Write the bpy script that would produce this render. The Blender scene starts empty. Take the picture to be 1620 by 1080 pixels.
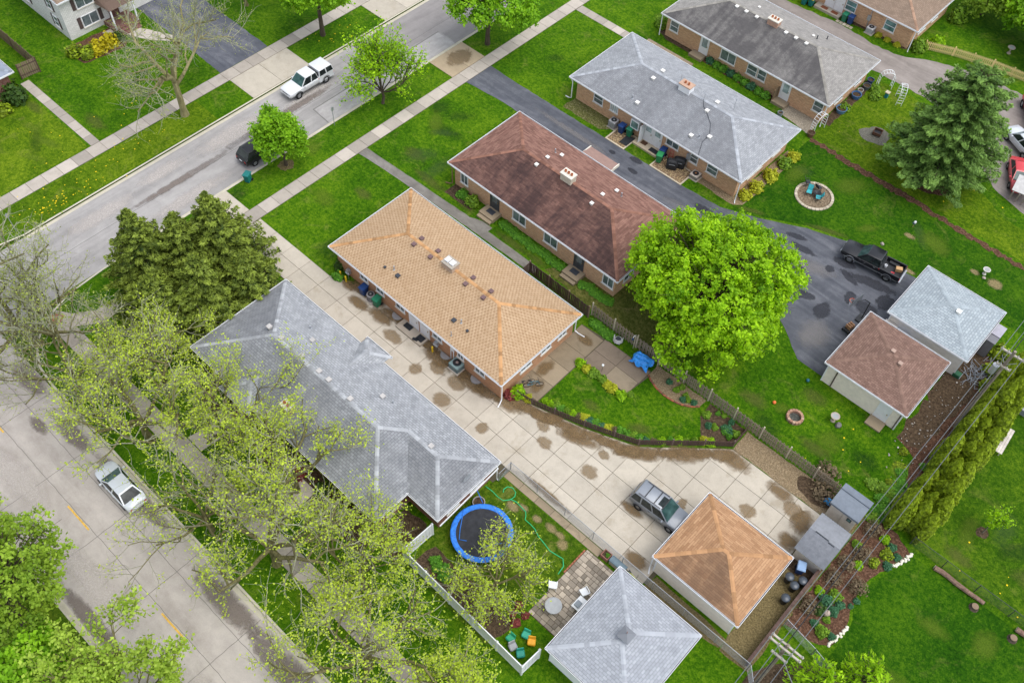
import bpy, bmesh, math, random
import numpy as np
from mathutils import Matrix, Vector

SC = bpy.context.scene
COL = SC.collection
R = math.radians
# ------------------------------------------------------------------ camera
cam_d = bpy.data.cameras.new('camera')
cam = bpy.data.objects.new('camera', cam_d)
COL.objects.link(cam)
# axes measured from the roof lines: camera 64 m up, looking 55 degrees down
cam.matrix_world = Matrix(((0.731730, -0.570380, 0.373145, 30.0), (0.680780, 0.584846, -0.441015, -35.0), (0.033314, 0.576734, 0.816253, 64.0), (0, 0, 0, 1)))
cam_d.sensor_width = 36.0
cam_d.lens = 33.25
cam_d.clip_start = 1.0
cam_d.clip_end = 2000.0
SC.camera = cam
# ------------------------------------------------------------------ sky and sun (bright overcast)
SUN_EL, SUN_AZ = 66.0, 20.0          # azimuth in degrees from +X towards +Y: where the light comes from
world = bpy.data.worlds.new('World')
SC.world = world
world.use_nodes = True
wn = world.node_tree.nodes
wl = world.node_tree.links
bg = wn['Background']
sky = wn.new('ShaderNodeTexSky')
sky.sky_type = 'NISHITA'
sky.sun_disc = False
sky.sun_elevation = R(SUN_EL)
sky.sun_rotation = R(90.0 - SUN_AZ)
sky.air_density = 1.0
sky.dust_density = 1.5
sky.ozone_density = 1.0
hs = wn.new('ShaderNodeHueSaturation')
hs.inputs['Saturation'].default_value = 0.38
wl.new(sky.outputs['Color'], hs.inputs['Color'])
wl.new(hs.outputs['Color'], bg.inputs['Color'])
bg.inputs['Strength'].default_value = 0.15
sun_d = bpy.data.lights.new('sun', 'SUN')
sun_d.energy = 1.1
sun_d.angle = R(50.0)
sun_d.color = (1.0, 0.97, 0.92)
sun = bpy.data.objects.new('sun', sun_d)
COL.objects.link(sun)
sd = Vector((math.cos(R(SUN_EL)) * math.cos(R(SUN_AZ)), math.cos(R(SUN_EL)) * math.sin(R(SUN_AZ)), math.sin(R(SUN_EL))))
sun.rotation_euler = sd.to_track_quat('Z', 'Y').to_euler()
sun.location = (0, 0, 80)
SC.view_settings.view_transform = 'Standard'
SC.view_settings.look = 'None'
SC.view_settings.gamma = 1.0
SC.view_settings.exposure = 1.0
SC.view_settings.use_curve_mapping = False
SC.render.engine = 'CYCLES'
SC.cycles.max_bounces = 6
SC.cycles.transparent_max_bounces = 12

# ------------------------------------------------------------------ object helpers
def tag(o, label=None, cat=None, group=None, kind=None):
    if label: o['label'] = label
    if cat: o['category'] = cat
    if group: o['group'] = group
    if kind: o['kind'] = kind
    return o

def thing(name, label, cat, loc=(0, 0, 0), rz=0.0, group=None):
    o = bpy.data.objects.new(name, None)
    o.empty_display_size = 0.2
    COL.objects.link(o)
    o.location = loc
    o.rotation_euler = (0, 0, rz)
    return tag(o, label, cat, group)

def kids(o):
    return [c for c in COL.objects if c.parent is o]

CHILD = {}
def dup(root, loc, rz=0.0, label=None, group=None, scale=None):
    """copy of a thing with copies of its parts and sub-parts (shared meshes)"""
    def cp(o, parent):
        c = o.copy()
        COL.objects.link(c)
        c.parent = parent
        if parent is not None:
            CHILD.setdefault(parent.name, []).append(c)
        for ch in CHILD.get(o.name, []):
            cp(ch, c)
        return c
    r = cp(root, None)
    r.location = loc
    r.rotation_euler = (0, 0, rz)
    if scale is not None:
        r.scale = scale if hasattr(scale, '__len__') else (scale,) * 3
    if label: r['label'] = label
    if group: r['group'] = group
    return r

def link(name, me, parent=None, loc=(0, 0, 0), rz=0.0):
    o = bpy.data.objects.new(name, me)
    COL.objects.link(o)
    o.location = loc
    o.rotation_euler = (0, 0, rz)
    if parent is not None:
        o.parent = parent
        CHILD.setdefault(parent.name, []).append(o)
    return o

class MB:
    """collects simple shapes and links them as ONE mesh object"""
    def __init__(s, origin=(0, 0, 0)):
        s.v = []; s.f = []; s.uv = {}; s.o = origin; s.damp = []; s.tint = {}
    def vert(s, *ps):
        k = len(s.v)
        s.v += [(p[0] - s.o[0], p[1] - s.o[1], p[2] - s.o[2]) for p in ps]
        return k
    def face(s, pts, uv=None):
        k = s.vert(*pts)
        if uv: s.uv[len(s.f)] = uv
        s.f.append(tuple(range(k, k + len(pts))))
        return s
    def box(s, x0, x1, y0, y1, z0, z1):
        k = s.vert((x0, y0, z0), (x1, y0, z0), (x1, y1, z0), (x0, y1, z0), (x0, y0, z1), (x1, y0, z1), (x1, y1, z1), (x0, y1, z1))
        s.f += [tuple(k + i for i in q) for q in ((3, 2, 1, 0), (4, 5, 6, 7), (0, 1, 5, 4), (1, 2, 6, 5), (2, 3, 7, 6), (3, 0, 4, 7))]
        return s
    def obox(s, c, size, rz=0.0, rx=0.0, ry=0.0):
        m = Matrix.Rotation(rz, 3, 'Z') @ Matrix.Rotation(ry, 3, 'Y') @ Matrix.Rotation(rx, 3, 'X')
        h = [q / 2 for q in size]
        ps = []
        for dz in (-1, 1):
            for dx, dy in ((-1, -1), (1, -1), (1, 1), (-1, 1)):
                p = m @ Vector((dx * h[0], dy * h[1], dz * h[2]))
                ps.append((c[0] + p.x, c[1] + p.y, c[2] + p.z))
        k = s.vert(*ps)
        s.f += [tuple(k + i for i in q) for q in ((3, 2, 1, 0), (4, 5, 6, 7), (0, 1, 5, 4), (1, 2, 6, 5), (2, 3, 7, 6), (3, 0, 4, 7))]
        return s
    def beam(s, p0, p1, w, h):
        a = Vector(p0); b = Vector(p1); d = (b - a).normalized()
        up = Vector((0, 0, 1)) if abs(d.z) < 0.95 else Vector((1, 0, 0))
        x = d.cross(up).normalized() * (w / 2); y = x.cross(d).normalized() * (h / 2)
        ps = [a - x - y, a + x - y, a + x + y, a - x + y, b - x - y, b + x - y, b + x + y, b - x + y]
        k = s.vert(*ps)
        s.f += [tuple(k + i for i in q) for q in ((0, 1, 2, 3), (7, 6, 5, 4), (4, 5, 1, 0), (5, 6, 2, 1), (6, 7, 3, 2), (7, 4, 0, 3))]
        return s
    def prism(s, poly, z0, z1):
        n = len(poly)
        k = s.vert(*[(p[0], p[1], z0) for p in poly], *[(p[0], p[1], z1) for p in poly])
        ar = sum(poly[i][0] * poly[(i + 1) % n][1] - poly[(i + 1) % n][0] * poly[i][1] for i in range(n))
        idx = list(range(n)) if ar > 0 else list(range(n))[::-1]
        s.f.append(tuple(k + n + i for i in idx))
        s.f.append(tuple(k + i for i in idx[::-1]))
        for a in range(n):
            i, j = idx[a], idx[(a + 1) % n]
            s.f.append((k + i, k + j, k + n + j, k + n + i))
        return s
    def cyl(s, p0, p1, r0, r1=None, n=8, caps=True):
        r1 = r0 if r1 is None else r1
        a = Vector(p0); b = Vector(p1); d = (b - a).normalized()
        up = Vector((0, 0, 1)) if abs(d.z) < 0.95 else Vector((1, 0, 0))
        x = d.cross(up).normalized(); y = d.cross(x).normalized()
        ps = []
        for c, r in ((a, r0), (b, r1)):
            for i in range(n):
                t = 2 * math.pi * i / n
                ps.append(c + x * (r * math.cos(t)) + y * (r * math.sin(t)))
        k = s.vert(*ps)
        for i in range(n):
            j = (i + 1) % n
            s.f.append((k + i, k + n + i, k + n + j, k + j))
        if caps:
            s.f.append(tuple(k + i for i in range(n)))
            s.f.append(tuple(k + n + i for i in range(n))[::-1])
        return s
    def tube(s, path, r, n=6, r1=None):
        r1 = r if r1 is None else r1
        P = [Vector(p) for p in path]; m = len(P)
        ref = Vector((0, 0, 1)); rows = []
        for i, p in enumerate(P):
            d = (P[min(i + 1, m - 1)] - P[max(i - 1, 0)]).normalized()
            u = ref if abs(d.dot(ref)) < 0.97 else Vector((1, 0, 0))
            x = d.cross(u).normalized(); y = x.cross(d).normalized()
            rr = r + (r1 - r) * i / max(1, m - 1)
            rows.append(s.vert(*[p + x * (rr * math.cos(2 * math.pi * a / n)) + y * (rr * math.sin(2 * math.pi * a / n)) for a in range(n)]))
        for i in range(m - 1):
            for a in range(n):
                b = (a + 1) % n
                s.f.append((rows[i] + a, rows[i] + b, rows[i + 1] + b, rows[i + 1] + a))
        s.f.append(tuple(rows[0] + a for a in range(n))[::-1]); s.f.append(tuple(rows[-1] + a for a in range(n)))
        return s
    def lathe(s, prof, c=(0, 0, 0), n=16, sx=1.0, sy=1.0):
        rows = []
        for r, z in prof:
            rows.append(s.vert(*[(c[0] + r * sx * math.cos(2 * math.pi * i / n), c[1] + r * sy * math.sin(2 * math.pi * i / n), c[2] + z) for i in range(n)]))
        for a in range(len(prof) - 1):
            for i in range(n):
                j = (i + 1) % n
                s.f.append((rows[a] + i, rows[a] + j, rows[a + 1] + j, rows[a + 1] + i))
        s.f.append(tuple(rows[0] + i for i in range(n))[::-1]); s.f.append(tuple(rows[-1] + i for i in range(n)))
        return s
    def loft(s, secs, cap=True):
        n = len(secs[0]); rows = [s.vert(*q) for q in secs]
        for a in range(len(secs) - 1):
            for i in range(n):
                j = (i + 1) % n
                s.f.append((rows[a] + i, rows[a] + j, rows[a + 1] + j, rows[a + 1] + i))
        if cap:
            s.f.append(tuple(rows[0] + i for i in range(n))[::-1]); s.f.append(tuple(rows[-1] + i for i in range(n)))
        return s
    def mesh(s, name, mat, smooth=False):
        me = bpy.data.meshes.new(name)
        me.from_pydata(s.v, [], s.f)
        if s.uv:
            ul = me.uv_layers.new(name='UVMap')
            for i, uvs in s.uv.items():
                p = me.polygons[i]
                for li, q in zip(p.loop_indices, uvs):
                    ul.data[li].uv = q
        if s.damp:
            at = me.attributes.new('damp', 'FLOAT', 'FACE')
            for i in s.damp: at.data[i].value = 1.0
        if s.tint:
            at = me.attributes.new('tint', 'FLOAT', 'FACE')
            for i, v in s.tint.items(): at.data[i].value = v
        if mat: me.materials.append(mat)
        if smooth:
            me.polygons.foreach_set('use_smooth', [True] * len(me.polygons))
        me.update()
        return me
    def build(s, name, mat, parent=None, smooth=False, loc=(0, 0, 0), rz=0.0, bevel=0.0, fix=False, soft=0):
        me = s.mesh(name, mat, smooth)
        if fix or bevel:
            bm = bmesh.new(); bm.from_mesh(me)
            bmesh.ops.remove_doubles(bm, verts=bm.verts, dist=1e-4)
            bmesh.ops.recalc_face_normals(bm, faces=bm.faces)
            if bevel:
                bmesh.ops.bevel(bm, geom=list(bm.edges), offset=bevel, segments=1, affect='EDGES', profile=0.5)
            bm.to_mesh(me); bm.free()
        if soft:
            me.polygons.foreach_set('use_smooth', [True] * len(me.polygons)); me.set_sharp_from_angle(angle=R(soft))
        return link(name, me, parent, loc, rz)

def struct(name, mb, mat, parent=None):
    o = mb.build(name, mat, parent)
    if parent is None: o['kind'] = 'structure'
    return o

# ------------------------------------------------------------------ material helpers
MATS = {}
class NT:
    def __init__(s, name, rough=0.8, spec=0.3):
        s.m = bpy.data.materials.new(name); s.m.use_nodes = True
        s.t = s.m.node_tree; s.n = s.t.nodes; s.l = s.t.links
        s.b = s.n['Principled BSDF']; s.out = s.n['Material Output']
        s.b.inputs['Roughness'].default_value = rough
        s.b.inputs['Specular IOR Level'].default_value = spec
    def new(s, t, **kw):
        q = s.n.new(t)
        for k, v in kw.items(): setattr(q, k, v)
        return q
    def set(s, inp, v):
        if hasattr(v, 'links') or isinstance(v, bpy.types.NodeSocket): s.l.new(v, inp)
        elif isinstance(v, (tuple, list)) and len(v) == 3 and inp.type == 'RGBA': inp.default_value = (*v, 1)
        else: inp.default_value = v
    def pos(s): return s.new('ShaderNodeNewGeometry').outputs['Position']
    def obj(s): return s.new('ShaderNodeTexCoord').outputs['Object']
    def uv(s): return s.new('ShaderNodeTexCoord').outputs['UV']
    def rnd(s): return s.new('ShaderNodeObjectInfo').outputs['Random']
    def attr(s, a): return s.new('ShaderNodeAttribute', attribute_name=a).outputs['Fac']
    def mapv(s, v, scale=(1, 1, 1), rot=(0, 0, 0), loc=(0, 0, 0)):
        q = s.new('ShaderNodeMapping'); s.l.new(v, q.inputs['Vector'])
        q.inputs['Scale'].default_value = scale; q.inputs['Rotation'].default_value = rot; q.inputs['Location'].default_value = loc
        return q.outputs['Vector']
    def noise(s, v, scale, detail=3, rough=0.55, dist=0.0):
        q = s.new('ShaderNodeTexNoise'); s.l.new(v, q.inputs['Vector'])
        q.inputs['Scale'].default_value = scale; q.inputs['Detail'].default_value = detail; q.inputs['Roughness'].default_value = rough
        q.inputs['Distortion'].default_value = dist
        return q.outputs['Fac']
    def vor(s, v, scale, feature='F1', out='Distance'):
        q = s.new('ShaderNodeTexVoronoi', feature=feature); s.l.new(v, q.inputs['Vector']); q.inputs['Scale'].default_value = scale
        return q.outputs[out]
    def ramp(s, fac, stops, interp='LINEAR'):
        q = s.new('ShaderNodeValToRGB'); s.l.new(fac, q.inputs['Fac']); e = q.color_ramp; e.interpolation = interp
        while len(e.elements) < len(stops): e.elements.new(0.5)
        for el, (p, c) in zip(e.elements, stops):
            el.position = p; el.color = (*c, 1) if hasattr(c, '__len__') else (c, c, c, 1)
        return q.outputs['Color']
    def mix(s, fac, a, b, mode='MIX'):
        q = s.new('ShaderNodeMix', data_type='RGBA', blend_type=mode)
        s.set(q.inputs[0], fac); s.set(q.inputs[6], a); s.set(q.inputs[7], b)
        return q.outputs[2]
    def math(s, op, a, b=0.0, clamp=False):
        q = s.new('ShaderNodeMath', operation=op, use_clamp=clamp); s.set(q.inputs[0], a); s.set(q.inputs[1], b)
        return q.outputs[0]
    def bump(s, h, strength=0.3, dist=0.05):
        q = s.new('ShaderNodeBump'); q.inputs['Strength'].default_value = strength; q.inputs['Distance'].default_value = dist
        s.l.new(h, q.inputs['Height']); s.l.new(q.outputs['Normal'], s.b.inputs['Normal'])
    def col(s, c): s.set(s.b.inputs['Base Color'], c); return s
    def done(s): return s.m

def plain(name, c, rough=0.6, spec=0.35, metal=0.0, var=0.12, scale=3.0):
    """painted / plastic / metal surface with slight mottling and wear"""
    if name in MATS: return MATS[name]
    n = NT(name, rough, spec)
    f = n.noise(n.obj(), scale, 4, 0.6)
    d = tuple(q * (1 - var) for q in c); l = tuple(min(1, q * (1 + var)) for q in c)
    n.col(n.ramp(f, [(0.3, d), (0.7, l)]))
    n.b.inputs['Metallic'].default_value = metal
    MATS[name] = n.done(); return MATS[name]

def grass_mat(name, dark, mid, light, dry=(0.24, 0.22, 0.06), dryness=0.5, seed=0.0):
    n = NT(name, 0.95, 0.06)
    p = n.mapv(n.pos(), loc=(seed * 13.7, seed * 7.1, 0))
    big = n.noise(p, 0.13, 3, 0.6, 0.8)
    medium = n.noise(p, 0.9, 5, 0.7, 0.6)
    streak = n.noise(n.mapv(p, scale=(3.2, 0.9, 1), rot=(0, 0, 0.5 + seed)), 1.0, 4, 0.7)
    fine = n.noise(p, 3.4, 4, 0.75)
    vfine = n.noise(p, 11.0, 3, 0.85)
    f = n.math('ADD', n.math('MULTIPLY', big, 0.55), n.math('MULTIPLY', medium, 0.5))
    f = n.math('ADD', f, n.math('MULTIPLY', streak, 0.12))
    f = n.math('ADD', f, n.math('MULTIPLY', n.math('SUBTRACT', fine, 0.5), 1.0))
    f = n.math('ADD', f, n.math('MULTIPLY', n.math('SUBTRACT', vfine, 0.5), 0.85))
    c = n.ramp(f, [(0.26, dark), (0.54, mid), (0.82, light)])
    dm = n.ramp(n.noise(p, 0.4, 6, 0.75, 0.9), [(0.55, 0.0), (0.72, 1.0)])
    dm = n.math('MULTIPLY', dm, n.math('MULTIPLY', fine, dryness * 1.5), True)
    n.col(n.mix(dm, c, dry))
    n.bump(n.math('ADD', fine, vfine), 0.7, 0.08)
    return n.done()

def concrete_mat(name, c, stain=(0.2, 0.16, 0.11), amt=0.4, seed=0.0, var=0.16):
    n = NT(name, 0.88, 0.25)
    p = n.mapv(n.pos(), loc=(seed * 5.3, seed * 3.1, 0))
    a = n.noise(p, 1.1, 6, 0.65, 0.3); b = n.noise(p, 14.0, 4, 0.7)
    base = n.ramp(a, [(0.28, tuple(q * 0.8 for q in c)), (0.55, c), (0.8, tuple(min(1, q * 1.1) for q in c))])
    base = n.mix(0.35, base, n.ramp(b, [(0.3, tuple(q * 0.75 for q in c)), (0.7, tuple(min(1, q * 1.15) for q in c))]))
    r = n.ramp(n.rnd(), [(0.0, 1 - var), (1.0, 1 + var * 0.3)])
    base = n.mix(1.0, base, r, 'MULTIPLY')
    sm = n.ramp(n.noise(p, 0.5, 5, 0.7, 0.5), [(0.56, 0.0), (0.75, 1.0)])
    n.col(n.mix(n.math('MULTIPLY', sm, amt), base, stain))
    n.bump(b, 0.15, 0.01)
    return n.done()

def asphalt_mat(name, dark, mid, light, streak=(0.15, 1.2, 1), seed=0.0):
    n = NT(name, 0.85, 0.25)
    p = n.mapv(n.pos(), loc=(seed * 3.3, seed * 9.1, 0))
    st = n.noise(n.mapv(p, scale=streak), 1.0, 5, 0.65, 0.5)
    md = n.noise(p, 0.8, 6, 0.7, 0.4)
    fi = n.noise(p, 25.0, 3, 0.8)
    f = n.math('ADD', n.math('MULTIPLY', st, 0.6), n.math('MULTIPLY', md, 0.4))
    f = n.math('ADD', f, n.math('MULTIPLY', n.math('SUBTRACT', fi, 0.5), 0.35))
    n.col(n.ramp(f, [(0.3, dark), (0.5, mid), (0.7, light)]))
    n.bump(fi, 0.2, 0.01)
    return n.done()

def soil_mat(name, a, b, c, scale=5.0):
    n = NT(name, 0.95, 0.1)
    p = n.pos()
    v = n.vor(p, scale * 2.2, out='Color'); f = n.noise(p, scale, 5, 0.75)
    cc = n.ramp(f, [(0.3, a), (0.52, b), (0.74, c)])
    sep = n.new('ShaderNodeSeparateColor'); n.l.new(v, sep.inputs[0])
    k = n.ramp(sep.outputs[0], [(0.0, 0.55), (1.0, 1.3)])
    n.col(n.mix(0.8, cc, n.mix(1.0, cc, k, 'MULTIPLY')))
    n.bump(n.math('ADD', f, sep.outputs[0]), 0.8, 0.06)
    return n.done()

def shingle_mat(name, c1, c2, slot, w=0.30, h=0.14, streak=0.25, mottle=0.3, streak_c=(0.1, 0.1, 0.1), bump=0.35, slot_w=0.012, wear=None, algae=None, dash=None):
    n = NT(name, 0.92, 0.18)
    uv = n.uv()
    q = n.new('ShaderNodeTexBrick', offset=0.5, squash=1.0)
    n.l.new(uv, q.inputs['Vector'])
    q.inputs['Color1'].default_value = (*c1, 1); q.inputs['Color2'].default_value = (*c2, 1); q.inputs['Mortar'].default_value = (*slot, 1)
    q.inputs['Scale'].default_value = 1.0; q.inputs['Mortar Size'].default_value = slot_w; q.inputs['Mortar Smooth'].default_value = 0.3
    q.inputs['Bias'].default_value = -0.1; q.inputs['Brick Width'].default_value = w; q.inputs['Row Height'].default_value = h
    base = q.outputs['Color']
    if dash:                                    # staggered darker tabs in every course
        dw, dh, duty, dc, da = dash
        sp = n.new('ShaderNodeSeparateXYZ'); n.l.new(uv, sp.inputs[0])
        row = n.math('FLOOR', n.math('DIVIDE', sp.outputs[1], dh))
        fu = n.math('FRACT', n.math('ADD', n.math('DIVIDE', sp.outputs[0], dw), n.math('MULTIPLY', row, 0.5)))
        fv = n.math('FRACT', n.math('DIVIDE', sp.outputs[1], dh))
        dm = n.math('MULTIPLY', n.math('LESS_THAN', fu, duty), n.math('LESS_THAN', fv, 0.75))
        dn = n.ramp(n.noise(uv, 3.0, 2, 0.6), [(0.25, 0.55), (0.6, 1.0)])
        base = n.mix(n.math('MULTIPLY', n.math('MULTIPLY', dm, dn), da), base, dc)
    m = n.noise(uv, 1.3, 5, 0.7)
    base = n.mix(mottle, base, n.mix(1.0, base, n.ramp(m, [(0.25, 0.45), (0.75, 1.5)]), 'MULTIPLY'))
    st = n.noise(n.mapv(uv, scale=(1.1, 0.12, 1)), 1.0, 5, 0.7)
    base = n.mix(n.math('MULTIPLY', n.ramp(st, [(0.5, 0.0), (0.75, 1.0)]), streak), base, streak_c)
    if wear:
        wf = n.noise(uv, 0.35, 4, 0.65, 0.6)
        base = n.mix(n.math('MULTIPLY', n.ramp(wf, [(0.5, 0.0), (0.68, 1.0)]), wear[1]), base, wear[0])
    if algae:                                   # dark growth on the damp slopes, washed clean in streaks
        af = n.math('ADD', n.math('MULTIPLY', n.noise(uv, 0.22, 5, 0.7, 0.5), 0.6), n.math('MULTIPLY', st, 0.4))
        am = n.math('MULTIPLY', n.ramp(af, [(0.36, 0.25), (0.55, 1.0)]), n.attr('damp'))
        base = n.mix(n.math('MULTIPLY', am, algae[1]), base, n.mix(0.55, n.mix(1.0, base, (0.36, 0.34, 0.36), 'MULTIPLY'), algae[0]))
    n.col(base)
    n.bump(q.outputs['Fac'], bump, 0.02)
    n.b.inputs['Normal'].links[0].from_node.invert = True
    return n.done()

def brick_mat(name, c1, c2, mortar):
    n = NT(name, 0.9, 0.2)
    uv = n.uv()
    q = n.new('ShaderNodeTexBrick', offset=0.5)
    n.l.new(uv, q.inputs['Vector'])
    q.inputs['Color1'].default_value = (*c1, 1); q.inputs['Color2'].default_value = (*c2, 1); q.inputs['Mortar'].default_value = (*mortar, 1)
    q.inputs['Scale'].default_value = 1.0; q.inputs['Mortar Size'].default_value = 0.008; q.inputs['Brick Width'].default_value = 0.21; q.inputs['Row Height'].default_value = 0.075
    m = n.noise(n.mapv(uv, scale=(2.2, 9.0, 1)), 1.0, 4, 0.7)
    b = n.mix(0.6, q.outputs['Color'], n.mix(1.0, q.outputs['Color'], n.ramp(m, [(0.3, 0.6), (0.7, 1.35)]), 'MULTIPLY'))
    n.col(b)
    n.bump(q.outputs['Fac'], 0.4, 0.01); n.b.inputs['Normal'].links[0].from_node.invert = True
    return n.done()

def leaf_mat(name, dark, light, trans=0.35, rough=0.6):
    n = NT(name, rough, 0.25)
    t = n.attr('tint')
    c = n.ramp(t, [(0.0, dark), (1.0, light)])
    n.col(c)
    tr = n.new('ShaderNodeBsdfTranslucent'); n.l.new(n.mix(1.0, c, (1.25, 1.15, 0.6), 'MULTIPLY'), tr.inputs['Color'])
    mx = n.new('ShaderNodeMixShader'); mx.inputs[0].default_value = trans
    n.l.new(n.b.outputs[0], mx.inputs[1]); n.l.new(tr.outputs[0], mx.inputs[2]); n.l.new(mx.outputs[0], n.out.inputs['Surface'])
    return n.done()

def bark_mat(name, a, b):
    n = NT(name, 0.95, 0.1)
    p = n.pos()
    f = n.noise(n.mapv(p, scale=(6, 6, 1.5)), 1.0, 5, 0.7)
    n.col(n.ramp(f, [(0.3, a), (0.7, b)]))
    n.bump(f, 0.5, 0.03)
    return n.done()

def glass_mat(name, c=(0.03, 0.045, 0.05), rough=0.08):
    n = NT(name, rough, 0.6)
    f = n.noise(n.pos(), 1.5, 3)
    n.col(n.ramp(f, [(0.35, c), (0.7, tuple(min(1, q * 2.2 + 0.02) for q in c))]))
    return n.done()

def stain_mat(name, c, soft=0.12, alpha=0.85, grain=0.25):
    """a soft-edged stain: transparent outside a noisy round outline (object space of the sheet)"""
    n = NT(name, 0.85, 0.25)
    o = n.obj()
    g = n.new('ShaderNodeVectorMath', operation='LENGTH'); n.l.new(o, g.inputs[0])
    nz = n.noise(n.pos(), 1.3, 7, 0.72, 0.8)
    d = n.math('ADD', g.outputs['Value'], n.math('MULTIPLY', n.math('SUBTRACT', nz, 0.5), 1.25))
    a = n.ramp(d, [(max(0.0, 0.78 - soft), 1.0), (min(1, 0.78 + soft), 0.0)])
    a = n.math('MULTIPLY', a, n.ramp(n.math('DIVIDE', g.outputs['Value'], 1.3), [(0.70, 1.0), (0.95, 0.0)]))
    fi = n.noise(n.pos(), 9.0, 4, 0.7)
    a = n.math('MULTIPLY', n.math('MULTIPLY', a, alpha), n.math('ADD', 1.0 - grain, n.math('MULTIPLY', fi, grain * 1.6)), True)
    n.col(n.ramp(fi, [(0.3, tuple(q * 0.8 for q in c)), (0.7, tuple(q * 1.15 for q in c))]))
    n.set(n.b.inputs['Alpha'], a)
    return n.done()

def M(key, fn, *a, **k):
    if key not in MATS: MATS[key] = fn(key, *a, **k)
    return MATS[key]
# ================================================================== SETTING
rng = random.Random(7)
GR = dict(
    a=grass_mat('grass_front', (0.010, 0.042, 0.001), (0.034, 0.105, 0.002), (0.115, 0.21, 0.007), dryness=0.45, seed=1),
    b=grass_mat('grass_bright', (0.020, 0.050, 0.002), (0.056, 0.118, 0.003), (0.165, 0.235, 0.011), dryness=0.5, seed=2),
    c=grass_mat('grass_yard', (0.013, 0.036, 0.002), (0.042, 0.092, 0.004), (0.125, 0.18, 0.013), dryness=0.9, seed=3),
    d=grass_mat('grass_deep', (0.005, 0.030, 0.001), (0.018, 0.072, 0.002), (0.065, 0.145, 0.005), dryness=0.3, seed=4),
    e=grass_mat('grass_worn', (0.028, 0.040, 0.007), (0.070, 0.085, 0.015), (0.17, 0.165, 0.045), dry=(0.26, 0.20, 0.09), dryness=1.0, seed=5),
)
C_DRIVE = M('driveway_concrete', concrete_mat, (0.47, 0.42, 0.345), (0.24, 0.19, 0.12), 0.5, 0.0, 0.10)
C_WALK = M('sidewalk_concrete', concrete_mat, (0.44, 0.39, 0.335), (0.24, 0.21, 0.18), 0.55, 2.0, 0.3)
C_OLD = M('old_concrete', concrete_mat, (0.31, 0.245, 0.165), (0.10, 0.085, 0.055), 0.8, 3.0, 0.25)
C_WET = M('damp_concrete', concrete_mat, (0.20, 0.155, 0.115), (0.10, 0.08, 0.06), 0.7, 4.0, 0.2)
C_KERB = M('kerb_concrete', concrete_mat, (0.52, 0.48, 0.38), (0.26, 0.22, 0.15), 0.6, 5.0, 0.1)
C_JOINT = M('joint_dirt', concrete_mat, (0.095, 0.08, 0.05), (0.05, 0.065, 0.02), 0.6, 6.0, 0.0)
A_STREET = M('street_asphalt', asphalt_mat, (0.21, 0.20, 0.195), (0.30, 0.285, 0.275), (0.40, 0.38, 0.365), (0.9, 0.07, 1))
A_STREET2 = M('cross_street_concrete', asphalt_mat, (0.28, 0.245, 0.22), (0.40, 0.36, 0.328), (0.52, 0.47, 0.43), (0.12, 0.5, 1), 1.0)
A_DRIVE = M('driveway_asphalt', asphalt_mat, (0.042, 0.046, 0.058), (0.085, 0.090, 0.106), (0.165, 0.168, 0.185), (0.12, 1.1, 1), 2.0)
A_NEW = M('sealed_asphalt', asphalt_mat, (0.055, 0.06, 0.075), (0.095, 0.10, 0.12), (0.20, 0.20, 0.22), (0.25, 1.0, 1), 3.0)
A_OLD = M('worn_asphalt', asphalt_mat, (0.15, 0.13, 0.115), (0.235, 0.205, 0.185), (0.33, 0.29, 0.265), (0.12, 0.8, 1), 4.0)
A_WALK = M('path_asphalt', asphalt_mat, (0.10, 0.092, 0.08), (0.17, 0.158, 0.14), (0.26, 0.245, 0.22), (0.5, 1.0, 1), 5.0)
S_MULCH = M('red_mulch', soil_mat, (0.045, 0.022, 0.013), (0.115, 0.060, 0.037), (0.24, 0.14, 0.095))
S_DARK = M('garden_soil', soil_mat, (0.035, 0.024, 0.015), (0.085, 0.058, 0.036), (0.16, 0.115, 0.075))
S_GRAVEL = M('tan_gravel', soil_mat, (0.14, 0.10, 0.055), (0.27, 0.20, 0.12), (0.44, 0.36, 0.25), 9.0)
S_LEAF = M('leaf_litter', soil_mat, (0.09, 0.07, 0.03), (0.18, 0.14, 0.065), (0.29, 0.24, 0.12), 8.0)

def jit(poly, step=0.7, amp=0.05, closed=True):
    out = []
    n = len(poly)
    for i in range(n):
        a = poly[i]; b = poly[(i + 1) % n]
        L = math.hypot(b[0] - a[0], b[1] - a[1])
        k = max(1, min(60, int(L / step)))
        for j in range(k):
            t = j / k
            out.append((a[0] + (b[0] - a[0]) * t + rng.uniform(-amp, amp), a[1] + (b[1] - a[1]) * t + rng.uniform(-amp, amp)))
    return out

def sheet(name, poly, z, mat, amp=0.04, step=0.6, parent=None, kind='structure'):
    mb = MB()
    q = jit(poly, step, amp) if amp else poly
    ar = sum(q[i][0] * q[(i + 1) % len(q)][1] - q[(i + 1) % len(q)][0] * q[i][1] for i in range(len(q)))
    if ar < 0: q = q[::-1]
    mb.face([(p[0], p[1], z) for p in q])
    o = mb.build(name, mat, parent)
    if parent is None and kind: o['kind'] = kind
    return o

def blob(cx, cy, rx, ry, n=22, amp=0.18, rot=0.0):
    ph = [rng.uniform(0, 6.3) for _ in range(4)]
    out = []
    for i in range(n):
        t = 2 * math.pi * i / n
        k = 1 + amp * (0.5 * math.sin(2 * t + ph[0]) + 0.35 * math.sin(3 * t + ph[1]) + 0.3 * math.sin(5 * t + ph[2])) + rng.uniform(-amp, amp) * 0.25
        x, y = rx * k * math.cos(t), ry * k * math.sin(t)
        out.append((cx + x * math.cos(rot) - y * math.sin(rot), cy + x * math.sin(rot) + y * math.cos(rot)))
    return out

ground = struct('ground', MB().box(-420, 420, -420, 420, -0.45, -0.15), GR['c'])
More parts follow.
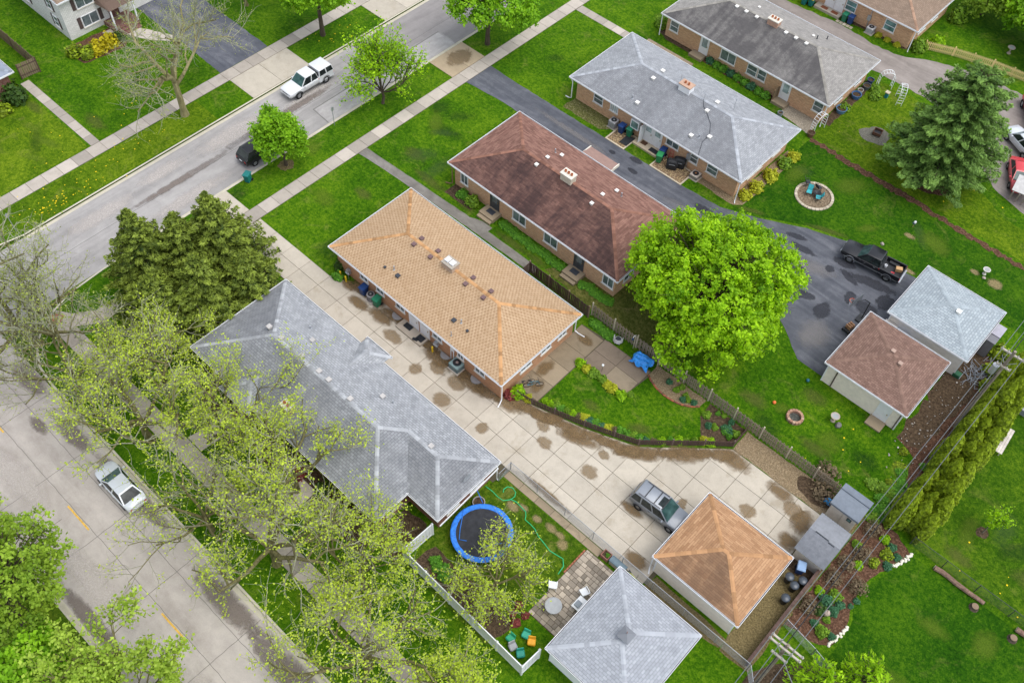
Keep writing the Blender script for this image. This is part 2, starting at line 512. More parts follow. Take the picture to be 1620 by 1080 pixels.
# lawns stand a kerb's height above the street
def lawn(name, poly, mat):
    mb = MB().prism(poly, -0.16, 0.0)
    return struct(name, mb, mat)
corner = [(-29.65, -19.5), (-29.4, -22.7), (-28.75, -24.6), (-27.9, -26.2), (-26.6, -27.6), (-24.6, -28.55), (-22.5, -28.8)]
lawn('lawn', [(-29.65, 180), *corner, (140, -28.8), (140, 180)], GR['a'])
lawn('lawn', [(-37.95, -22), (-38.4, -24.5), (-39.6, -26.6), (-41.5, -28), (-44, -28.6), (-160, -28.6), (-160, 180), (-37.95, 180)], GR['a'])
lawn('lawn', [(-29.5, -41), (-28.5, -39.6), (-26.8, -38.6), (-24.5, -38.2), (140, -38.2), (140, -160), (-29.5, -160)], GR['c'])

# streets
street = sheet('street', [(-37.75, -160), (-37.75, 180), (-29.85, 180), (-29.85, -160)], -0.145, A_STREET, 0)
sheet('cross_street', [(-29.85, -38.05), (-29.85, -28.95), (140, -28.95), (140, -38.05)], -0.141, A_STREET2, 0)
def kerb(path, w=0.17, z1=0.015):
    mb = MB()
    P = [Vector((p[0], p[1])) for p in path]
    L = []; Rr = []
    for i, p in enumerate(P):
        d = (P[min(i + 1, len(P) - 1)] - P[max(i - 1, 0)]).normalized(); nrm = Vector((-d.y, d.x)) * w / 2
        L.append(p + nrm); Rr.append(p - nrm)
    for i in range(len(P) - 1):
        a = [(q.x, q.y) for q in (L[i], Rr[i], Rr[i + 1], L[i + 1])]
        k = mb.vert(*[(q[0], q[1], z1) for q in a], *[(q[0], q[1], -0.16) for q in a])
        mb.f += [(k, k + 1, k + 2, k + 3), (k, k + 4, k + 5, k + 1), (k + 2, k + 6, k + 7, k + 3)]
    return struct('kerb', mb, C_KERB)
kerb([(-29.75, 180), (-29.75, 24), *[(-29.75, y) for y in (20, 10, 0, -10)], *corner, (-10, -28.87), (140, -28.87)])
kerb([(-44, -28.7), (-41.5, -28.1), (-39.6, -26.7), (-38.4, -24.6), (-37.87, -22), (-37.87, 0), (-37.87, 40), (-37.87, 180)])
kerb([(140, -38.12), (-24.5, -38.12), (-26.8, -38.5), (-28.5, -39.5), (-29.6, -41), (-29.6, -160)])
sheet('gutter', [(-37.78, -22), (-37.78, 120), (-37.42, 120), (-37.42, -22)], -0.138, C_KERB, 0)
sheet('gutter', [(-29.84, -18), (-29.84, 120), (-30.1, 120), (-30.1, -18)], -0.138, C_KERB, 0)
sheet('gutter', [(-22, -28.96), (140, -28.96), (140, -29.3), (-22, -29.3)], -0.136, C_KERB, 0)
sheet('gutter', [(-22, -38.04), (140, -38.04), (140, -37.75), (-22, -37.75)], -0.136, C_KERB, 0)

# painted dashes, tar seams, patches and stains on the streets
P_YEL = M('yellow_road_paint', plain, (0.62, 0.38, 0.07), 0.7, 0.2, 0, 0.3, 6)
def strip(name, path, w, z, mat, parent, amp=0.03):
    mb = MB(); P = [Vector((p[0], p[1])) for p in path]
    Q = []
    for i in range(len(P) - 1):
        k = max(1, int((P[i + 1] - P[i]).length / 0.5))
        for j in range(k): Q.append(P[i].lerp(P[i + 1], j / k) + Vector((rng.uniform(-amp, amp), rng.uniform(-amp, amp))))
    Q.append(P[-1])
    for i in range(len(Q) - 1):
        d = (Q[i + 1] - Q[i]).normalized(); nr = Vector((-d.y, d.x)) * w / 2
        mb.face([(*(Q[i] - nr), z), (*(Q[i + 1] - nr), z), (*(Q[i + 1] + nr), z), (*(Q[i] + nr), z)])
    return mb.build(name, mat, parent)
cs = bpy.data.objects['cross_street']
for x in np.arange(-24.0, 60.0, 11.5):
    strip('lane_dash', [(x, -33.64), (x + 2.7, -33.64)], 0.13, -0.132, P_YEL, cs, 0.008)
TAR = M('tar_seam', plain, (0.15, 0.14, 0.13), 0.6, 0.3)
for y in (-33.5, -31.2):
    strip('tar_seam', [(-28, y), (60, y + 0.05)], 0.035, -0.136, TAR, cs)
for x in (-22, -15.6, -9.0, -2.8, 4.1, 11.0, 18):
    strip('tar_seam', [(x, -37.6), (x + 0.1, -29.3)], 0.04, -0.1355, TAR, cs)
strip('tar_seam', [(-33.6, -28), (-33.7, 60)], 0.04, -0.1385, M('tar_thin', plain, (0.13, 0.125, 0.12), 0.8, 0.2), street, 0.02)
strip('tar_seam', [(-30.2, 6.3), (-32.7, 6.5), (-32.8, 24)], 0.09, -0.1375, TAR, street, 0.02)
sheet('asphalt_patch', [(-30.15, 6.4), (-32.6, 6.6), (-32.7, 23.8), (-30.15, 23.9)], -0.1415, M('patch_asphalt', asphalt_mat, (0.26, 0.25, 0.24), (0.36, 0.34, 0.33), (0.5, 0.48, 0.46), (1, 0.4, 1), 8.0), 0.03, parent=street)
sheet('asphalt_overlay', [(-37.4, 17), (-37.4, 130), (-30.1, 130), (-30.1, 24), (-32.7, 24), (-33.6, 14)], -0.1405, M('overlay_asphalt', asphalt_mat, (0.185, 0.17, 0.165), (0.25, 0.232, 0.225), (0.31, 0.29, 0.28), (0.9, 0.07, 1), 7.0), 0.05, parent=street)
WSTAIN = M('damp_stain', stain_mat, (0.24, 0.17, 0.095), 0.14, 0.68, 0.4)
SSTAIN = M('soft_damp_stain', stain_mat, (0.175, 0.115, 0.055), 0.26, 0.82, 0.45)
DSTAIN = M('dark_seal_stain', stain_mat, (0.040, 0.042, 0.052), 0.10, 0.72, 0.4)
LSTAIN = M('pale_wear', stain_mat, (0.55, 0.50, 0.46), 0.3, 0.55, 0.6)
RSTAIN = M('road_damp', stain_mat, (0.20, 0.165, 0.145), 0.22, 0.75, 0.3)
QUAD = MB().face([(-1.3, -1.3, 0), (1.3, -1.3, 0), (1.3, 1.3, 0), (-1.3, 1.3, 0)]).mesh('stain', None)
QM = {}
def stain(x, y, rx, ry, mat, z, parent, rot=0.0):
    if mat.name not in QM:
        me = QUAD.copy(); me.materials.append(mat); QM[mat.name] = me
    o = link('stain', QM[mat.name], parent, (x, y, z), rot)
    o.scale = (rx, ry, 1)
    return o
for x, y, rx, ry in ((-35.5, -1, 1.2, 5), (-34.5, 7.5, .8, 4), (-36, -9, .9, 3), (-31.5, -9, .9, 5), (-35.3, -16, 1, 4)):
    stain(x, y, rx, ry, LSTAIN, -0.134 + rng.uniform(-.001, .001), street)
for x, y, rx, ry in ((-34.2, 3, .55, 8), (-33.9, -8, .45, 6)):
    stain(x, y, rx, ry, RSTAIN, -0.1325, street)
for x, y, rx, ry in ((-17.5, -30.1, 2.6, .7), (-10, -29.8, 5, .65), (1.5, -30.2, 4.0, .9), (8.5, -30.3, 5.2, 1.0), (-24.3, -29.7, 2.4, .9), (5.5, -36.8, 2.5, .8), (-4, -37.2, 4, .6), (-20, -31.5, 1.2, .5)):
    stain(x, y, rx, ry, RSTAIN, -0.130 + rng.uniform(-.001, .001), cs)
for x, y, rx, ry in ((-6, -35.6, 5, 1.1), (-17, -35, 4, 1.2), (8, -34.8, 5, 1.0)):
    stain(x, y, rx, ry, LSTAIN, -0.1285, cs)

# ---- slabs
SLAB = {}
def slab(parent, x0, x1, y0, y1, z, mat, th=0.06, gap=0.034, tilt=0.004, name='slab'):
    w = round(x1 - x0 - gap, 3); d = round(y1 - y0 - gap, 3)
    key = (w, d, mat.name, th)
    if key not in SLAB:
        SLAB[key] = MB().box(-w / 2, w / 2, -d / 2, d / 2, -th, 0).mesh(name, mat)
    o = link(name, SLAB[key], parent, ((x0 + x1) / 2, (y0 + y1) / 2, z + rng.uniform(-tilt, tilt)))
    o.rotation_euler = (rng.uniform(-tilt, tilt) * 0.6, rng.uniform(-tilt, tilt) * 0.6, 0)
    return o
def clip(poly, planes):
    for a, b, c in planes:                      # keep a*x+b*y+c >= 0
        out = []
        for i in range(len(poly)):
            p, q = poly[i], poly[(i + 1) % len(poly)]
            dp = a * p[0] + b * p[1] + c; dq = a * q[0] + b * q[1] + c
            if dp >= 0: out.append(p)
            if dp * dq < 0:
                t = dp / (dp - dq); out.append((p[0] + (q[0] - p[0]) * t, p[1] + (q[1] - p[1]) * t))
        poly = out
        if len(poly) < 3: return []
    return poly
def walk_rows(name, x0, x1, y0, y1, n, axis, mat, z=0.03):
    base = sheet(name, [(x0 - .03, y0), (x1 + .03, y0), (x1 + .03, y1), (x0 - .03, y1)], 0.006, C_JOINT, 0)
    for i in range(n):
        if axis == 'y':
            s = (y1 - y0) / n; slab(base, x0, x1, y0 + s * i, y0 + s * (i + 1), z, mat)
        else:
            s = (x1 - x0) / n; slab(base, x0 + s * i, x0 + s * (i + 1), y0, y1, z, mat)
    return base
walk_rows('sidewalk', -26.25, -24.8, -22.4, 60.4, 54, 'y', C_WALK)
walk_rows('sidewalk', -43.35, -41.85, -26.5, 36, 40, 'y', C_WALK)
walk_rows('sidewalk', -25.9, 22.0, -25.85, -24.35, 31, 'x', C_WALK)
# kerb ramp pads at the street corner
cp = sheet('corner_pavement', [(-28.6, -24.6), (-27.7, -26.0), (-25.9, -25.9), (-25.9, -24.3), (-24.6, -22.4), (-26.3, -22.4), (-27.4, -23.9)], 0.012, C_WALK, 0)
sheet('ramp_pad', [(-28.5, -24.9), (-27.9, -25.8), (-27.1, -25.3), (-27.6, -24.4)], 0.018, M('brick_red_pad', plain, (0.30, 0.13, 0.09), 0.9, 0.1), 0, parent=cp)
# aprons and far driveways
def apron(name, x0, x1, y0, y1, mat, ny=2, flare=0.6, street_side=-1):
    b = sheet(name, [(x0 - (flare if False else 0), y0), (x1, y0), (x1, y1), (x0, y1)], 0.007, C_JOINT, 0)
    s = (y1 - y0) / ny
    for i in range(ny): slab(b, x0, x1, y0 + s * i, y0 + s * (i + 1), 0.032, mat)
    return b
apron('driveway_apron', -41.82, -37.97, 3.3, 10.6, C_DRIVE)
apron('driveway_apron', -41.82, -37.97, 21.0, 27.5, C_DRIVE)
ap = apron('driveway_apron', -29.66, -26.27, 19.6, 24.4, M('brown_concrete', concrete_mat, (0.42, 0.33, 0.22), (0.16, 0.11, 0.06), 0.6, 9.0, 0.2))
apron('driveway_apron', -29.66, -26.27, -9.3, -6.4, C_DRIVE, 1)
stain(-28.0, 22.4, 1.3, 1.9, WSTAIN, 0.043, ap)
sheet('driveway', [(-43.4, 3.3), (-43.4, 9.4), (-66, 9.6), (-66, 3.6), (-50, 3.5)], 0.012, A_NEW, 0.04)
sheet('driveway', [(-43.4, 21.5), (-43.4, 27.0), (-66, 27.0), (-66, 21.5)], 0.012, A_NEW, 0.04)
walk_rows('garden_path', -55.9, -43.38, -11.75, -10.8, 9, 'x', C_WALK)
walk_rows('garden_path', -24.75, -16.0, 37.35, 38.45, 7, 'x', C_WALK)
walk_rows('garden_path', -15.9, -9.9, 38.1, 39.2, 5, 'x', C_OLD)
sheet('garden_path', [(-24.75, 5.45), (-24.75, 6.5), (-20, 6.7), (-11.5, 7.05), (-10.3, 7.5), (-9.1, 7.5), (-9.1, 6.95), (-3.0, 7.0), (-2.8, 6.15), (-14.5, 5.95), (-20, 5.75)], 0.012, A_WALK, 0.03)
sheet('garden_path', [(-57.2, -1.6), (-56.3, -0.4), (-53.0, 1.2), (-50.5, 3.3), (-51.7, 3.5), (-54.3, 2.3), (-57.2, 0.6)], 0.014, C_WALK, 0.04)
sheet('garden_path', [(-10.9, -24.3), (-10.3, -20.3), (-8.8, -20.3), (-9.2, -24.3)], 0.012, C_WALK, 0.03)
sheet('garden_path', [(-2.1, -24.3), (-1.9, -20.5), (-0.4, -20.5), (-0.2, -24.3)], 0.012, C_WALK, 0.03)

# ---- the long concrete driveway beside the tan house: every slab a piece
drive = sheet('concrete_driveway', [(-24.75, -9.35), (-24.75, -6.35), (-15.2, -6.35), (-12.8, -6.0), (-12.8, -4.9), (4.0, -4.9), (4.6, -4.15), (10.3, -2.65), (14.5, -0.95), (19.9, 4.05), (28.1, 4.05), (28.1, 0.05), (30, -1), (21.9, -1.7), (21.9, -9.2), (8.7, -9.3), (8.5, -10.9), (-15.2, -10.9), (-15.2, -9.35)], 0.008, C_JOINT, 0)
XS = [-24.72, -22.4, -20.1, -17.7, -15.2, -12.75, -10.45, -8.1, -5.65, -3.2, -0.95, 1.5, 3.75, 5.9, 8.0, 10.2, 12.4, 14.5, 16.6, 19.2, 21.6, 23.9, 25.95, 28.05]
YS = [-10.9, -9.32, -7.72, -5.88, -4.02, -2.06, -0.04, 2.06, 4.02]
def fence_y(x):
    pts = [(3.7, -4.5), (10.3, -2.62), (14.5, -0.95), (19.95, 4.05), (40, 4.05)]
    for (ax, ay), (bx, by) in zip(pts, pts[1:]):
        if ax <= x <= bx: return ay + (by - ay) * (x - ax) / (bx - ax)
    return 4.05
for i in range(len(XS) - 1):
    xa, xb = XS[i], XS[i + 1]
    for j in range(len(YS) - 1):
        ya, yb = YS[j], YS[j + 1]
        if xb <= -15.1 and not (j in (1, 2)): continue
        if xb <= -15.1 and j == 2: yb = -6.36
        if xa >= -15.3 and xb <= 3.9:
            if j > 3: continue
            if j == 3: yb = -5.0 if xb > -12 else yb
            if xb <= -12 and j == 3: continue
        if xa >= 3.7 and j == 0: continue
        if xa >= 21.5 and yb < -1.7: continue
        if xa >= 3.7:
            g = 0.017
            if xa >= 21.5 and j == 4: ya = -1.9
            fy = [fence_y(xa), fence_y(xb)]
            if min(fy) >= yb:
                slab(drive, xa, xb, ya, yb, 0.045, C_DRIVE, 0.05)
            else:                                   # cut along the curved picket fence
                tops = [(x, min(yb - g, fence_y(x) - g)) for x in np.linspace(xb - g, xa + g, 7)]
                tops = [p for p in tops if p[1] > ya + g + .03]
                if len(tops) < 2: continue
                q = [(tops[-1][0], ya + g), (tops[0][0], ya + g)] + tops
                if tops[0][0] < xb - .05: q = [(tops[-1][0], ya + g)] + [(tops[0][0], ya + g)] + tops
                MB().prism(q, -0.005, 0.045 + rng.uniform(-.004, .004)).build('slab', C_DRIVE, drive)
        else:
            slab(drive, xa, xb, ya, yb, 0.045, C_DRIVE, 0.05)
for x, y, rx, ry, r in ((-6.7, -7.0, 1.15, .62, 0), (-3.0, -7.9, .62, .68, .3), (-1.75, -6.6, 1.05, .62, 0), (0.35, -6.55, 1.1, .75, 0), (0.6, -8.45, .95, .78, 0), (4.7, -8.1, .6, .62, 0), (8.0, -4.6, .75, .55, -.3), (9.0, -5.7, .8, .6, 0), (13.05, -3.3, .55, .45, 0), (13.2, -5.2, .85, .7, 0), (26.2, 2.9, .95, .8, 0), (23.8, 0.5, .8, .7, 0), (19.9, -2.6, .45, .8, 0)):
    stain(x, y, rx, ry, WSTAIN, 0.053 + rng.uniform(-.0015, .0015), drive, r)
for x, y, rx, ry, r in ((-13.3, -5.9, 1.0, .5, 0), (-11.3, -6.6, 1.3, .6, 0), (-8.9, -6.3, 1.4, .7, 0), (-2.4, -5.9, 2.0, .75, 0), (1.2, -5.7, 2.2, .7, 0), (4.6, -5.0, 1.7, .8, .1), (7.6, -3.9, 1.8, .6, .3), (10.8, -3.6, 2.2, .6, .35), (14.9, -1.4, 2.4, .7, .6), (17.5, 1.0, 2.3, .9, .75), (20.6, 3.3, 1.6, .9, 0), (24.6, 3.5, 1.4, .6, 0), (27.2, 2.6, .9, 1.3, 0), (27.3, 0.6, .9, .8, 0), (17.5, -5.4, 1.2, .4, 0), (12.0, -8.8, 2.5, .35, 0), (20.2, -8.3, 1.1, .7, 0)):
    stain(x, y, rx, ry, SSTAIN, 0.058 + rng.uniform(-.0015, .0015), drive, r)

for i in range(15):                           # leaf-stained damp along the foot of the picket fence
    x = 5.2 + i * 1.02; yf = fence_y(x); sl = math.atan2(fence_y(x + .5) - fence_y(x - .5), 1.0)
    stain(x + .25 * math.sin(sl), yf - .38 - .12 * (i % 3), 1.15, rng.uniform(.45, .75), SSTAIN, 0.0615 + .0004 * i, drive, sl)
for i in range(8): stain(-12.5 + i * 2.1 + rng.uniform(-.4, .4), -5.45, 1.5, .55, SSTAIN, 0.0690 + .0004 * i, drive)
# strip path beside the trampoline yard
walk_rows('side_path', 8.75, 18.0, -9.98, -9.34, 6, 'x', C_OLD, 0.028)
# patio behind the tan house
pt = sheet('patio', [(3.75, -4.4), (3.75, 5.0), (5.9, 5.2), (10.9, 5.3), (11.1, 4.7), (10.8, 2.15), (6.2, 2.2), (6.2, -3.4), (5.3, -3.9)], 0.006, C_JOINT, 0)
for x0, x1, y0, y1, m in ((3.75, 6.15, 2.6, 4.95, C_OLD), (3.75, 6.15, 0.6, 2.6, C_OLD), (3.75, 6.15, -1.4, 0.6, C_OLD), (3.75, 6.15, -3.3, -1.4, C_OLD), (6.2, 8.5, 3.7, 5.2, C_WET), (8.5, 10.9, 3.7, 5.2, C_WET), (6.2, 8.5, 2.2, 3.7, C_WET), (8.5, 10.85, 2.2, 3.7, M('patio_mid', concrete_mat, (0.27, 0.215, 0.15), (0.11, 0.09, 0.06), 0.6, 7.5, 0.1))):
    slab(pt, x0, x1, y0, y1, 0.035, m, 0.04)
for x, y, rx, ry in ((5.0, 3.9, .9, .5), (4.5, -0.5, .6, 1.2), (5.2, -2.2, .6, .8)):
    stain(x, y, rx, ry, SSTAIN, 0.044, pt)
# asphalt driveway by the brown house, widening behind the maple
adrive = sheet('asphalt_driveway', [(-24.75, 20.1), (-24.75, 23.75), (-22, 23.7), (-9, 23.85), (-0.2, 24.0), (4.2, 24.3), (7.6, 25.7), (11.5, 27.8), (15, 29.0), (19, 29.5), (22.3, 29.6), (22.6, 22.2), (21.7, 20.8), (21.7, 14.75), (18.9, 14.75), (16.3, 16.8), (12.5, 18.9), (6, 19.4), (-13, 20.3), (-20, 20.6)], 0.012, A_DRIVE, 0.04)
sheet('driveway', [(-24.75, 51.6), (-24.75, 55.0), (-9.5, 55.7), (-1.7, 56.4), (1.9, 55.9), (5.0, 56.3), (8.5, 58.3), (12.5, 59.6), (20, 60.0), (32, 60), (33, 46), (26, 43.5), (21.5, 45.0), (18.5, 47.5), (13, 51.8), (8.2, 52.2), (4.2, 52.1), (-4, 51.3)], 0.012, A_OLD, 0.12)
for x, y, rx, ry, r in ((-7.6, 22.8, .5, .32, 0), (-5.2, 23.6, .9, .45, 0), (-4.6, 22.2, .75, .35, 0), (3.4, 22.9, 1.3, .6, 0), (6.0, 23.3, .7, .4, 0), (11.4, 26.3, 1.2, .4, .3), (12.5, 25.4, 1.6, .45, .1), (15.6, 25.1, .5, .5, 0), (17.3, 25.5, 1.3, .4, -.3), (15.2, 20.8, 1.7, .6, .4), (17.6, 20.6, .8, 1.3, 0), (20.3, 23.4, 1.4, .9, 0), (19.2, 26.3, 2.6, .7, .2), (21.1, 25.2, .9, 1.1, 0), (16.2, 26.6, 1.3, .6, .2), (13.6, 23.2, .7, .4, .6), (18.6, 23.6, .6, .9, .4)):
    stain(x, y, rx, ry, DSTAIN, 0.017 + rng.uniform(-.0015, .0015), adrive, r)
for x, y, rx, ry, r in ((-12, 22.2, 6, .4, 0), (4, 21.6, 5, .8, 0), (14, 24.0, 3, 1.0, .3), (12, 21.5, 3, .8, .1), (18.5, 18.0, 1.5, 2.0, 0)):
    stain(x, y, rx, ry, M('dusty_wear', stain_mat, (0.24, 0.225, 0.22), 0.35, 0.5, 0.5), 0.0143 + rng.uniform(-.0003, .0003), adrive, r)
# ---- planting beds, gravel and worn ground
sheet('lawn_patch', [(-160, -28), (-43.5, -28), (-43.5, -12), (-56, -12), (-160, -12)], 0.004, GR['b'], 0)
sheet('lawn_patch', [(-41.7, -26), (-41.7, -1), (-38.1, -1), (-38.1, -22)], 0.004, GR['b'], 0)
sheet('lawn_patch', [(5.0, 40.5), (5.2, 50.8), (7.8, 51.5), (13, 50.8), (17, 46), (24, 42), (60, 40), (60, 37.8), (5.0, 38.6)], 0.004, GR['b'], 0.1)
sheet('lawn_patch', [(5.2, 38), (5.2, 24.6), (7.4, 25.9), (11.4, 28.1), (15, 29.3), (22.4, 29.9), (32, 30.5), (60, 31), (60, 37.2), (28.3, 37.4)], 0.004, GR['d'], 0.05)
sheet('lawn_patch', [(6.3, -3.2), (6.3, 2.1), (10.9, 2.1), (11.2, 4.6), (13.4, 4.2), (15.4, 5.4), (17.2, 4.2), (18.2, 3.4), (14.4, -0.4), (10.2, -2.1)], 0.004, GR['a'], 0.05)
sheet('lawn_patch', [(8.0, -15), (8.6, -10.05), (17.1, -10.05), (17.1, -12.4), (16.6, -20), (8.5, -20)], 0.004, GR['c'], 0.05)
sheet('lawn_patch', [(34.0, -4.0), (34.0, -1.8), (33.5, -.6), (33.1, 1.3), (33.9, 3.5), (34.5, 6.0), (120, 6.4), (120, -40), (36, -40), (33.5, -8)], 0.004, GR['d'], 0.06)
sheet('lawn_patch', [(34.5, 6.6), (34.3, 30), (120, 40), (120, 6.8)], 0.004, M('grass_lime', grass_mat, (0.012, 0.044, 0.001), (0.036, 0.094, 0.003), (0.11, 0.185, 0.008), dryness=0.3, seed=8), 0.06)
sheet('worn_grass', [(12, 7), (9, 13), (4.5, 12.5), (-1, 9.0), (-2.6, 7.2), (3, 6.8)], 0.004, GR['e'], 0.12, parent=None)
sheet('mulch_strip', [(5.2, 38.5), (10, 38.35), (15, 38.4), (19.3, 38.1), (24, 37.9), (28.3, 37.75), (45, 37.4), (45, 36.8), (28.3, 37.25), (24, 37.3), (19, 37.5), (15, 37.6), (10, 37.7), (5.2, 38.0)], 0.018, S_MULCH, 0.2, 0.3)
sheet('mulch_bed', [(28.9, 14.0), (30.8, 13.0), (31.3, 9.0), (31.2, 6.9), (32.2, 7.0), (32.4, 27), (29.9, 27), (29.6, 22), (28.8, 21)], 0.010, S_MULCH, 0.2, 0.5)
sheet('dirt_yard', [(28.6, 14), (28.6, 26), (30.3, 27), (31.2, 22), (30.6, 14)], 0.015, S_DARK, 0.25, 0.5)
sheet('mulch_bed', [(30.5, -4.7), (31.4, -4.6), (32.6, -4.5), (33.7, -3.9), (33.8, -1.9), (33.4, -.8), (32.9, 1.4), (33.6, 3.6), (34.3, 5.9), (33, 6.7), (31.9, 6.8), (30.5, 6.4)], 0.012, S_MULCH, 0.08, 0.4)
sheet('dirt_strip', [(28.2, -9.3), (30.5, -9.3), (30.4, 6.6), (28.1, 4.0), (28.3, 0.3), (28.0, -1.8)], 0.009, S_LEAF, 0.1)
sheet('dirt_yard', [(28.3, -1.2), (30.3, -1.2), (30.3, 0.0), (28.3, 0.0)], 0.013, S_DARK, 0.1)
sheet('garden_plot', [(30.6, -13), (30.6, -9.0), (31.5, -7.6), (33.8, -5.6), (36, -5.2), (38, -8), (36, -14)], 0.010, S_DARK, 0.2)
sheet('gravel_bed', [(19.95, 4.1), (28.1, 4.06), (29.0, 6.2), (19.9, 6.15)], 0.009, S_GRAVEL, 0.06)
sheet('dirt_yard', blob(26.6, 5.3, 1.7, .8), 0.013, S_DARK, 0.06)
sheet('garden_bed', [(11.0, 4.9), (11.9, 4.4), (13.4, 4.25), (14.9, 4.6), (15.8, 5.4), (15.9, 6.2), (10.9, 6.2)], 0.009, S_GRAVEL, 0.05)
sheet('garden_bed', [(16.4, 4.7), (17.5, 3.2), (18.3, 3.3), (19.7, 4.4), (19.8, 6.15), (16.2, 6.2)], 0.009, S_DARK, 0.06)
sheet('garden_bed', [(21.5, -10.4), (28.1, -9.3), (28.2, -8.4), (22, -8.2), (21.8, -9)], 0.010, S_LEAF, 0.08)
sheet('garden_bed', [(8.6, -19.5), (13.6, -19.6), (16.6, -19.6), (17, -17.6), (13.6, -17.4), (12, -17.6), (9, -17.4)], 0.010, S_DARK, 0.15)
sheet('garden_bed', [(5.4, -16.8), (7.4, -16.7), (8.0, -17.2), (7.8, -20.2), (5.6, -20.2)], 0.010, S_DARK, 0.1)
sheet('garden_bed', [(-15.3, -21.6), (5.4, -21.6), (5.4, -19.4), (-15.3, -19.4)], 0.010, S_DARK, 0.15)
sheet('garden_bed', [(-15.9, 40.9), (-15.9, 42), (-15, 41.2), (-11.2, 41.2), (-11.2, 40.3), (-14.5, 40.4)], 0.010, S_DARK, 0.08)
sheet('garden_bed', [(-9.6, 41.0), (-9.6, 40.3), (-1.2, 39.9), (-0.7, 40.4), (-0.8, 41.1)], 0.010, S_MULCH, 0.08)
sheet('garden_bed', [(4.6, 41.0), (5.5, 41.2), (5.5, 49.8), (4.6, 50)], 0.010, S_DARK, 0.12)
sheet('garden_bed', [(-2.5, 57.4), (4.9, 57.6), (5.1, 58.2), (-2.5, 58.2)], 0.010, S_DARK, 0.1)
sheet('garden_bed', [(-15.4, 24.4), (-10.5, 24.4), (-9.6, 25.6), (-9.6, 26.2), (-15.2, 26.2)], 0.010, M('mossy_bed', soil_mat, (0.05, 0.06, 0.015), (0.13, 0.13, 0.04), (0.40, 0.36, 0.25), 6.0), 0.1)
sheet('garden_bed', [(0.5, 25.4), (4.9, 25.4), (5.6, 26.0), (5.7, 35.2), (4.5, 35.2), (4.3, 26.3), (0.5, 26.3)], 0.010, S_GRAVEL, 0.08)
sheet('gravel_bed', [(0.8, 39.3), (0.8, 41.0), (4.5, 41.0), (4.8, 38.6)], 0.010, M('pale_gravel', soil_mat, (0.22, 0.18, 0.13), (0.36, 0.31, 0.24), (0.50, 0.45, 0.37), 9.0), 0.06)
sheet('gravel_bed', blob(9.6, 43.3, 1.5, 1.3), 0.009, M('grey_gravel', soil_mat, (0.10, 0.11, 0.08), (0.19, 0.18, 0.15), (0.28, 0.26, 0.22), 9.0), 0.05)
sheet('garden_bed', [(-55.3, -5.6), (-54.2, -5.6), (-53.6, -1.0), (-54.2, -0.4), (-57.5, -0.4), (-57.6, -5.6)], 0.010, S_MULCH, 0.1)
sheet('garden_bed', [(-15.4, 7.6), (-12.0, 7.7), (-12.2, 9.2), (-15.4, 9.2)], 0.010, S_DARK, 0.1)
sheet('mulch_bed', blob(16.9, 41.2, 1.8, 1.6), 0.014, S_MULCH, 0.1)
sheet('mulch_bed', blob(-28.4, -0.4, .8, .7), 0.010, S_LEAF, 0.1)
# soft-edged wear and growth marks in the lawns
lw = COL.objects['lawn']
DRY = M('straw_patch', stain_mat, (0.27, 0.21, 0.10), 0.28, 0.8, 0.5); THIN = M('thin_grass', stain_mat, (0.095, 0.115, 0.018), 0.42, 0.55, 0.7)
LUSH = M('lush_grass', stain_mat, (0.007, 0.036, 0.002), 0.42, 0.36, 0.6); PALE = M('pale_grass', stain_mat, (0.105, 0.17, 0.008), 0.42, 0.55, 0.7); CLOV = M('clover', stain_mat, (0.048, 0.095, 0.020), 0.42, 0.42, 0.7)
zk = [0.0085]
def patch(x, y, rx, ry, m, r=0.0):
    zk[0] += 0.00006
    stain(x, y, rx, ry, m, zk[0], lw, r)
for q in ((18.8, 33.7, .6, .4), (25.2, 34.0, .5, .35), (27.2, 34.0, .8, .65), (20.8, 29.9, .9, .3), (10.9, -11.3, .7, .4), (11.6, -10.8, .5, .3), (14.1, -10.6, .6, .35), (12.9, -10.8, .45, .35), (15.6, -11.0, .5, .45), (15.0, -10.6, .5, .3)): patch(*q, DRY)
for q in ((-17.3, 7.7, 2.6, .6), (-12.6, 7.75, 1.4, .5), (-6.7, 7.5, 2.4, .5), (-3.7, 7.55, 1.4, .45), (6.5, 26.0, 1.6, .4, .4), (13, 28.9, 2.4, .4, .35), (-52, -12.6, 1.5, .6), (-46, -9.6, 2.0, .8), (22, 12.6, 1.4, .9), (24.5, 8.6, 1.8, .7), (18.5, 9.0, 1.6, .8), (-21, 9.2, 1.5, .8), (-20.5, 2.2, 1.2, .7), (37, 8.2, 1.5, .7), (42, 10, 2, 1), (13.5, 0.4, 1.2, .6, .5), (9.5, -.6, 1.0, .6)): patch(*q[:4], THIN, q[4] if len(q) > 4 else 0)
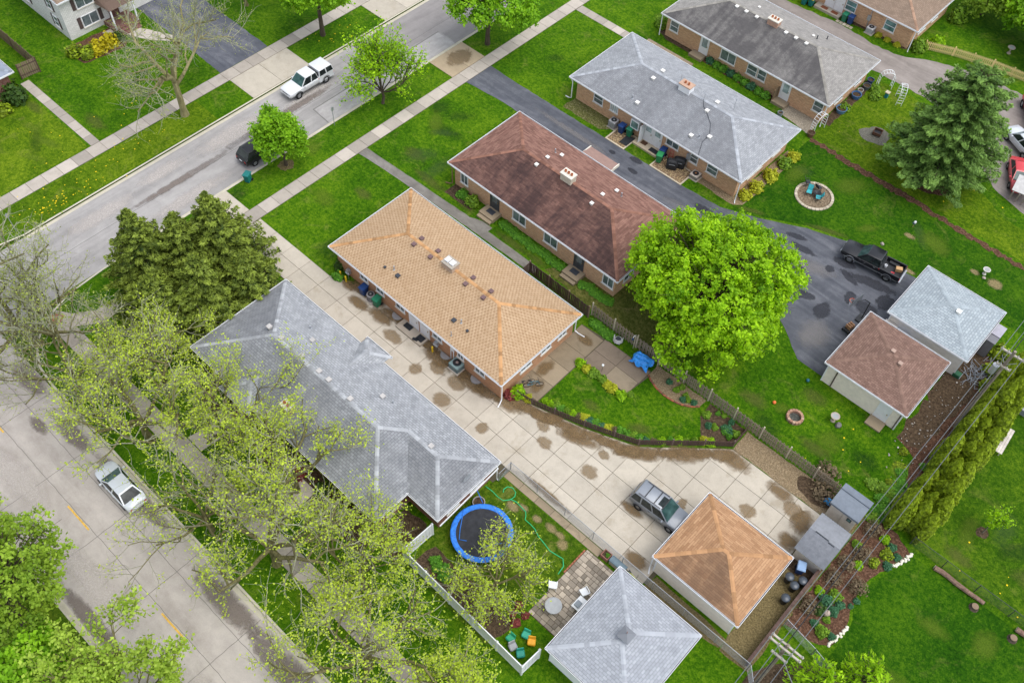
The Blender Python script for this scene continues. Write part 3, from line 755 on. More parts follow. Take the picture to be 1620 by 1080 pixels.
for i in range(46):
    x, y = rng.choice(((rng.uniform(-24, -16.5), rng.uniform(-5, 4.5)), (rng.uniform(-24, -16.5), rng.uniform(8, 19)), (rng.uniform(-24, -16), rng.uniform(25, 36)), (rng.uniform(-54, -45), rng.uniform(-9, 2)), (rng.uniform(-29, -27), rng.uniform(-18, 18)), (rng.uniform(6, 27), rng.uniform(31, 37)), (rng.uniform(35, 44), rng.uniform(-6, 5)), (rng.uniform(19, 28), rng.uniform(7, 13.5)), (rng.uniform(-52, -45), rng.uniform(-26, -14)), (rng.uniform(7, 17), rng.uniform(-1.5, 1.5)), (rng.uniform(36, 44), rng.uniform(8, 16))))
    if 7 <= x <= 17 and y > fence_y(x) + 0 and y < 2: pass
    elif 7 <= x <= 17 and y < 2: continue
    patch(x, y, rng.uniform(.7, 2.4), rng.uniform(.5, 1.4), (LUSH, PALE, CLOV, PALE, PALE)[rng.randrange(5)], rng.uniform(0, 3))
# ================================================================== BUILDINGS
WHITE = M('white_paint', plain, (0.74, 0.75, 0.77), 0.5, 0.4, 0, 0.06)
OFFW = M('cream_trim', plain, (0.62, 0.58, 0.50), 0.6, 0.3, 0, 0.08)
DARKG = M('gutter_inside', plain, (0.035, 0.035, 0.04), 0.8, 0.2)
GLASS = glass_mat('window_glass', (0.075, 0.095, 0.10))
GLASS_D = glass_mat('door_glass', (0.20, 0.25, 0.26))
GLASS_T = glass_mat('window_glass_teal', (0.06, 0.13, 0.13))
BR_TAN = brick_mat('tan_brick', (0.62, 0.36, 0.20), (0.48, 0.25, 0.125), (0.56, 0.45, 0.34))
BR_RED = brick_mat('red_brick', (0.26, 0.085, 0.05), (0.19, 0.06, 0.038), (0.35, 0.30, 0.26))
BR_ORG = brick_mat('orange_brick', (0.52, 0.26, 0.125), (0.40, 0.18, 0.085), (0.42, 0.33, 0.25))
SH_TAN = shingle_mat('tan_shingles', (0.455, 0.32, 0.20), (0.38, 0.255, 0.15), (0.31, 0.20, 0.115), 0.27, 0.23, 0.03, 0.06, (0.3, 0.2, 0.1), 0.3, 0.010, dash=(0.30, 0.23, 0.48, (0.225, 0.138, 0.07), 0.65))
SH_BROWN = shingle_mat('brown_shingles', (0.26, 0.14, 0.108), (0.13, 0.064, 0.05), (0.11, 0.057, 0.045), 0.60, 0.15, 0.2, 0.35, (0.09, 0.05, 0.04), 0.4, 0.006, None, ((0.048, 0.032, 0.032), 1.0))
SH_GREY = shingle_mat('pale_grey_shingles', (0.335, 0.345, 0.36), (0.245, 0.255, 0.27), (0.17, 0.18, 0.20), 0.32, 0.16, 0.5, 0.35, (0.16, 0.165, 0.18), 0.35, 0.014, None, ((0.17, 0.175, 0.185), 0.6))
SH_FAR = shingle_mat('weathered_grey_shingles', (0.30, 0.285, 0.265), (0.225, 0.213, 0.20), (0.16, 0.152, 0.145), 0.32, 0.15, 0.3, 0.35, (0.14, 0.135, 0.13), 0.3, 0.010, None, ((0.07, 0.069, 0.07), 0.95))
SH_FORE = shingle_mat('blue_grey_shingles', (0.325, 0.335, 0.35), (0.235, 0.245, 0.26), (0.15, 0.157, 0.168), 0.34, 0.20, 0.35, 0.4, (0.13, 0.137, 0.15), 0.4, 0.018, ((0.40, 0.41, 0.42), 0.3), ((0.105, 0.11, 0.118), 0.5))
SH_GG = shingle_mat('light_grey_garage_shingles', (0.335, 0.352, 0.38), (0.26, 0.275, 0.30), (0.18, 0.19, 0.21), 0.34, 0.20, 0.2, 0.3, (0.19, 0.2, 0.22), 0.3, 0.014)
SH_GGR = shingle_mat('pale_blue_garage_shingles', (0.36, 0.405, 0.43), (0.27, 0.31, 0.335), (0.19, 0.215, 0.235), 0.36, 0.22, 0.1, 0.25, (0.22, 0.25, 0.27), 0.3, 0.02)
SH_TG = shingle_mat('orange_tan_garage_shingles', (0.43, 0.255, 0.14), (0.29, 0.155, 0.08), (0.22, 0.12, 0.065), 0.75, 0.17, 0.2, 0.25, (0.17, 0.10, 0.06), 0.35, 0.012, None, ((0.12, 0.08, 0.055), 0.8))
SH_BG = shingle_mat('brown_garage_shingles', (0.235, 0.145, 0.115), (0.155, 0.093, 0.072), (0.105, 0.064, 0.05), 0.34, 0.17, 0.15, 0.3, (0.11, 0.07, 0.058), 0.4, 0.014)
SH_WH = shingle_mat('drab_brown_shingles', (0.26, 0.19, 0.14), (0.20, 0.145, 0.105), (0.13, 0.09, 0.07), 0.34, 0.16, 0.1, 0.3)

class Wall:
    """a wall plane: p0 + t*a (along), n = outward; boxes are laid on it in wall coordinates"""
    def __init__(s, side, c, origin):
        s.o = origin
        s.p, s.t, s.n = {'-y': ((0, c), (1, 0), (0, -1)), '+y': ((0, c), (1, 0), (0, 1)), '+x': ((c, 0), (0, 1), (1, 0)), '-x': ((c, 0), (0, 1), (-1, 0))}[side]
    def box(s, mb, a0, a1, z0, z1, d0, d1):
        p0 = (s.p[0] + s.t[0] * a0 + s.n[0] * d0, s.p[1] + s.t[1] * a0 + s.n[1] * d0)
        p1 = (s.p[0] + s.t[0] * a1 + s.n[0] * d1, s.p[1] + s.t[1] * a1 + s.n[1] * d1)
        mb.box(min(p0[0], p1[0]), max(p0[0], p1[0]), min(p0[1], p1[1]), max(p0[1], p1[1]), z0, z1)
        return mb

def window(root, wl_, a, w, z0, z1, sash=2, horiz=False, frame=None, sill=True, glass=None):
    """white frame proud of the wall, recessed panes, mullion and sill"""
    o = wl_.o; fr = frame or WHITE; f = 0.07
    mb = MB(o)
    a0, a1 = a - w / 2, a + w / 2
    wl_.box(mb, a0, a1, z1 - f, z1, 0.002, 0.06); wl_.box(mb, a0, a1, z0, z0 + f, 0.002, 0.06)
    wl_.box(mb, a0, a0 + f, z0 + f, z1 - f, 0.002, 0.06); wl_.box(mb, a1 - f, a1, z0 + f, z1 - f, 0.002, 0.06)
    if horiz:
        for k in range(1, sash): c = a0 + w * k / sash; wl_.box(mb, c - .03, c + .03, z0 + f, z1 - f, 0.002, 0.05)
    else:
        zc = (z0 + z1) / 2; wl_.box(mb, a0 + f, a1 - f, zc - .03, zc + .03, 0.002, 0.05)
    win = mb.build('window', fr, root)
    n = sash
    for k in range(n):
        mp = MB(o)
        if horiz:
            b0 = a0 + f + (w - 2 * f) * k / n + .03; b1 = a0 + f + (w - 2 * f) * (k + 1) / n - .03
            wl_.box(mp, b0, b1, z0 + f, z1 - f, 0.003, 0.02)
        else:
            h = (z1 - z0 - 2 * f) / n
            wl_.box(mp, a0 + f, a1 - f, z0 + f + h * k + .03, z0 + f + h * (k + 1) - .03, 0.003, 0.02)
        mp.build('pane', glass or GLASS, win)
    if sill:
        wl_.box(MB(o), a0 - .08, a1 + .08, z0 - .07, z0 - .002, 0.002, 0.12).build('sill', OFFW, win)
    return win

def door(root, wl_, a, w=0.95, h=2.05, mat=None, glazed=0.45, z0=0.2, handle=True):
    o = wl_.o
    mb = MB(o); f = 0.08; a0, a1 = a - w / 2, a + w / 2
    wl_.box(mb, a0 - f, a0, z0, z0 + h + f, 0.002, 0.07); wl_.box(mb, a1, a1 + f, z0, z0 + h + f, 0.002, 0.07); wl_.box(mb, a0, a1, z0 + h, z0 + h + f, 0.002, 0.07)
    wl_.box(mb, a0, a1, z0, z0 + h, 0.002, 0.04)
    d = mb.build('door', mat or WHITE, root)
    if glazed: wl_.box(MB(o), a0 + .16, a1 - .16, z0 + h * (1 - glazed) , z0 + h - .14, 0.041, 0.05).build('pane', GLASS_D if (mat or WHITE) is WHITE else GLASS, d)
    if handle: wl_.box(MB(o), a1 - .13, a1 - .07, z0 + .95, z0 + 1.08, 0.041, 0.10).build('handle', M('brass', plain, (0.35, 0.27, 0.12), 0.35, 0.5, 0.8), d)
    return d

def slope(mb, pts, eave_a, eave_b):
    """roof face with uv: u along the eave, v up the slope (metres)"""
    a = Vector(eave_a); b = Vector(eave_b); t = (b - a).normalized()
    n = (Vector(pts[1]) - Vector(pts[0])).cross(Vector(pts[2]) - Vector(pts[0])).normalized()
    up = n.cross(t).normalized()
    if up.z < 0: up = -up
    mb.face(pts, [((Vector(p) - a).dot(t) + a.x * .37 + a.y * .53, (Vector(p) - a).dot(up)) for p in pts])

def caps(segs, o, mat, w=0.15, step=0.34, root=None):
    """bent cap shingles along hips and ridges, one overlapping the next"""
    mb = MB(o)
    for a, b in segs:
        a = Vector(a); b = Vector(b); d = b - a; L = d.length; d.normalize()
        side = d.cross(Vector((0, 0, 1))).normalized()
        k = max(1, int(L / step))
        drop = 0.30 * w if abs(d.z) < 0.02 else 0.22 * w
        for i in range(k):
            p = a + d * (L * i / k); q = a + d * (L * (i + 1.12) / k) if i < k - 1 else b
            lift0 = Vector((0, 0, 0.024)); lift1 = Vector((0, 0, 0.012))
            pl, pr_ = p - side * w, p + side * w; ql, qr = q - side * w, q + side * w
            dz = Vector((0, 0, -drop)); f0 = len(mb.f); tv = rng.random()
            mb.face([pl + dz + lift0, p + lift0, q + lift1, ql + dz + lift1][::-1]); mb.face([p + lift0, pr_ + dz + lift0, qr + dz + lift1, q + lift1][::-1])
            mb.face([pl + dz, pl + dz + lift0, p + lift0, p][::-1]); mb.face([p, p + lift0, pr_ + dz + lift0, pr_ + dz][::-1])
            for fi in range(f0, f0 + 4): mb.tint[fi] = tv
    c = mb.build('ridge_cap', mat, root); c['kind'] = 'stuff'
    return c

def cap_mat(name, c, var=0.3):
    n = NT(name, 0.92, 0.15)
    f = n.math('ADD', n.math('MULTIPLY', n.noise(n.pos(), 4.5, 3, 0.8), .4), n.math('MULTIPLY', n.attr('tint'), .6))
    n.col(n.ramp(f, [(0.2, tuple(q * (1 - var) for q in c)), (0.75, tuple(min(1, q * (1 + var)) for q in c))]))
    return n.done()

def gutter(root, o, segs, z, mat, w=0.11, inside=True):
    """open eaves gutter: back, outer lip and dark trough"""
    mb = MB(o); md = MB(o)
    for (ax, ay), (bx, by), (nx, ny) in segs:
        def strip(m, d0, d1, z0, z1, e=0.0):
            xs = sorted((ax + nx * d0, bx + nx * d1)); ys = sorted((ay + ny * d0, by + ny * d1))
            tx, ty = (1, 0) if abs(bx - ax) > abs(by - ay) else (0, 1)
            m.box(xs[0] - tx * e, xs[1] + tx * e, ys[0] - ty * e, ys[1] + ty * e, z0, z1)
        strip(mb, -0.02, 0.018, z - 0.17, z - 0.01, w)
        strip(mb, w - .03, w, z - 0.13, z + 0.012, w - .002)
        strip(mb, 0.018, w - .03, z - 0.13, z - 0.10, w - .004)
        if inside: strip(md, 0.019, w - .031, z - 0.098, z - 0.06, w - .03)
    g = mb.build('gutter', mat, root)
    if inside: md.build('trough', DARKG, g)
    return g

def downspout(root, o, x, y, z, dx, dy, mat):
    mb = MB(o)
    mb.tube([(x, y, z), (x - dx * .12, y - dy * .12, z - .18), (x - dx * .3, y - dy * .3, z - .35), (x - dx * .3, y - dy * .3, .25), (x, y, .1), (x + dx * .5, y + dy * .5, .07)], 0.05, 6)
    return mb.build('downspout', mat, root)

def brick_walls(root, o, poly, h, mat):
    mb = MB(o); n = len(poly); acc = 0.0
    ar = sum(poly[i][0] * poly[(i + 1) % n][1] - poly[(i + 1) % n][0] * poly[i][1] for i in range(n))
    if ar < 0: poly = poly[::-1]
    for i in range(n):
        a, b = poly[i], poly[(i + 1) % n]; L = math.hypot(b[0] - a[0], b[1] - a[1])
        mb.face([(a[0], a[1], -.02), (b[0], b[1], -.02), (b[0], b[1], h), (a[0], a[1], h)], [(acc, 0), (acc + L, 0), (acc + L, h), (acc, h)])
        acc += L
    return mb.build('wall', mat, root)

def hip_roof(root, o, x0, x1, y0, y1, z, pitch, mat, capm, gut, gut_sides='all', name='roof'):
    W = min(x1 - x0, y1 - y0) / 2; zr = z + W * pitch
    if x1 - x0 >= y1 - y0:
        yc = (y0 + y1) / 2; r1 = (x0 + W, yc, zr); r2 = (x1 - W, yc, zr)
    else:
        xc = (x0 + x1) / 2; r1 = (xc, y0 + W, zr); r2 = (xc, y1 - W, zr)
    A, B, C, D = (x0, y0, z), (x1, y0, z), (x1, y1, z), (x0, y1, z)
    mb = MB(o)
    if x1 - x0 >= y1 - y0:
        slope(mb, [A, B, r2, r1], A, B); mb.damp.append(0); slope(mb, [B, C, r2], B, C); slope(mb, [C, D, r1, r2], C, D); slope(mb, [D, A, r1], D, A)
        hips = [(A, r1), (D, r1), (B, r2), (C, r2), (r1, r2)]
    else:
        slope(mb, [A, B, r1], A, B); slope(mb, [B, C, r2, r1], B, C); slope(mb, [C, D, r2], C, D); slope(mb, [D, A, r1, r2], D, A)
        hips = [(A, r1), (B, r1), (C, r2), (D, r2), (r1, r2)]
    mb.face([(x0, y0, z - .02), (x0, y1, z - .02), (x1, y1, z - .02), (x1, y0, z - .02)])
    rf = mb.build(name, mat, root)
    if (Vector(r1) - Vector(r2)).length < 0.3: hips = hips[:4]
    caps(hips, o, capm, root=rf)
    S = [((x0, y0), (x1, y0), (0, -1)), ((x1, y0), (x1, y1), (1, 0)), ((x0, y1), (x1, y1), (0, 1)), ((x0, y0), (x0, y1), (-1, 0))]
    gutter(root, o, S, z, gut)
    mbs = MB(o)
    return rf, zr

def roof_z(y, y0, y1, z, pitch): return z + min(y - y0, y1 - y) * pitch

VENT_M = {}
def box_vent(root, o, x, y, z, mat, s=0.34):
    mb = MB(o); mb.box(x - s * .38, x + s * .38, y - s * .38, y + s * .38, z - .12, z + .09); mb.obox((x, y, z + .12), (s, s, .07), 0, 0.0)
    return mb.build('roof_vent', mat, root)
def pipe_vent(root, o, x, y, z, mat, r=0.06, h=0.4):
    mb = MB(o).cyl((x, y, z - .15), (x, y, z + h), r, r, 8).lathe([(r * 2.4, 0), (r * 1.2, .1)], (x, y, z - .06), 8)
    return mb.build('vent_pipe', mat, root)
def chimney(root, o, x, y, zt, sx, sy, mat, pots, cap=None, zb=3.4, potm=None):
    mb = MB(o); h = zt - zb; acc = 0
    P = [(x - sx / 2, y - sy / 2), (x + sx / 2, y - sy / 2), (x + sx / 2, y + sy / 2), (x - sx / 2, y + sy / 2)]
    for i in range(4):
        a, b = P[i], P[(i + 1) % 4]; L = math.hypot(b[0] - a[0], b[1] - a[1])
        mb.face([(a[0], a[1], zb), (b[0], b[1], zb), (b[0], b[1], zt), (a[0], a[1], zt)], [(acc, 0), (acc + L, 0), (acc + L, h), (acc, h)]); acc += L
    c = mb.build('chimney', mat, root)
    MB(o).box(x - sx / 2 - .06, x + sx / 2 + .06, y - sy / 2 - .06, y + sy / 2 + .06, zt, zt + .1).build('chimney_cap', cap or OFFW, c)
    for dx, dy in pots:
        MB(o).lathe([(.11, 0), (.12, .2), (.09, .2), (.085, .05)], (x + dx, y + dy, zt + .1), 10).build('flue', potm or M('terracotta', plain, (0.42, 0.15, 0.07), 0.85, 0.2), c)
    return c
METAL = M('galvanised_metal', plain, (0.42, 0.44, 0.47), 0.45, 0.5, 0.6)
VGREY = M('grey_vent', plain, (0.42, 0.40, 0.385), 0.7, 0.3)
VWHITE = M('white_vent', plain, (0.70, 0.68, 0.64), 0.6, 0.3)
VBROWN = M('brown_vent', plain, (0.14, 0.085, 0.085), 0.7, 0.3)
VBLACK = M('black_vent', plain, (0.04, 0.045, 0.055), 0.6, 0.3)
PITCH = 0.333

def ranch(name, label, x0, x1, y0, y1, over, wallm, roofm, capm, gut, z=2.75, pitch=PITCH, wall_h=2.72):
    o = ((x0 + x1) / 2, (y0 + y1) / 2, 0)
    t = thing(name, label, 'house', o)
    brick_walls(t, o, [(x0 + over, y0 + over), (x1 - over, y0 + over), (x1 - over, y1 - over), (x0 + over, y1 - over)], wall_h, wallm)
    rf, zr = hip_roof(t, o, x0, x1, y0, y1, z, pitch, roofm, capm, gut)
    return t, o, rf, zr

# ---- tan-roofed house
t, o, rf, zr = ranch('brick_house', 'low brick house with tan shingle hip roof beside the long concrete driveway', -15.8, 4.2, -5.5, 4.0, .38, BR_ORG, SH_TAN, cap_mat('orange_cap', (0.40, 0.225, 0.105), .3), WHITE)
wf = Wall('-y', -5.12, o); wr = Wall('+x', 3.82, o)
for a, w in ((-12.0, 1.0), (-10.0, .95), (-7.55, 1.1), (-3.2, 1.1), (-.55, .7), (1.6, 1.1)): window(t, wf, a, w, 1.15, 2.25, 2, True)
for a, w in ((-2.2, 1.3), (0.2, 1.2), (2.2, 1.0)): window(t, wr, a, w, 1.1, 2.3, 2, True)
for a in (-5.95, -4.65): door(t, wf, a, glazed=0.3)
for x, y in ((-9.85, -1.2), (-9.85, -.3), (-7.9, -1.2), (-7.9, -.3), (-3.85, -1.2), (-3.85, -.3), (-1.85, -1.2), (-1.85, -.3)): box_vent(rf, o, x, y, roof_z(y, -5.5, 4.0, 2.75, PITCH) + .04, VBROWN, .36)
for x, y, k in ((-10.4, -4.05, .2), (-8.95, -3.95, .36), (-2.45, -3.95, .36), (-.95, -3.95, .2)): box_vent(rf, o, x, y, roof_z(y, -5.5, 4.0, 2.75, PITCH), VBLACK, k)
for x, y in ((-9.65, -3.7), (-1.85, -3.7)): pipe_vent(rf, o, x, y, roof_z(y, -5.5, 4.0, 2.75, PITCH), METAL)
pipe_vent(rf, o, -1.75, -4.95, 2.95, METAL, .04, .5)
c = chimney(rf, o, -6.0, -.75, 4.75, 1.15, .85, brick_mat('chimney_brick_tan', (0.46, 0.33, 0.24), (0.40, 0.28, 0.2), (0.45, 0.38, 0.32)), [], M('grey_cap', plain, (0.36, 0.32, 0.27), 0.9, 0.2))
for dx in (-.27, .27): MB(o).box(-6 + dx - .2, -6 + dx + .2, -.98, -.52, 4.88, 5.02).build('flue_cover', WHITE, c)
downspout(t, o, 4.18, -5.5, 2.6, .25, -.8, WHITE); downspout(t, o, 4.2, 4.0, 2.6, 1.2, .2, WHITE)
MB(o).box(-7.2, -4.25, -6.15, -5.125, 0, .26).build('porch_slab', M('porch_concrete', concrete_mat, (0.42, 0.36, 0.29), amt=0.5, seed=11), t)
for x0, x1, y0, y1 in ((-1.5, 3.0, 4.2, 4.6),): pass
for (x, y) in ((-11.3, -5.5), (-7.9, -5.55), (-2.15, -5.55), (1.25, -5.5)):
    mb = MB(o); n = 9
    for i in range(n):
        a0 = math.pi * i / n; a1 = math.pi * (i + 1) / n
        mb.face([(x + .5 * math.cos(a0), y + .35 - .5 * math.sin(a0), 0), (x + .5 * math.cos(a1), y + .35 - .5 * math.sin(a1), 0), (x + .5 * math.cos(a1), y + .35 - .5 * math.sin(a1), .16), (x + .5 * math.cos(a0), y + .35 - .5 * math.sin(a0), .16)])
    mb.face([(x + .5 * math.cos(math.pi * i / n), y + .35 - .5 * math.sin(math.pi * i / n), .12) for i in range(n + 1)][::-1])
    mb.build('window_well', METAL, t)
for x, y in ((-13.9, -5.35), (-3.15, -5.35)):
    MB(o).box(x - .16, x + .16, y - .12, y + .2, .55, 1.1).cyl((x, y - .05, 0), (x, y - .05, .6), .03).cyl((x - .2, y - .1, .75), (x + .25, y - .1, .75), .09).build('gas_meter', METAL, t)
mb = MB(o).box(-1.55, -1.25, -5.2, -5.125, 1.3, 1.8).cyl((-1.3, -5.2, .1), (-1.3, -5.2, 1.3), .04).cyl((-1.6, -5.2, .1), (-1.6, -5.2, 2.4), .04); mb.build('electric_meter', WHITE, t)

# ---- brown-roofed house
t, o, rf, zr = ranch('brick_house', 'low brick house with dark brown shingle hip roof behind the lime green maple', -15.8, 4.15, 8.72, 18.3, .4, BR_TAN, SH_BROWN, cap_mat('brown_cap', (0.21, 0.105, 0.075)), WHITE)
wf = Wall('-y', 9.12, o); wr = Wall('+x', 3.75, o)
for a, w in ((-14.15, .95), (-7.3, 1.6), (-3.55, 1.6), (3.0, 1.2)): window(t, wf, a, w, .85, 2.15, 2, True)
for a, w in ((11.0, 1.4), (14.0, 1.4)): window(t, wr, a, w, .9, 2.2, 2, True)
DK = M('dark_storm_door', plain, (0.05, 0.055, 0.06), 0.4, 0.5)
for a in (-10.3, -.25): door(t, wf, a, mat=DK, glazed=0.6, z0=.4)
for x in (-10.3, -.25):
    MB(o).box(x - .85, x + .85, 7.9, 9.115, 0, .4).box(x - .8, x + .8, 7.55, 7.9, 0, .2).build('steps', C_OLD, t)
    mt = MB(o).box(x - .4, x + .4, 8.35, 8.9, .402, .42).build('door_mat', VBLACK, t)
for x, y in ((-8.9, 12.95), (-8.9, 14.45), (-2.35, 12.85), (-2.4, 14.4), (-2.1, 16.1), (-8.5, 16.0)): box_vent(rf, o, x, y, roof_z(y, 8.72, 18.3, 2.75, PITCH) + .03, VWHITE, .32)
for x, y in ((-9.2, 15.9), (-1.4, 15.9), (3.0, 17.6)): pipe_vent(rf, o, x, y, roof_z(y, 8.72, 18.3, 2.75, PITCH), METAL)
chimney(rf, o, -5.65, 13.5, 4.95, 1.2, .75, M('painted_brick', plain, (0.50, 0.45, 0.36), 0.9, 0.2, 0, 0.15), [(-.35, 0), (0, 0), (.35, 0)])
downspout(t, o, -15.7, 8.72, 2.6, -.8, -.3, M('brown_spout', plain, (0.22, 0.12, 0.08)))
# side door canopy on the driveway side
mb = MB(o); mb.obox((-6.4, 19.1, 2.45), (3.4, 1.5, .08), 0, R(-8)); mb.build('door_canopy', M('canopy_brown', plain, (0.26, 0.165, 0.135), 0.6, 0.3), t)
for x in (-8.1, -4.7): MB(o).box(x - .05, x + .05, 18.0, 19.85, 2.2, 2.5).build('canopy_bracket', OFFW, t)

# ---- pale grey house
t, o, rf, zr = ranch('brick_house', 'tan brick house with pale grey hip roof and white chimney along the asphalt drive', -15.75, 4.85, 25.7, 35.5, .55, BR_TAN, SH_GREY, cap_mat('pale_cap', (0.33, 0.345, 0.37), 0.2), WHITE)
wf = Wall('-y', 26.25, o); wr = Wall('+x', 4.3, o)
for a, w in ((-12.4, 1.2), (-.6, .9), (1.5, 1.2)): window(t, wf, a, w, 1.0, 2.2, 2)
window(t, wf, -3.2, 1.5, 1.3, 2.1, 2, True)
window(t, wf, -10.4, 1.0, 1.2, 2.1, 4, True, glass=M('glass_block', plain, (0.38, 0.46, 0.46), 0.3, 0.5))
bay = MB(o).box(-7.95, -6.95, 25.75, 26.24, 1.15, 2.2).build('bay_window', WHITE, t)
MB(o).box(-7.85, -7.05, 25.735, 25.748, 1.3, 2.05).build('pane', GLASS_T, bay)
window(t, wr, 29.3, 2.4, 1.0, 2.2, 2, True); window(t, wr, 33.0, 1.4, 1.0, 2.2, 2, True)
for a in (-6.05, -4.95): door(t, wf, a, glazed=.4)
mb = MB(o).obox((-6.55, 25.85, 1.2), (.05, .85, 2.0)); sd_ = mb.build('storm_door', WHITE, t)
MB(o).obox((-6.58, 25.85, 1.35), (.02, .65, 1.5)).build('pane', GLASS_T, sd_)
MB(o).box(-7.0, -4.1, 25.15, 26.24, 0, .2).build('porch_slab', M('porch_tan', concrete_mat, (0.46, 0.38, 0.27), amt=0.4, seed=12), t)
for x, y in ((-8.8, 29.8), (-8.8, 31.3), (-8.3, 26.9), (-2.3, 31.4), (-2.3, 29.75), (-1.85, 26.9), (-.35, 27.7)): box_vent(rf, o, x, y, roof_z(y, 25.7, 35.5, 2.75, PITCH) + .03, VWHITE, .38)
for x, y in ((-9.05, 27.1), (-1.15, 27.2)): pipe_vent(rf, o, x, y, roof_z(y, 25.7, 35.5, 2.75, PITCH), METAL, .07, .35)
c = chimney(rf, o, -5.45, 30.55, 4.95, 1.25, .8, WHITE, [(-.2, 0), (.2, 0)], M('chimney_band', plain, (0.45, 0.30, 0.22), 0.9, 0.2))
def aerial(rt, o, x, y, z, h=1.6):
    mb = MB(o).cyl((x, y, z - .1), (x, y, z + h), .025, .02, 6)
    for k in range(5): mb.cyl((x - .45 + .2 * k, y - .28 + .05 * k, z + h - .06), (x - .45 + .2 * k, y + .28 - .05 * k, z + h - .06), .012, .012, 4)
    mb.cyl((x - .5, y, z + h - .06), (x + .45, y, z + h - .06), .018, .018, 4)
    return mb.build('aerial', METAL, rt)
aerial(rf, o, -6.3, 30.7, 4.3, 1.4); aerial(rf, o, -3.4, 30.7, 4.3, .7); aerial(rf, o, -.7, 31.9, 3.9, 1.4)
MB(o).tube([(-3.4, 30.6, 4.4), (-2.9, 30.0, 4.2), (-2.2, 29.6, 4.1), (-1.2, 28.9, 3.83), (-.5, 27.9, 3.5), (-.6, 27.0, 3.2), (0.0, 25.7, 2.79)], .025, 5).build('roof_cable', VBLACK, rf)
MB(o).box(-1.4, -1.0, 26.1, 26.245, 1.1, 1.8).cyl((-1.2, 26.2, 1.8), (-1.2, 26.2, 2.7), .04).cyl((-1.2, 26.15, .1), (-1.2, 26.15, 1.1), .04).build('electric_meter', METAL, t)
downspout(t, o, -15.7, 25.75, 2.6, -.9, 0, WHITE); downspout(t, o, 4.8, 25.75, 2.6, .2, -.3, WHITE)

# ---- far weathered grey house
t, o, rf, zr = ranch('brick_house', 'low orange brick house with weathered dark grey hip roof near the top of the picture', -15.6, 5.0, 40.45, 50.2, .5, BR_TAN, SH_FAR, cap_mat('far_cap', (0.25, 0.235, 0.21), 0.2), WHITE)
wf = Wall('-y', 40.95, o); wr = Wall('+x', 4.5, o)
for a, w in ((-14.1, 1.1), (3.85, 1.1), (-2.9, 1.0)): window(t, wf, a, w, .95, 2.2, 2)
for a in (-7.1, -3.4 + .05): pass
window(t, wf, -7.1, 1.9, .9, 2.15, 2, True); window(t, wf, -4.1, 1.2, .9, 2.15, 2)
window(t, wr, 44.0, 1.5, .9, 2.1, 2, True); window(t, wr, 47.8, 1.3, .9, 2.1, 2, True)
for a in (-10.1, .05): door(t, wf, a, glazed=.6, z0=.3)
for x in (-10.4, .1): MB(o).box(x - .8, x + .8, 39.9, 40.945, 0, .3).build('porch_slab', C_OLD, t)
for x in (-9.6, -8.4, -7.1, -3.5, -2.3, -1.05): box_vent(rf, o, x, 45.0, roof_z(45.0, 40.45, 50.2, 2.75, PITCH) - .02, VWHITE, .36)
for x, y in ((-8.2, 47.3), (-1.5, 47.3)): box_vent(rf, o, x, y, roof_z(y, 40.45, 50.2, 2.75, PITCH), VWHITE, .26)
for x, y in ((-1.0, 47.2), (-.45, 48.5)): pipe_vent(rf, o, x, y, roof_z(y, 40.45, 50.2, 2.75, PITCH), VBLACK, .06, .4)
chimney(rf, o, -5.2, 45.3, 4.85, 1.2, .75, brick_mat('chimney_brick', (0.46, 0.24, 0.16), (0.38, 0.2, 0.13), (0.5, 0.42, 0.34)), [(-.35, 0), (0, 0), (.35, 0)])
downspout(t, o, -15.5, 40.45, 2.6, .1, -.1, WHITE); downspout(t, o, 4.9, 40.45, 2.6, .1, -.2, WHITE)
MB(o).box(-.7, -.62, 40.0, 40.94, .1, 1.5).build('privacy_screen', M('weathered_wood', plain, (0.20, 0.145, 0.09), 0.9, 0.1), t)

# ---- house at the top edge
t, o, rf, zr = ranch('brick_house', 'low tan brick house with brown hip roof cut by the top edge of the picture', -16, 5.4, 57.4, 67.2, .5, BR_TAN, SH_WH, cap_mat('top_cap', (0.30, 0.19, 0.13), 0.2), WHITE)
wf = Wall('-y', 57.9, o); wr = Wall('+x', 4.9, o)
for a, w in ((-2.55, 1.3), (2.3, 1.3)): window(t, wf, a, w, .9, 2.15, 2, glass=GLASS_T)
window(t, wr, 60.5, 1.6, .9, 2.1, 2, True); window(t, wr, 63.4, 1.4, .9, 2.1, 2, True)
for a in (-5.0, -3.85): door(t, wf, a, glazed=.0, z0=.25)
MB(o).box(-6.3, -3.1, 56.9, 57.895, 0, .28).build('porch_slab', M('porch_top', concrete_mat, (0.40, 0.35, 0.28), amt=0.5, seed=13), t)
for x in (-5.2, -3.9): MB(o).box(x - .4, x + .4, 57.1, 57.6, .282, .3).build('door_mat', M('rust_mat', plain, (0.20, 0.075, 0.04), 0.95, 0.1), t)
MB(o).box(-.35, .05, 57.75, 57.895, 1.0, 1.6).cyl((-.1, 57.85, 1.6), (-.1, 57.85, 2.7), .04).cyl((-.1, 57.85, .1), (-.1, 57.85, 1.0), .04).build('electric_meter', METAL, t)
downspout(t, o, 5.3, 57.4, 2.6, .1, -.1, WHITE)
pipe_vent(rf, o, -.9, 59.2, 3.4, VBLACK)

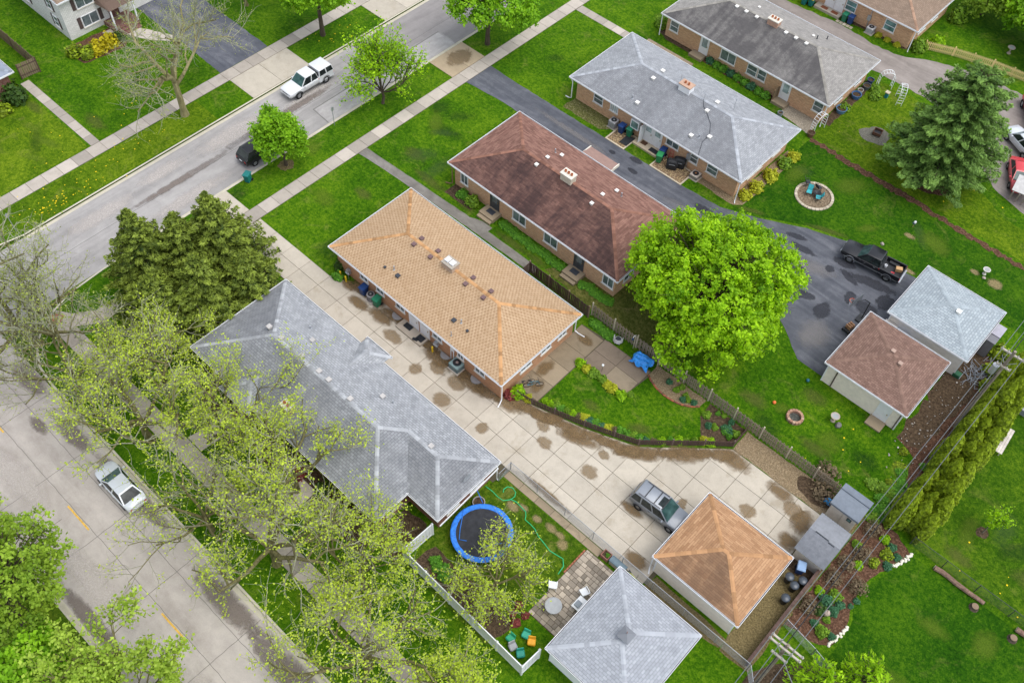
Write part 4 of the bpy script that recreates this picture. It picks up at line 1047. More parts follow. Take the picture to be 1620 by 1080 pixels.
# ---- L-shaped grey house in front
o = (-3.4, -14.5, 0)
t = thing('brick_house', 'L-shaped red brick house with blue grey shingle roof half under the budding trees', 'house', o)
z = 2.75; p = PITCH
A, B, C, D, E, F = (-15.55, -19.75, z), (5.6, -19.75, z), (5.6, -16.7, z), (8.65, -16.7, z), (8.65, -10.4, z), (-15.55, -10.4, z)
hw = 4.675; R1 = (A[0] + hw, -15.075, z + hw * p); R2 = (5.6 - hw, -15.075, z + hw * p)
ww = 3.15; W1 = (5.6 - ww, -13.55, z + ww * p); W2 = (8.65 - ww, -13.55, z + ww * p)
mb = MB(o)
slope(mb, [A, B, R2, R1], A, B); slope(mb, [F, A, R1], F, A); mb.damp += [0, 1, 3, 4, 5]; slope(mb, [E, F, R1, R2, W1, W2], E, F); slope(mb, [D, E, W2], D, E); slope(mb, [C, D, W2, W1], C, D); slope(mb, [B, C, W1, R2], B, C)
mb.face([(q[0], q[1], z - .02) for q in (A, F, E, D, C, B)])
rf = mb.build('roof', SH_FORE, t)
fc = cap_mat('fore_cap', (0.31, 0.32, 0.335), 0.25)
caps([(A, R1), (F, R1), (R1, R2), (R2, W1), (W1, W2), (W2, E), (W2, D), (B, R2)], o, fc, root=rf)
# little hipped entry projections on both long sides
def entry(x0, x1, ye, sgn, rf, pe=.55):
    yb = (-10.4 if sgn > 0 else -19.75); hw2 = (x1 - x0) / 2; zr2 = z + hw2 * pe; xc = (x0 + x1) / 2
    yr = ye - sgn * hw2; yin = yb - sgn * hw2 * pe / p
    e = .012
    a = (x0, ye, z + e); b = (x1, ye, z + e); c0 = (x0, yb, z + e); c1 = (x1, yb, z + e); r1 = (xc, yr, zr2 + e); r2 = (xc, yin, zr2 + e)
    m = MB(o)
    if sgn > 0: slope(m, [b, a, r1], b, a); slope(m, [a, c0, r2, r1], a, c0); slope(m, [c1, b, r1, r2], c1, b)
    else: slope(m, [a, b, r1], a, b); slope(m, [c0, a, r1, r2], c0, a); slope(m, [b, c1, r2, r1], b, c1)
    q = m.build('entry_roof', SH_FORE, t)
    caps([(a, r1), (b, r1), (r1, r2)], o, fc, root=q)
    gutter(t, o, [((x0, ye), (x1, ye), (0, sgn))], z, WHITE)
entry(-6.45, -3.75, -9.62, 1, rf); entry(-11.0, -7.6, -20.45, -1, rf, .34)
gutter(t, o, [((A[0], A[1]), (-11.1, A[1]), (0, -1)), ((-7.5, A[1]), (B[0], B[1]), (0, -1)), ((B[0], B[1]), (C[0], C[1]), (1, 0)), ((C[0], C[1]), (D[0], D[1]), (0, -1)), ((D[0], D[1]), (E[0], E[1]), (1, 0)), ((-3.65, E[1]), (E[0], E[1]), (0, 1)), ((F[0], F[1]), (-6.55, F[1]), (0, 1)), ((A[0], A[1]), (F[0], F[1]), (-1, 0))], z, WHITE)
brick_walls(t, o, [(-15.1, -19.3), (5.15, -19.3), (5.15, -16.25), (8.2, -16.25), (8.2, -10.85), (-15.1, -10.85)], 2.72, BR_RED)
wr = Wall('+x', 8.2, o); wf = Wall('-y', -19.3, o); wi = Wall('+x', 5.15, o)
for a, w in ((-12.3, 1.4), (-14.8, 1.2)): window(t, wr, a, w, .9, 2.1, 2, True)
window(t, wi, -17.8, 1.4, .9, 2.1, 2, True)
for a, w in ((-13.4, 1.5), (-5.0, 2.2), (-1.5, 1.4), (2.8, 1.6)): window(t, wf, a, w, .8, 2.2, 2, True)
door(t, wf, -9.3, z0=.2); MB(o).box(-10.6, -8.0, -20.3, -19.305, 0, .2).build('porch_slab', C_OLD, t)
for x in (-11.7, -10.2, -7.8, -5.8, -4.7, -2.3): box_vent(rf, o, x, -14.85, 4.25, VGREY, .38)
for x, y in ((-1.1, -12.8), (-8.7, -13.15), (4.6, -13.3)): box_vent(rf, o, x, y, z + (-10.4 - y) * p + .02, VGREY, .36)
for x, y in ((-9.9, -12.4), (-.2, -12.6)): pipe_vent(rf, o, x, y, z + (-10.4 - y) * p, METAL, .06, .3)
chimney(rf, o, -5.3, -18.4, 4.15, .8, .6, brick_mat('chimney_brick_b', (0.42, 0.30, 0.22), (0.36, 0.22, 0.16), (0.45, 0.38, 0.3)), [(-.2, 0), (.2, 0)], zb=3.0)
mb = MB(o).cyl((8.1, -13.2, 2.9), (8.1, -13.2, 3.35), .03)
mb.lathe([(.02, 0), (.22, .03), (.36, .1), (.35, .12), (.2, .05)], (0, 0, 0), 14)
d_ = MB(o).cyl((8.0, -13.2, 2.88), (8.0, -13.2, 3.35), .03)
N = 14
ring = [[(8.0 + .06 * q * q + .05, -13.2 + .38 * q * math.cos(2 * math.pi * i / N), 3.45 + .38 * q * math.sin(2 * math.pi * i / N)) for i in range(N)] for q in (.02, .5, 1.0)]
d_.loft(ring, False); d_.cyl((8.1, -13.2, 3.2), (8.5, -13.2, 3.5), .015, .015, 4); d_.build('satellite_dish', METAL, rf)
downspout(t, o, 8.6, -10.5, 2.6, .2, .0, WHITE)
MB(o).beam((8.75, -10.6, 2.2), (8.75, -16.6, 1.7), .08, .08).build('drain_pipe', WHITE, t)

# ---- garages
def garage(label, x0, x1, y0, y1, roofm, capm, sidem, z=2.6, pitch=.30, over=.25, gut=None):
    o = ((x0 + x1) / 2, (y0 + y1) / 2, 0)
    t = thing('garage', label, 'garage', o)
    a, b, c, d = x0 + over, x1 - over, y0 + over, y1 - over
    mb = MB(o)
    h = .17
    for k in range(int(2.6 / h)):         # clapboards, each leaning out over the one below
        z0 = k * h; z1 = z0 + h; e = .02
        for (p, q, nx, ny) in (((a, c), (b, c), 0, -1), ((b, c), (b, d), 1, 0), ((b, d), (a, d), 0, 1), ((a, d), (a, c), -1, 0)):
            mb.face([(p[0] + nx * e, p[1] + ny * e, z0), (q[0] + nx * e, q[1] + ny * e, z0), (q[0], q[1], z1), (p[0], p[1], z1)])
            mb.face([(p[0], p[1], z0), (q[0], q[1], z0), (q[0] + nx * e, q[1] + ny * e, z0), (p[0] + nx * e, p[1] + ny * e, z0)])
    w = mb.build('wall', sidem, t); w['kind'] = 'stuff'
    for x, y in ((a, c), (b, c), (b, d), (a, d)): MB(o).box(x - .05, x + .05, y - .05, y + .05, 0, 2.58).build('corner_board', WHITE, t)
    rf, zr = hip_roof(t, o, x0, x1, y0, y1, z, pitch, roofm, capm, gut or WHITE)
    return t, o, rf, zr
SID_T = M('beige_siding', plain, (0.76, 0.68, 0.58), 0.8, 0.25, 0, 0.08)
SID_L = M('pale_siding', plain, (0.72, 0.67, 0.62), 0.8, 0.25, 0, 0.08)
t, o, rf, zr = garage('small beige garage with orange tan hip roof in front of the silver SUV', 21.27, 28.3, -8.25, -1.68, SH_TG, cap_mat('tg_cap', (0.36, 0.20, 0.10), .25), SID_T)
wf = Wall('-x', 21.52, o); door(t, wf, -5, 2.6, 2.1, WHITE, 0, .02, False)
downspout(t, o, 21.3, -8.2, 2.5, .3, -.5, WHITE)
t, o, rf, zr = garage('garage with light grey hip roof and small white cupola at the bottom edge', 20.1, 26.87, -18.05, -10.5, SH_GG, cap_mat('gg_cap', (0.33, 0.347, 0.375), .15), WHITE)
cu = MB(o).box(23.1, 23.8, -14.6, -13.9, 3.4, 3.9).build('cupola', WHITE, rf)
mb = MB(o)
for q in (((22.98, -14.72), (23.92, -14.72)), ((23.92, -14.72), (23.92, -13.78)), ((23.92, -13.78), (22.98, -13.78)), ((22.98, -13.78), (22.98, -14.72))):
    mb.face([(*q[0], 3.91), (*q[1], 3.91), (23.45, -14.25, 4.2)])
mb.build('cupola_roof', SH_GG, cu)
MB(o).cyl((23.45, -14.25, 4.15), (23.45, -14.25, 4.5), .03, .02, 6).build('finial', M('rust', plain, (0.2, 0.08, 0.05)), cu)
wf = Wall('-x', 20.35, o); door(t, wf, -12.4, .9, 2.0, WHITE, .4, .05)
t, o, rf, zr = garage('pale garage with brown shingle hip roof and white side door by the fire ring', 21.18, 28.35, 14.15, 21.05, SH_BG, cap_mat('bg_cap', (0.19, 0.118, 0.092), .2), SID_T)
wf = Wall('-y', 14.4, o); door(t, wf, 26.75, .95, 2.0, WHITE, 0, .1)
for a in (22.3, 28.0): MB(o).box(a - .05, a + .05, 14.32, 14.395, 0, 2.55).build('corner_board', M('dark_trim', plain, (0.12, 0.09, 0.08)), t)
MB(o).box(26.1, 27.45, 13.3, 14.35, 0, .14).build('step', C_OLD, t)
for x, y in ((24.6, 18.0), (25.6, 17.3)): box_vent(rf, o, x, y, roof_z(y, 14.15, 21.05, 2.6, .30) + .03, M('tan_vent', plain, (0.36, 0.25, 0.2)), .34)
t, o, rf, zr = garage('garage with pale blue grey hip roof behind the parked black pickup', 22.22, 29.3, 22.2, 28.95, SH_GGR, cap_mat('ggr_cap', (0.30, 0.34, 0.365), .15), SID_L)
box_vent(rf, o, 26.5, 25.3, roof_z(25.3, 22.2, 28.95, 2.6, .30) + .02, M('bright_vent', plain, (0.8, 0.8, 0.76)), .4)
MB(o).box(22.3, 23.4, 21.55, 22.4, 0, 1.5).build('side_cupboard', SID_L, t)
wd = Wall('-x', 22.47, o); door(t, wd, 25.5, 4.6, 2.1, WHITE, 0, .02, False)

# ---- white two-storey house, top left
o = (-63.5, 1.0, 0)
t = thing('white_house', 'white two-storey house with dark shutters and brown roof in the top left corner', 'house', o)
n_ = NT('white_brick', 0.85, 0.2); q_ = n_.new('ShaderNodeTexBrick', offset=.5); n_.l.new(n_.uv(), q_.inputs['Vector'])
q_.inputs['Color1'].default_value = (.72, .71, .68, 1); q_.inputs['Color2'].default_value = (.62, .61, .58, 1); q_.inputs['Mortar'].default_value = (.42, .42, .40, 1)
q_.inputs['Scale'].default_value = 1; q_.inputs['Brick Width'].default_value = .35; q_.inputs['Row Height'].default_value = .14; q_.inputs['Mortar Size'].default_value = .012
n_.col(q_.outputs['Color']); BR_W = n_.done()
brick_walls(t, o, [(-72, -4.4), (-58.3, -4.4), (-58.3, 5.6), (-72, 5.6)], 4.75, BR_W)
hip_roof(t, o, -72.3, -57.7, -4.6, 5.9, 4.8, .42, SH_WH, cap_mat('wh_cap', (0.26, 0.19, 0.14)), WHITE)
wf = Wall('+x', -58.3, o); wl2 = Wall('-y', -4.4, o)
SHUT = M('brown_shutter', plain, (0.085, 0.06, 0.055), 0.7, 0.2)
for a, z0 in ((-1.7, 2.9), (-1.7, .7), (3.6, 2.9)):
    window(t, wf, a, 1.9, z0, z0 + 1.3, 2, True)
    for s in (-1.22, 1.22): wf.box(MB(o), a + s - .2, a + s + .2, z0, z0 + 1.3, .003, .04).build('shutter', SHUT, t)
for a, z0 in ((-60.5, 2.7), (-64.2, 2.7), (-60.3, .7), (-66, .9), (-63.0, 2.7)):
    if a == -63.0: continue
    window(t, wl2, a, .9, z0, z0 + 1.3, 2)
    for s in (-.65, .65): wl2.box(MB(o), a + s - .17, a + s + .17, z0, z0 + 1.3, .003, .04).build('shutter', SHUT, t)
door(t, wf, .95, 1.0, 2.0, M('front_door', plain, (0.12, 0.05, 0.04)), .2, .45)
mb = MB(o); zz = 2.75
mb.face([(-58.3, -.5, zz + .5), (-58.3, 2.4, zz + .5), (-57.0, 2.1, zz + .35), (-57.0, -.2, zz + .35)][::-1])
mb.face([(-57.0, -.2, zz + .35), (-57.0, 2.1, zz + .35), (-55.9, 2.4, zz), (-55.9, -.5, zz)][::-1]); mb.face([(-58.3, -.5, zz + .5), (-57.0, -.2, zz + .35), (-55.9, -.5, zz), (-58.3, -.8, zz)]); mb.face([(-58.3, 2.4, zz + .5), (-58.3, 2.7, zz), (-55.9, 2.4, zz), (-57.0, 2.1, zz + .35)])
mb.build('porch_roof', SH_WH, t)
for y in (-.35, 2.25): MB(o).box(-56.1, -55.95, y - .07, y + .07, .4, 2.74).build('porch_post', WHITE, t)
MB(o).box(-58.29, -56.0, -.5, 2.4, 0, .42).box(-56.0, -55.6, -.2, 2.1, 0, .28).box(-55.6, -55.2, -.2, 2.1, 0, .14).build('steps', M('brick_steps', plain, (0.17, 0.09, 0.075), 0.9, 0.1), t)

# ---- corner of the house at the left edge
o = (-62, -17.5, 0)
t = thing('brick_house', 'corner of a red brick house with blue grey roof at the left edge', 'house', o)
brick_walls(t, o, [(-72, -24), (-54.9, -24), (-54.9, -12.75), (-72, -12.75)], 2.72, BR_RED)
hip_roof(t, o, -72.4, -54.4, -24.4, -12.3, 2.75, PITCH, M('slate_grey', plain, (0.22, 0.25, 0.30), 0.8, 0.2), cap_mat('lh_cap', (0.24, 0.27, 0.31)), WHITE)
window(t, Wall('+x', -54.9, o), -15.5, 1.6, .9, 2.1, 2, True)

# ---- garden sheds (plastic), barrel-roofed
def shed(label, x0, x1, y0, y1, wall_h, rise, sidem, roofm, ribs=0):
    o = ((x0 + x1) / 2, (y0 + y1) / 2, 0)
    t = thing('garden_shed', label, 'shed', o)
    MB(o).box(x0 + .08, x1 - .08, y0 + .08, y1 - .08, 0, wall_h).build('wall', sidem, t, bevel=.02)
    return t, o
SHW = M('shed_grey_plastic', plain, (0.46, 0.42, 0.37), 0.6, 0.3, 0, .1)
SHR = M('shed_slate_plastic', plain, (0.14, 0.165, 0.20), 0.5, 0.4, 0, .12)
t, o = shed('tall grey plastic shed with sloping slate blue roof by the wooden fence', 28.0, 30.25, 4.25, 6.0, 2.0, .3, SHW, SHR)
mb = MB(o)
k = 8
for i in range(k):
    y_a = 4.1 + 2.0 * i / k; y_b = 4.1 + 2.0 * (i + 1) / k
    za = 2.0 + .42 * math.sin(math.pi * (.12 + .88 * i / k) * .62); zb = 2.0 + .42 * math.sin(math.pi * (.12 + .88 * (i + 1) / k) * .62)
    mb.face([(27.95, y_a, za), (30.3, y_a, za), (30.3, y_b, zb), (27.95, y_b, zb)])
mb.face([(27.95, 4.1, 1.95), (30.3, 4.1, 1.95), (30.3, 4.1, 2.16), (27.95, 4.1, 2.16)])
for x in (27.95, 30.3): mb.face([(x, 4.1 + 2.0 * i / k, 2.0 + .42 * math.sin(math.pi * (.12 + .88 * i / k) * .62)) for i in range(k + 1)] + [(x, 6.1, 1.98), (x, 4.1, 1.98)])
rf = mb.build('roof', SHR, t)
MB(o).box(27.95, 30.3, 5.45, 5.5, 2.38, 2.47).build('roof_seam', M('shed_seam', plain, (0.09, 0.11, 0.14)), rf)
for x0, x1 in ((28.12, 29.1), (29.14, 30.12)): MB(o).box(x0, x1, 4.28, 4.325, .1, 1.85).build('door', M('shed_door', plain, (0.50, 0.455, 0.40), 0.6, .3), t)
fw = MB(o).box(29.5, 29.85, 4.24, 4.279, 1.2, 1.6).build('window', VBLACK, t); MB(o).box(29.56, 29.79, 4.225, 4.239, 1.27, 1.53).build('pane', GLASS_T, fw)
t, o = shed('low grey plastic shed with ribbed roof next to the orange roofed garage', 28.05, 30.3, -.3, 3.2, 1.55, .5, SHW, SHR)
mb = MB(o); k = 12
def pz(i): return 1.55 + .52 * math.sin(math.pi * (.04 + .92 * i / k))
SHM = M('shed_ribbed_plastic', plain, (0.135, 0.145, 0.165), 0.45, 0.4, 0, .2)
for part, (i0, i1), m in (('roof_panel', (0, 6), SHM), ('roof_panel', (6, 12), M('shed_light_plastic', plain, (0.22, 0.23, 0.25), 0.5, .4, 0, .12))):
    mb = MB(o)
    for i in range(i0, i1):
        y_a = -.42 + 3.74 * i / k; y_b = -.42 + 3.74 * (i + 1) / k
        mb.face([(27.95, y_a, pz(i)), (30.4, y_a, pz(i)), (30.4, y_b, pz(i + 1)), (27.95, y_b, pz(i + 1))])
        for r_ in range(12):
            x = 28.05 + r_ * .2
            mb.face([(x, y_a, pz(i) + .025), (x + .09, y_a, pz(i) + .025), (x + .09, y_b, pz(i + 1) + .025), (x, y_b, pz(i + 1) + .025)])
            mb.face([(x, y_a, pz(i)), (x, y_a, pz(i) + .025), (x, y_b, pz(i + 1) + .025), (x, y_b, pz(i + 1))]); mb.face([(x + .09, y_b, pz(i + 1)), (x + .09, y_b, pz(i + 1) + .025), (x + .09, y_a, pz(i) + .025), (x + .09, y_a, pz(i))])
    for x in (27.95, 30.4): mb.face([(x, -.42 + 3.74 * i / k, pz(i)) for i in range(i0, i1 + 1)] + [(x, -.42 + 3.74 * i1 / k, 1.5), (x, -.42 + 3.74 * i0 / k, 1.5)])
    mb.build(part, m, t)
MB(o).box(28.4, 29.5, 1.42, 1.50, 2.06, 2.12).box(29.5, 30.0, 1.30, 1.38, 2.06, 2.12).build('roof_hinge', VBLACK, t)
# lean-to cabinet beside the blue grey garage
o = (29.8, 26.9, 0)
t = thing('storage_cabinet', 'grey resin storage cabinet against the far side of the blue grey garage', 'cabinet', o)
MB(o).box(29.45, 30.15, 25.9, 28.0, 0, 2.0).build('body', M('cab_grey', plain, (0.17, 0.17, 0.185), .6, .3), t, bevel=.03)
MB(o).box(29.4, 30.2, 26.7, 28.05, 2.0, 2.1).build('lid', M('cab_light', plain, (0.36, 0.35, 0.40), .5, .4), t, bevel=.02)
MB(o).box(29.4, 30.2, 25.85, 26.68, 1.95, 2.03).build('lid', M('cab_grey', plain, (0.17, 0.17, 0.185)), t, bevel=.02)
# ================================================================== VEGETATION
def leaf_mesh(name, C, N, S, tint, mat, aspect=0.62, seed=0, U=None):
    """C centres, N normals, S sizes -> pointed leaves, one face each"""
    r = np.random.default_rng(seed)
    n = len(C)
    N = N / (np.linalg.norm(N, axis=1, keepdims=True) + 1e-9)
    ref = r.normal(size=(n, 3))
    u = np.cross(N, ref) if U is None else U - N * (U * N).sum(1, keepdims=True)
    u /= (np.linalg.norm(u, axis=1, keepdims=True) + 1e-9)
    v = np.cross(N, u)
    s = S[:, None]
    V = np.empty((n, 4, 3))
    V[:, 0] = C - u * s; V[:, 1] = C + v * s * aspect + N * s * 0.12; V[:, 2] = C + u * s; V[:, 3] = C - v * s * aspect + N * s * 0.12
    me = bpy.data.meshes.new(name)
    me.vertices.add(4 * n); me.vertices.foreach_set('co', V.reshape(-1).astype(np.float32))
    me.loops.add(4 * n); me.loops.foreach_set('vertex_index', np.arange(4 * n, dtype=np.int32))
    me.polygons.add(n); me.polygons.foreach_set('loop_start', np.arange(0, 4 * n, 4, dtype=np.int32))
    at = me.attributes.new('tint', 'FLOAT', 'FACE'); at.data.foreach_set('value', np.clip(tint, 0, 1).astype(np.float32))
    me.materials.append(mat)
    me.update(calc_edges=True)
    return me

def seg_mesh(name, P0, P1, R0, R1, mat, sides=5):
    P0 = np.asarray(P0, float); P1 = np.asarray(P1, float); R0 = np.asarray(R0)[:, None]; R1 = np.asarray(R1)[:, None]
    n = len(P0)
    d = P1 - P0; d /= (np.linalg.norm(d, axis=1, keepdims=True) + 1e-9)
    ref = np.where(np.abs(d[:, 2:3]) < 0.9, np.array([[0, 0, 1.0]]), np.array([[1.0, 0, 0]]))
    x = np.cross(d, ref); x /= (np.linalg.norm(x, axis=1, keepdims=True) + 1e-9); y = np.cross(d, x)
    V = np.empty((n, 2 * sides, 3))
    for i in range(sides):
        a = 2 * math.pi * i / sides; q = x * math.cos(a) + y * math.sin(a)
        V[:, i] = P0 + q * R0; V[:, sides + i] = P1 + q * R1
    F = np.array([[i, sides + i, sides + (i + 1) % sides, (i + 1) % sides] for i in range(sides)])
    L = (np.arange(n)[:, None, None] * 2 * sides + F[None]).reshape(-1)
    me = bpy.data.meshes.new(name)
    me.vertices.add(V.shape[0] * V.shape[1]); me.vertices.foreach_set('co', V.reshape(-1).astype(np.float32))
    me.loops.add(len(L)); me.loops.foreach_set('vertex_index', L.astype(np.int32))
    me.polygons.add(n * sides); me.polygons.foreach_set('loop_start', np.arange(0, len(L), 4, dtype=np.int32))
    me.polygons.foreach_set('use_smooth', np.ones(n * sides, bool))
    me.materials.append(mat); me.update(calc_edges=True)
    return me

def skeleton(r, base, trunk_h, trunk_r, limbs, levels, spread, length, droop=0.0, up=0.35, kids_=(4, 4, 5, 5), shrink=0.66, lean=(0, 0), limb_up=0.75):
    """recursive branches: returns segments by thickness and twig points"""
    S = []; tips = []
    def grow(p, d, L, rad, lev):
        k = 4 if lev < 2 else 3
        pts = [p]; q = p.copy(); dd = d.copy()
        for i in range(k):
            dd = dd + r.normal(size=3) * (0.16 if lev < 2 else 0.24); dd[2] += (up * 0.16 - droop * 0.2 * lev)
            dd /= np.linalg.norm(dd); q = q + dd * (L / k); pts.append(q.copy())
        r1 = rad * (0.55 if lev < levels else 0.3)
        for i in range(k):
            S.append((pts[i], pts[i + 1], rad + (r1 - rad) * i / k, rad + (r1 - rad) * (i + 1) / k, lev))
        if lev >= levels:
            for i in range(1, k + 1): tips.append((pts[i], dd.copy(), lev))
            tips.append(((pts[0] + pts[1]) / 2, dd.copy(), lev))
            return
        if lev == levels - 1:
            for i in range(2, k + 1): tips.append((pts[i], dd.copy(), lev))
        nk = kids_[min(lev, len(kids_) - 1)]
        for j in range(nk):
            t = 0.35 + 0.65 * (j + r.uniform(0.2, 0.9)) / nk
            t = min(t, 0.999); i = int(t * k); pp = pts[i] + (pts[i + 1] - pts[i]) * (t * k - i)
            ax = r.normal(size=3); ax -= ax.dot(dd) * dd; ax /= np.linalg.norm(ax)
            ang = r.uniform(0.5, 1.1)
            nd = dd * math.cos(ang) + ax * math.sin(ang); nd[2] += 0.12 * up
            nd /= np.linalg.norm(nd)
            grow(pp, nd, L * shrink * r.uniform(0.75, 1.15), max(0.013, rad * 0.5 * r.uniform(.8, 1.1)), lev + 1)
    b = np.array(base, float); top = b + np.array([lean[0], lean[1], trunk_h])
    mid = (b + top) / 2 + np.array([r.normal() * .12, r.normal() * .12, 0])
    S.append((b - np.array([0, 0, .1]), b + (mid - b) * .25, trunk_r * 1.45, trunk_r * 1.02, 0)); S.append((b + (mid - b) * .25, mid, trunk_r * 1.02, trunk_r * .92, 0)); S.append((mid, top, trunk_r * .92, trunk_r * .8, 0))
    a0 = r.uniform(0, 6.3)
    for j in range(limbs):
        a = a0 + 2 * math.pi * j / limbs + r.uniform(-.3, .3)
        s = spread * r.uniform(.75, 1.2)
        d = np.array([math.cos(a) * s, math.sin(a) * s, limb_up * r.uniform(.8, 1.25)]); d /= np.linalg.norm(d)
        grow(top - np.array([0, 0, r.uniform(0, trunk_h * .18)]), d, length * r.uniform(.8, 1.15), trunk_r * r.uniform(.5, .68), 1)
    d = np.array([r.normal() * .15, r.normal() * .15, 1.0]); d /= np.linalg.norm(d)
    grow(top, d, length * 1.0, trunk_r * .6, 1)
    return S, tips

def split_parts(t, S, tr_mat, tw_mat, origin):
    o = np.array(origin)
    def part(name, seg, mat, sides):
        if not seg: return
        P0 = np.array([s[0] for s in seg]) - o; P1 = np.array([s[1] for s in seg]) - o
        me = seg_mesh(name, P0, P1, [s[2] for s in seg], [s[3] for s in seg], mat, sides)
        return link(name, me, t)
    tr = part('trunk', [s for s in S if s[4] <= 0], tr_mat, 8)
    li = part('limbs', [s for s in S if 1 <= s[4] <= 2], tr_mat, 6)
    tw = part('twigs', [s for s in S if s[4] > 2], tw_mat, 3)
    for q in (li, tw):
        if q: q['kind'] = 'stuff'

BK = bark_mat('grey_bark', (0.085, 0.075, 0.055), (0.23, 0.205, 0.16))
BKM = bark_mat('mossy_bark', (0.075, 0.068, 0.03), (0.23, 0.21, 0.10))
BKY = bark_mat('yellow_mossy_bark', (0.13, 0.115, 0.05), (0.34, 0.30, 0.16))
BKD = bark_mat('dark_bark', (0.04, 0.03, 0.022), (0.12, 0.095, 0.07))
TWG = bark_mat('grey_twigs', (0.19, 0.19, 0.12), (0.40, 0.40, 0.29))
L_BUD = leaf_mat('budding_leaves', (0.34, 0.47, 0.03), (0.68, 0.82, 0.10), 0.5)
L_BUD2 = leaf_mat('pale_budding_leaves', (0.22, 0.28, 0.05), (0.48, 0.56, 0.13), 0.45)
L_LIME = leaf_mat('lime_maple_leaves', (0.11, 0.27, 0.003), (0.44, 0.72, 0.014), 0.45)
L_GREEN = leaf_mat('fresh_green_leaves', (0.10, 0.27, 0.006), (0.32, 0.58, 0.02), 0.42)
L_FEATH = leaf_mat('feathery_leaves', (0.22, 0.36, 0.03), (0.50, 0.66, 0.10), 0.45)
L_OLIVE = leaf_mat('olive_green_leaves', (0.12, 0.23, 0.014), (0.36, 0.52, 0.05), 0.4)
L_SHRUB = leaf_mat('shrub_leaves', (0.075, 0.17, 0.010), (0.25, 0.42, 0.03), 0.3)
L_YEL = leaf_mat('yellow_shrub_leaves', (0.28, 0.32, 0.01), (0.58, 0.60, 0.04), 0.35)
L_FORS = leaf_mat('golden_flowers', (0.26, 0.22, 0.005), (0.62, 0.54, 0.01), 0.3)
L_DARK = leaf_mat('dark_shrub_leaves', (0.018, 0.05, 0.006), (0.06, 0.12, 0.014), 0.15)
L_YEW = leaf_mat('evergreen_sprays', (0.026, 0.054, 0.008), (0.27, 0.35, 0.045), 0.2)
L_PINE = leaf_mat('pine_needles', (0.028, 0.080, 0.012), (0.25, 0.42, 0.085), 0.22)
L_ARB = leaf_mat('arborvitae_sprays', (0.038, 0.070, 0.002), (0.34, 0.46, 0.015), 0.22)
L_FLOW = leaf_mat('groundcover_leaves', (0.045, 0.16, 0.012), (0.17, 0.42, 0.03), 0.3)
L_BROWN = leaf_mat('brown_twiggy', (0.08, 0.055, 0.03), (0.20, 0.15, 0.085), 0.1)
L_BLUEG = leaf_mat('blue_green_leaves', (0.02, 0.09, 0.04), (0.08, 0.22, 0.10), 0.2)
L_RED = leaf_mat('red_leaves', (0.12, 0.02, 0.02), (0.30, 0.07, 0.06), 0.2)

def budding_tree(label, base, h, trunk_h=3.0, trunk_r=.28, limbs=4, spread=.9, length=None, leafn=2, leaf=.13, mat=None, seed=1, levels=4, kids_=(4, 4, 5, 5), bark=None, twig=None, group='budding trees', lean=(0, 0), droop=0.0, up=.35, limb_up=.75, name='deciduous_tree', keep=.8, scatter=.12):
    r = np.random.default_rng(seed)
    t = thing(name, label, 'tree', base, 0, group)
    length = length or (h - trunk_h) * .52
    S, tips = skeleton(r, base, trunk_h, trunk_r, limbs, levels, spread, length, droop, up, kids_, lean=lean, limb_up=limb_up)
    split_parts(t, S, bark or BKM, twig or TWG, base)
    T = np.array([q[0] for q in tips]) - np.array(base)
    T = T[r.random(len(T)) < keep]
    C = np.repeat(T, leafn, axis=0) + r.normal(size=(len(T) * leafn, 3)) * scatter
    N = r.normal(size=C.shape) * .8 + np.array([0, 0, .7])
    tint = np.clip(np.repeat(r.normal(.5, .2, len(T)), leafn) + r.normal(0, .18, len(C)), 0, 1)
    me = leaf_mesh('crown', C, N, leaf * r.uniform(.6, 1.35, len(C)), tint, mat or L_BUD, .7, seed)
    link('crown', me, t)
    return t

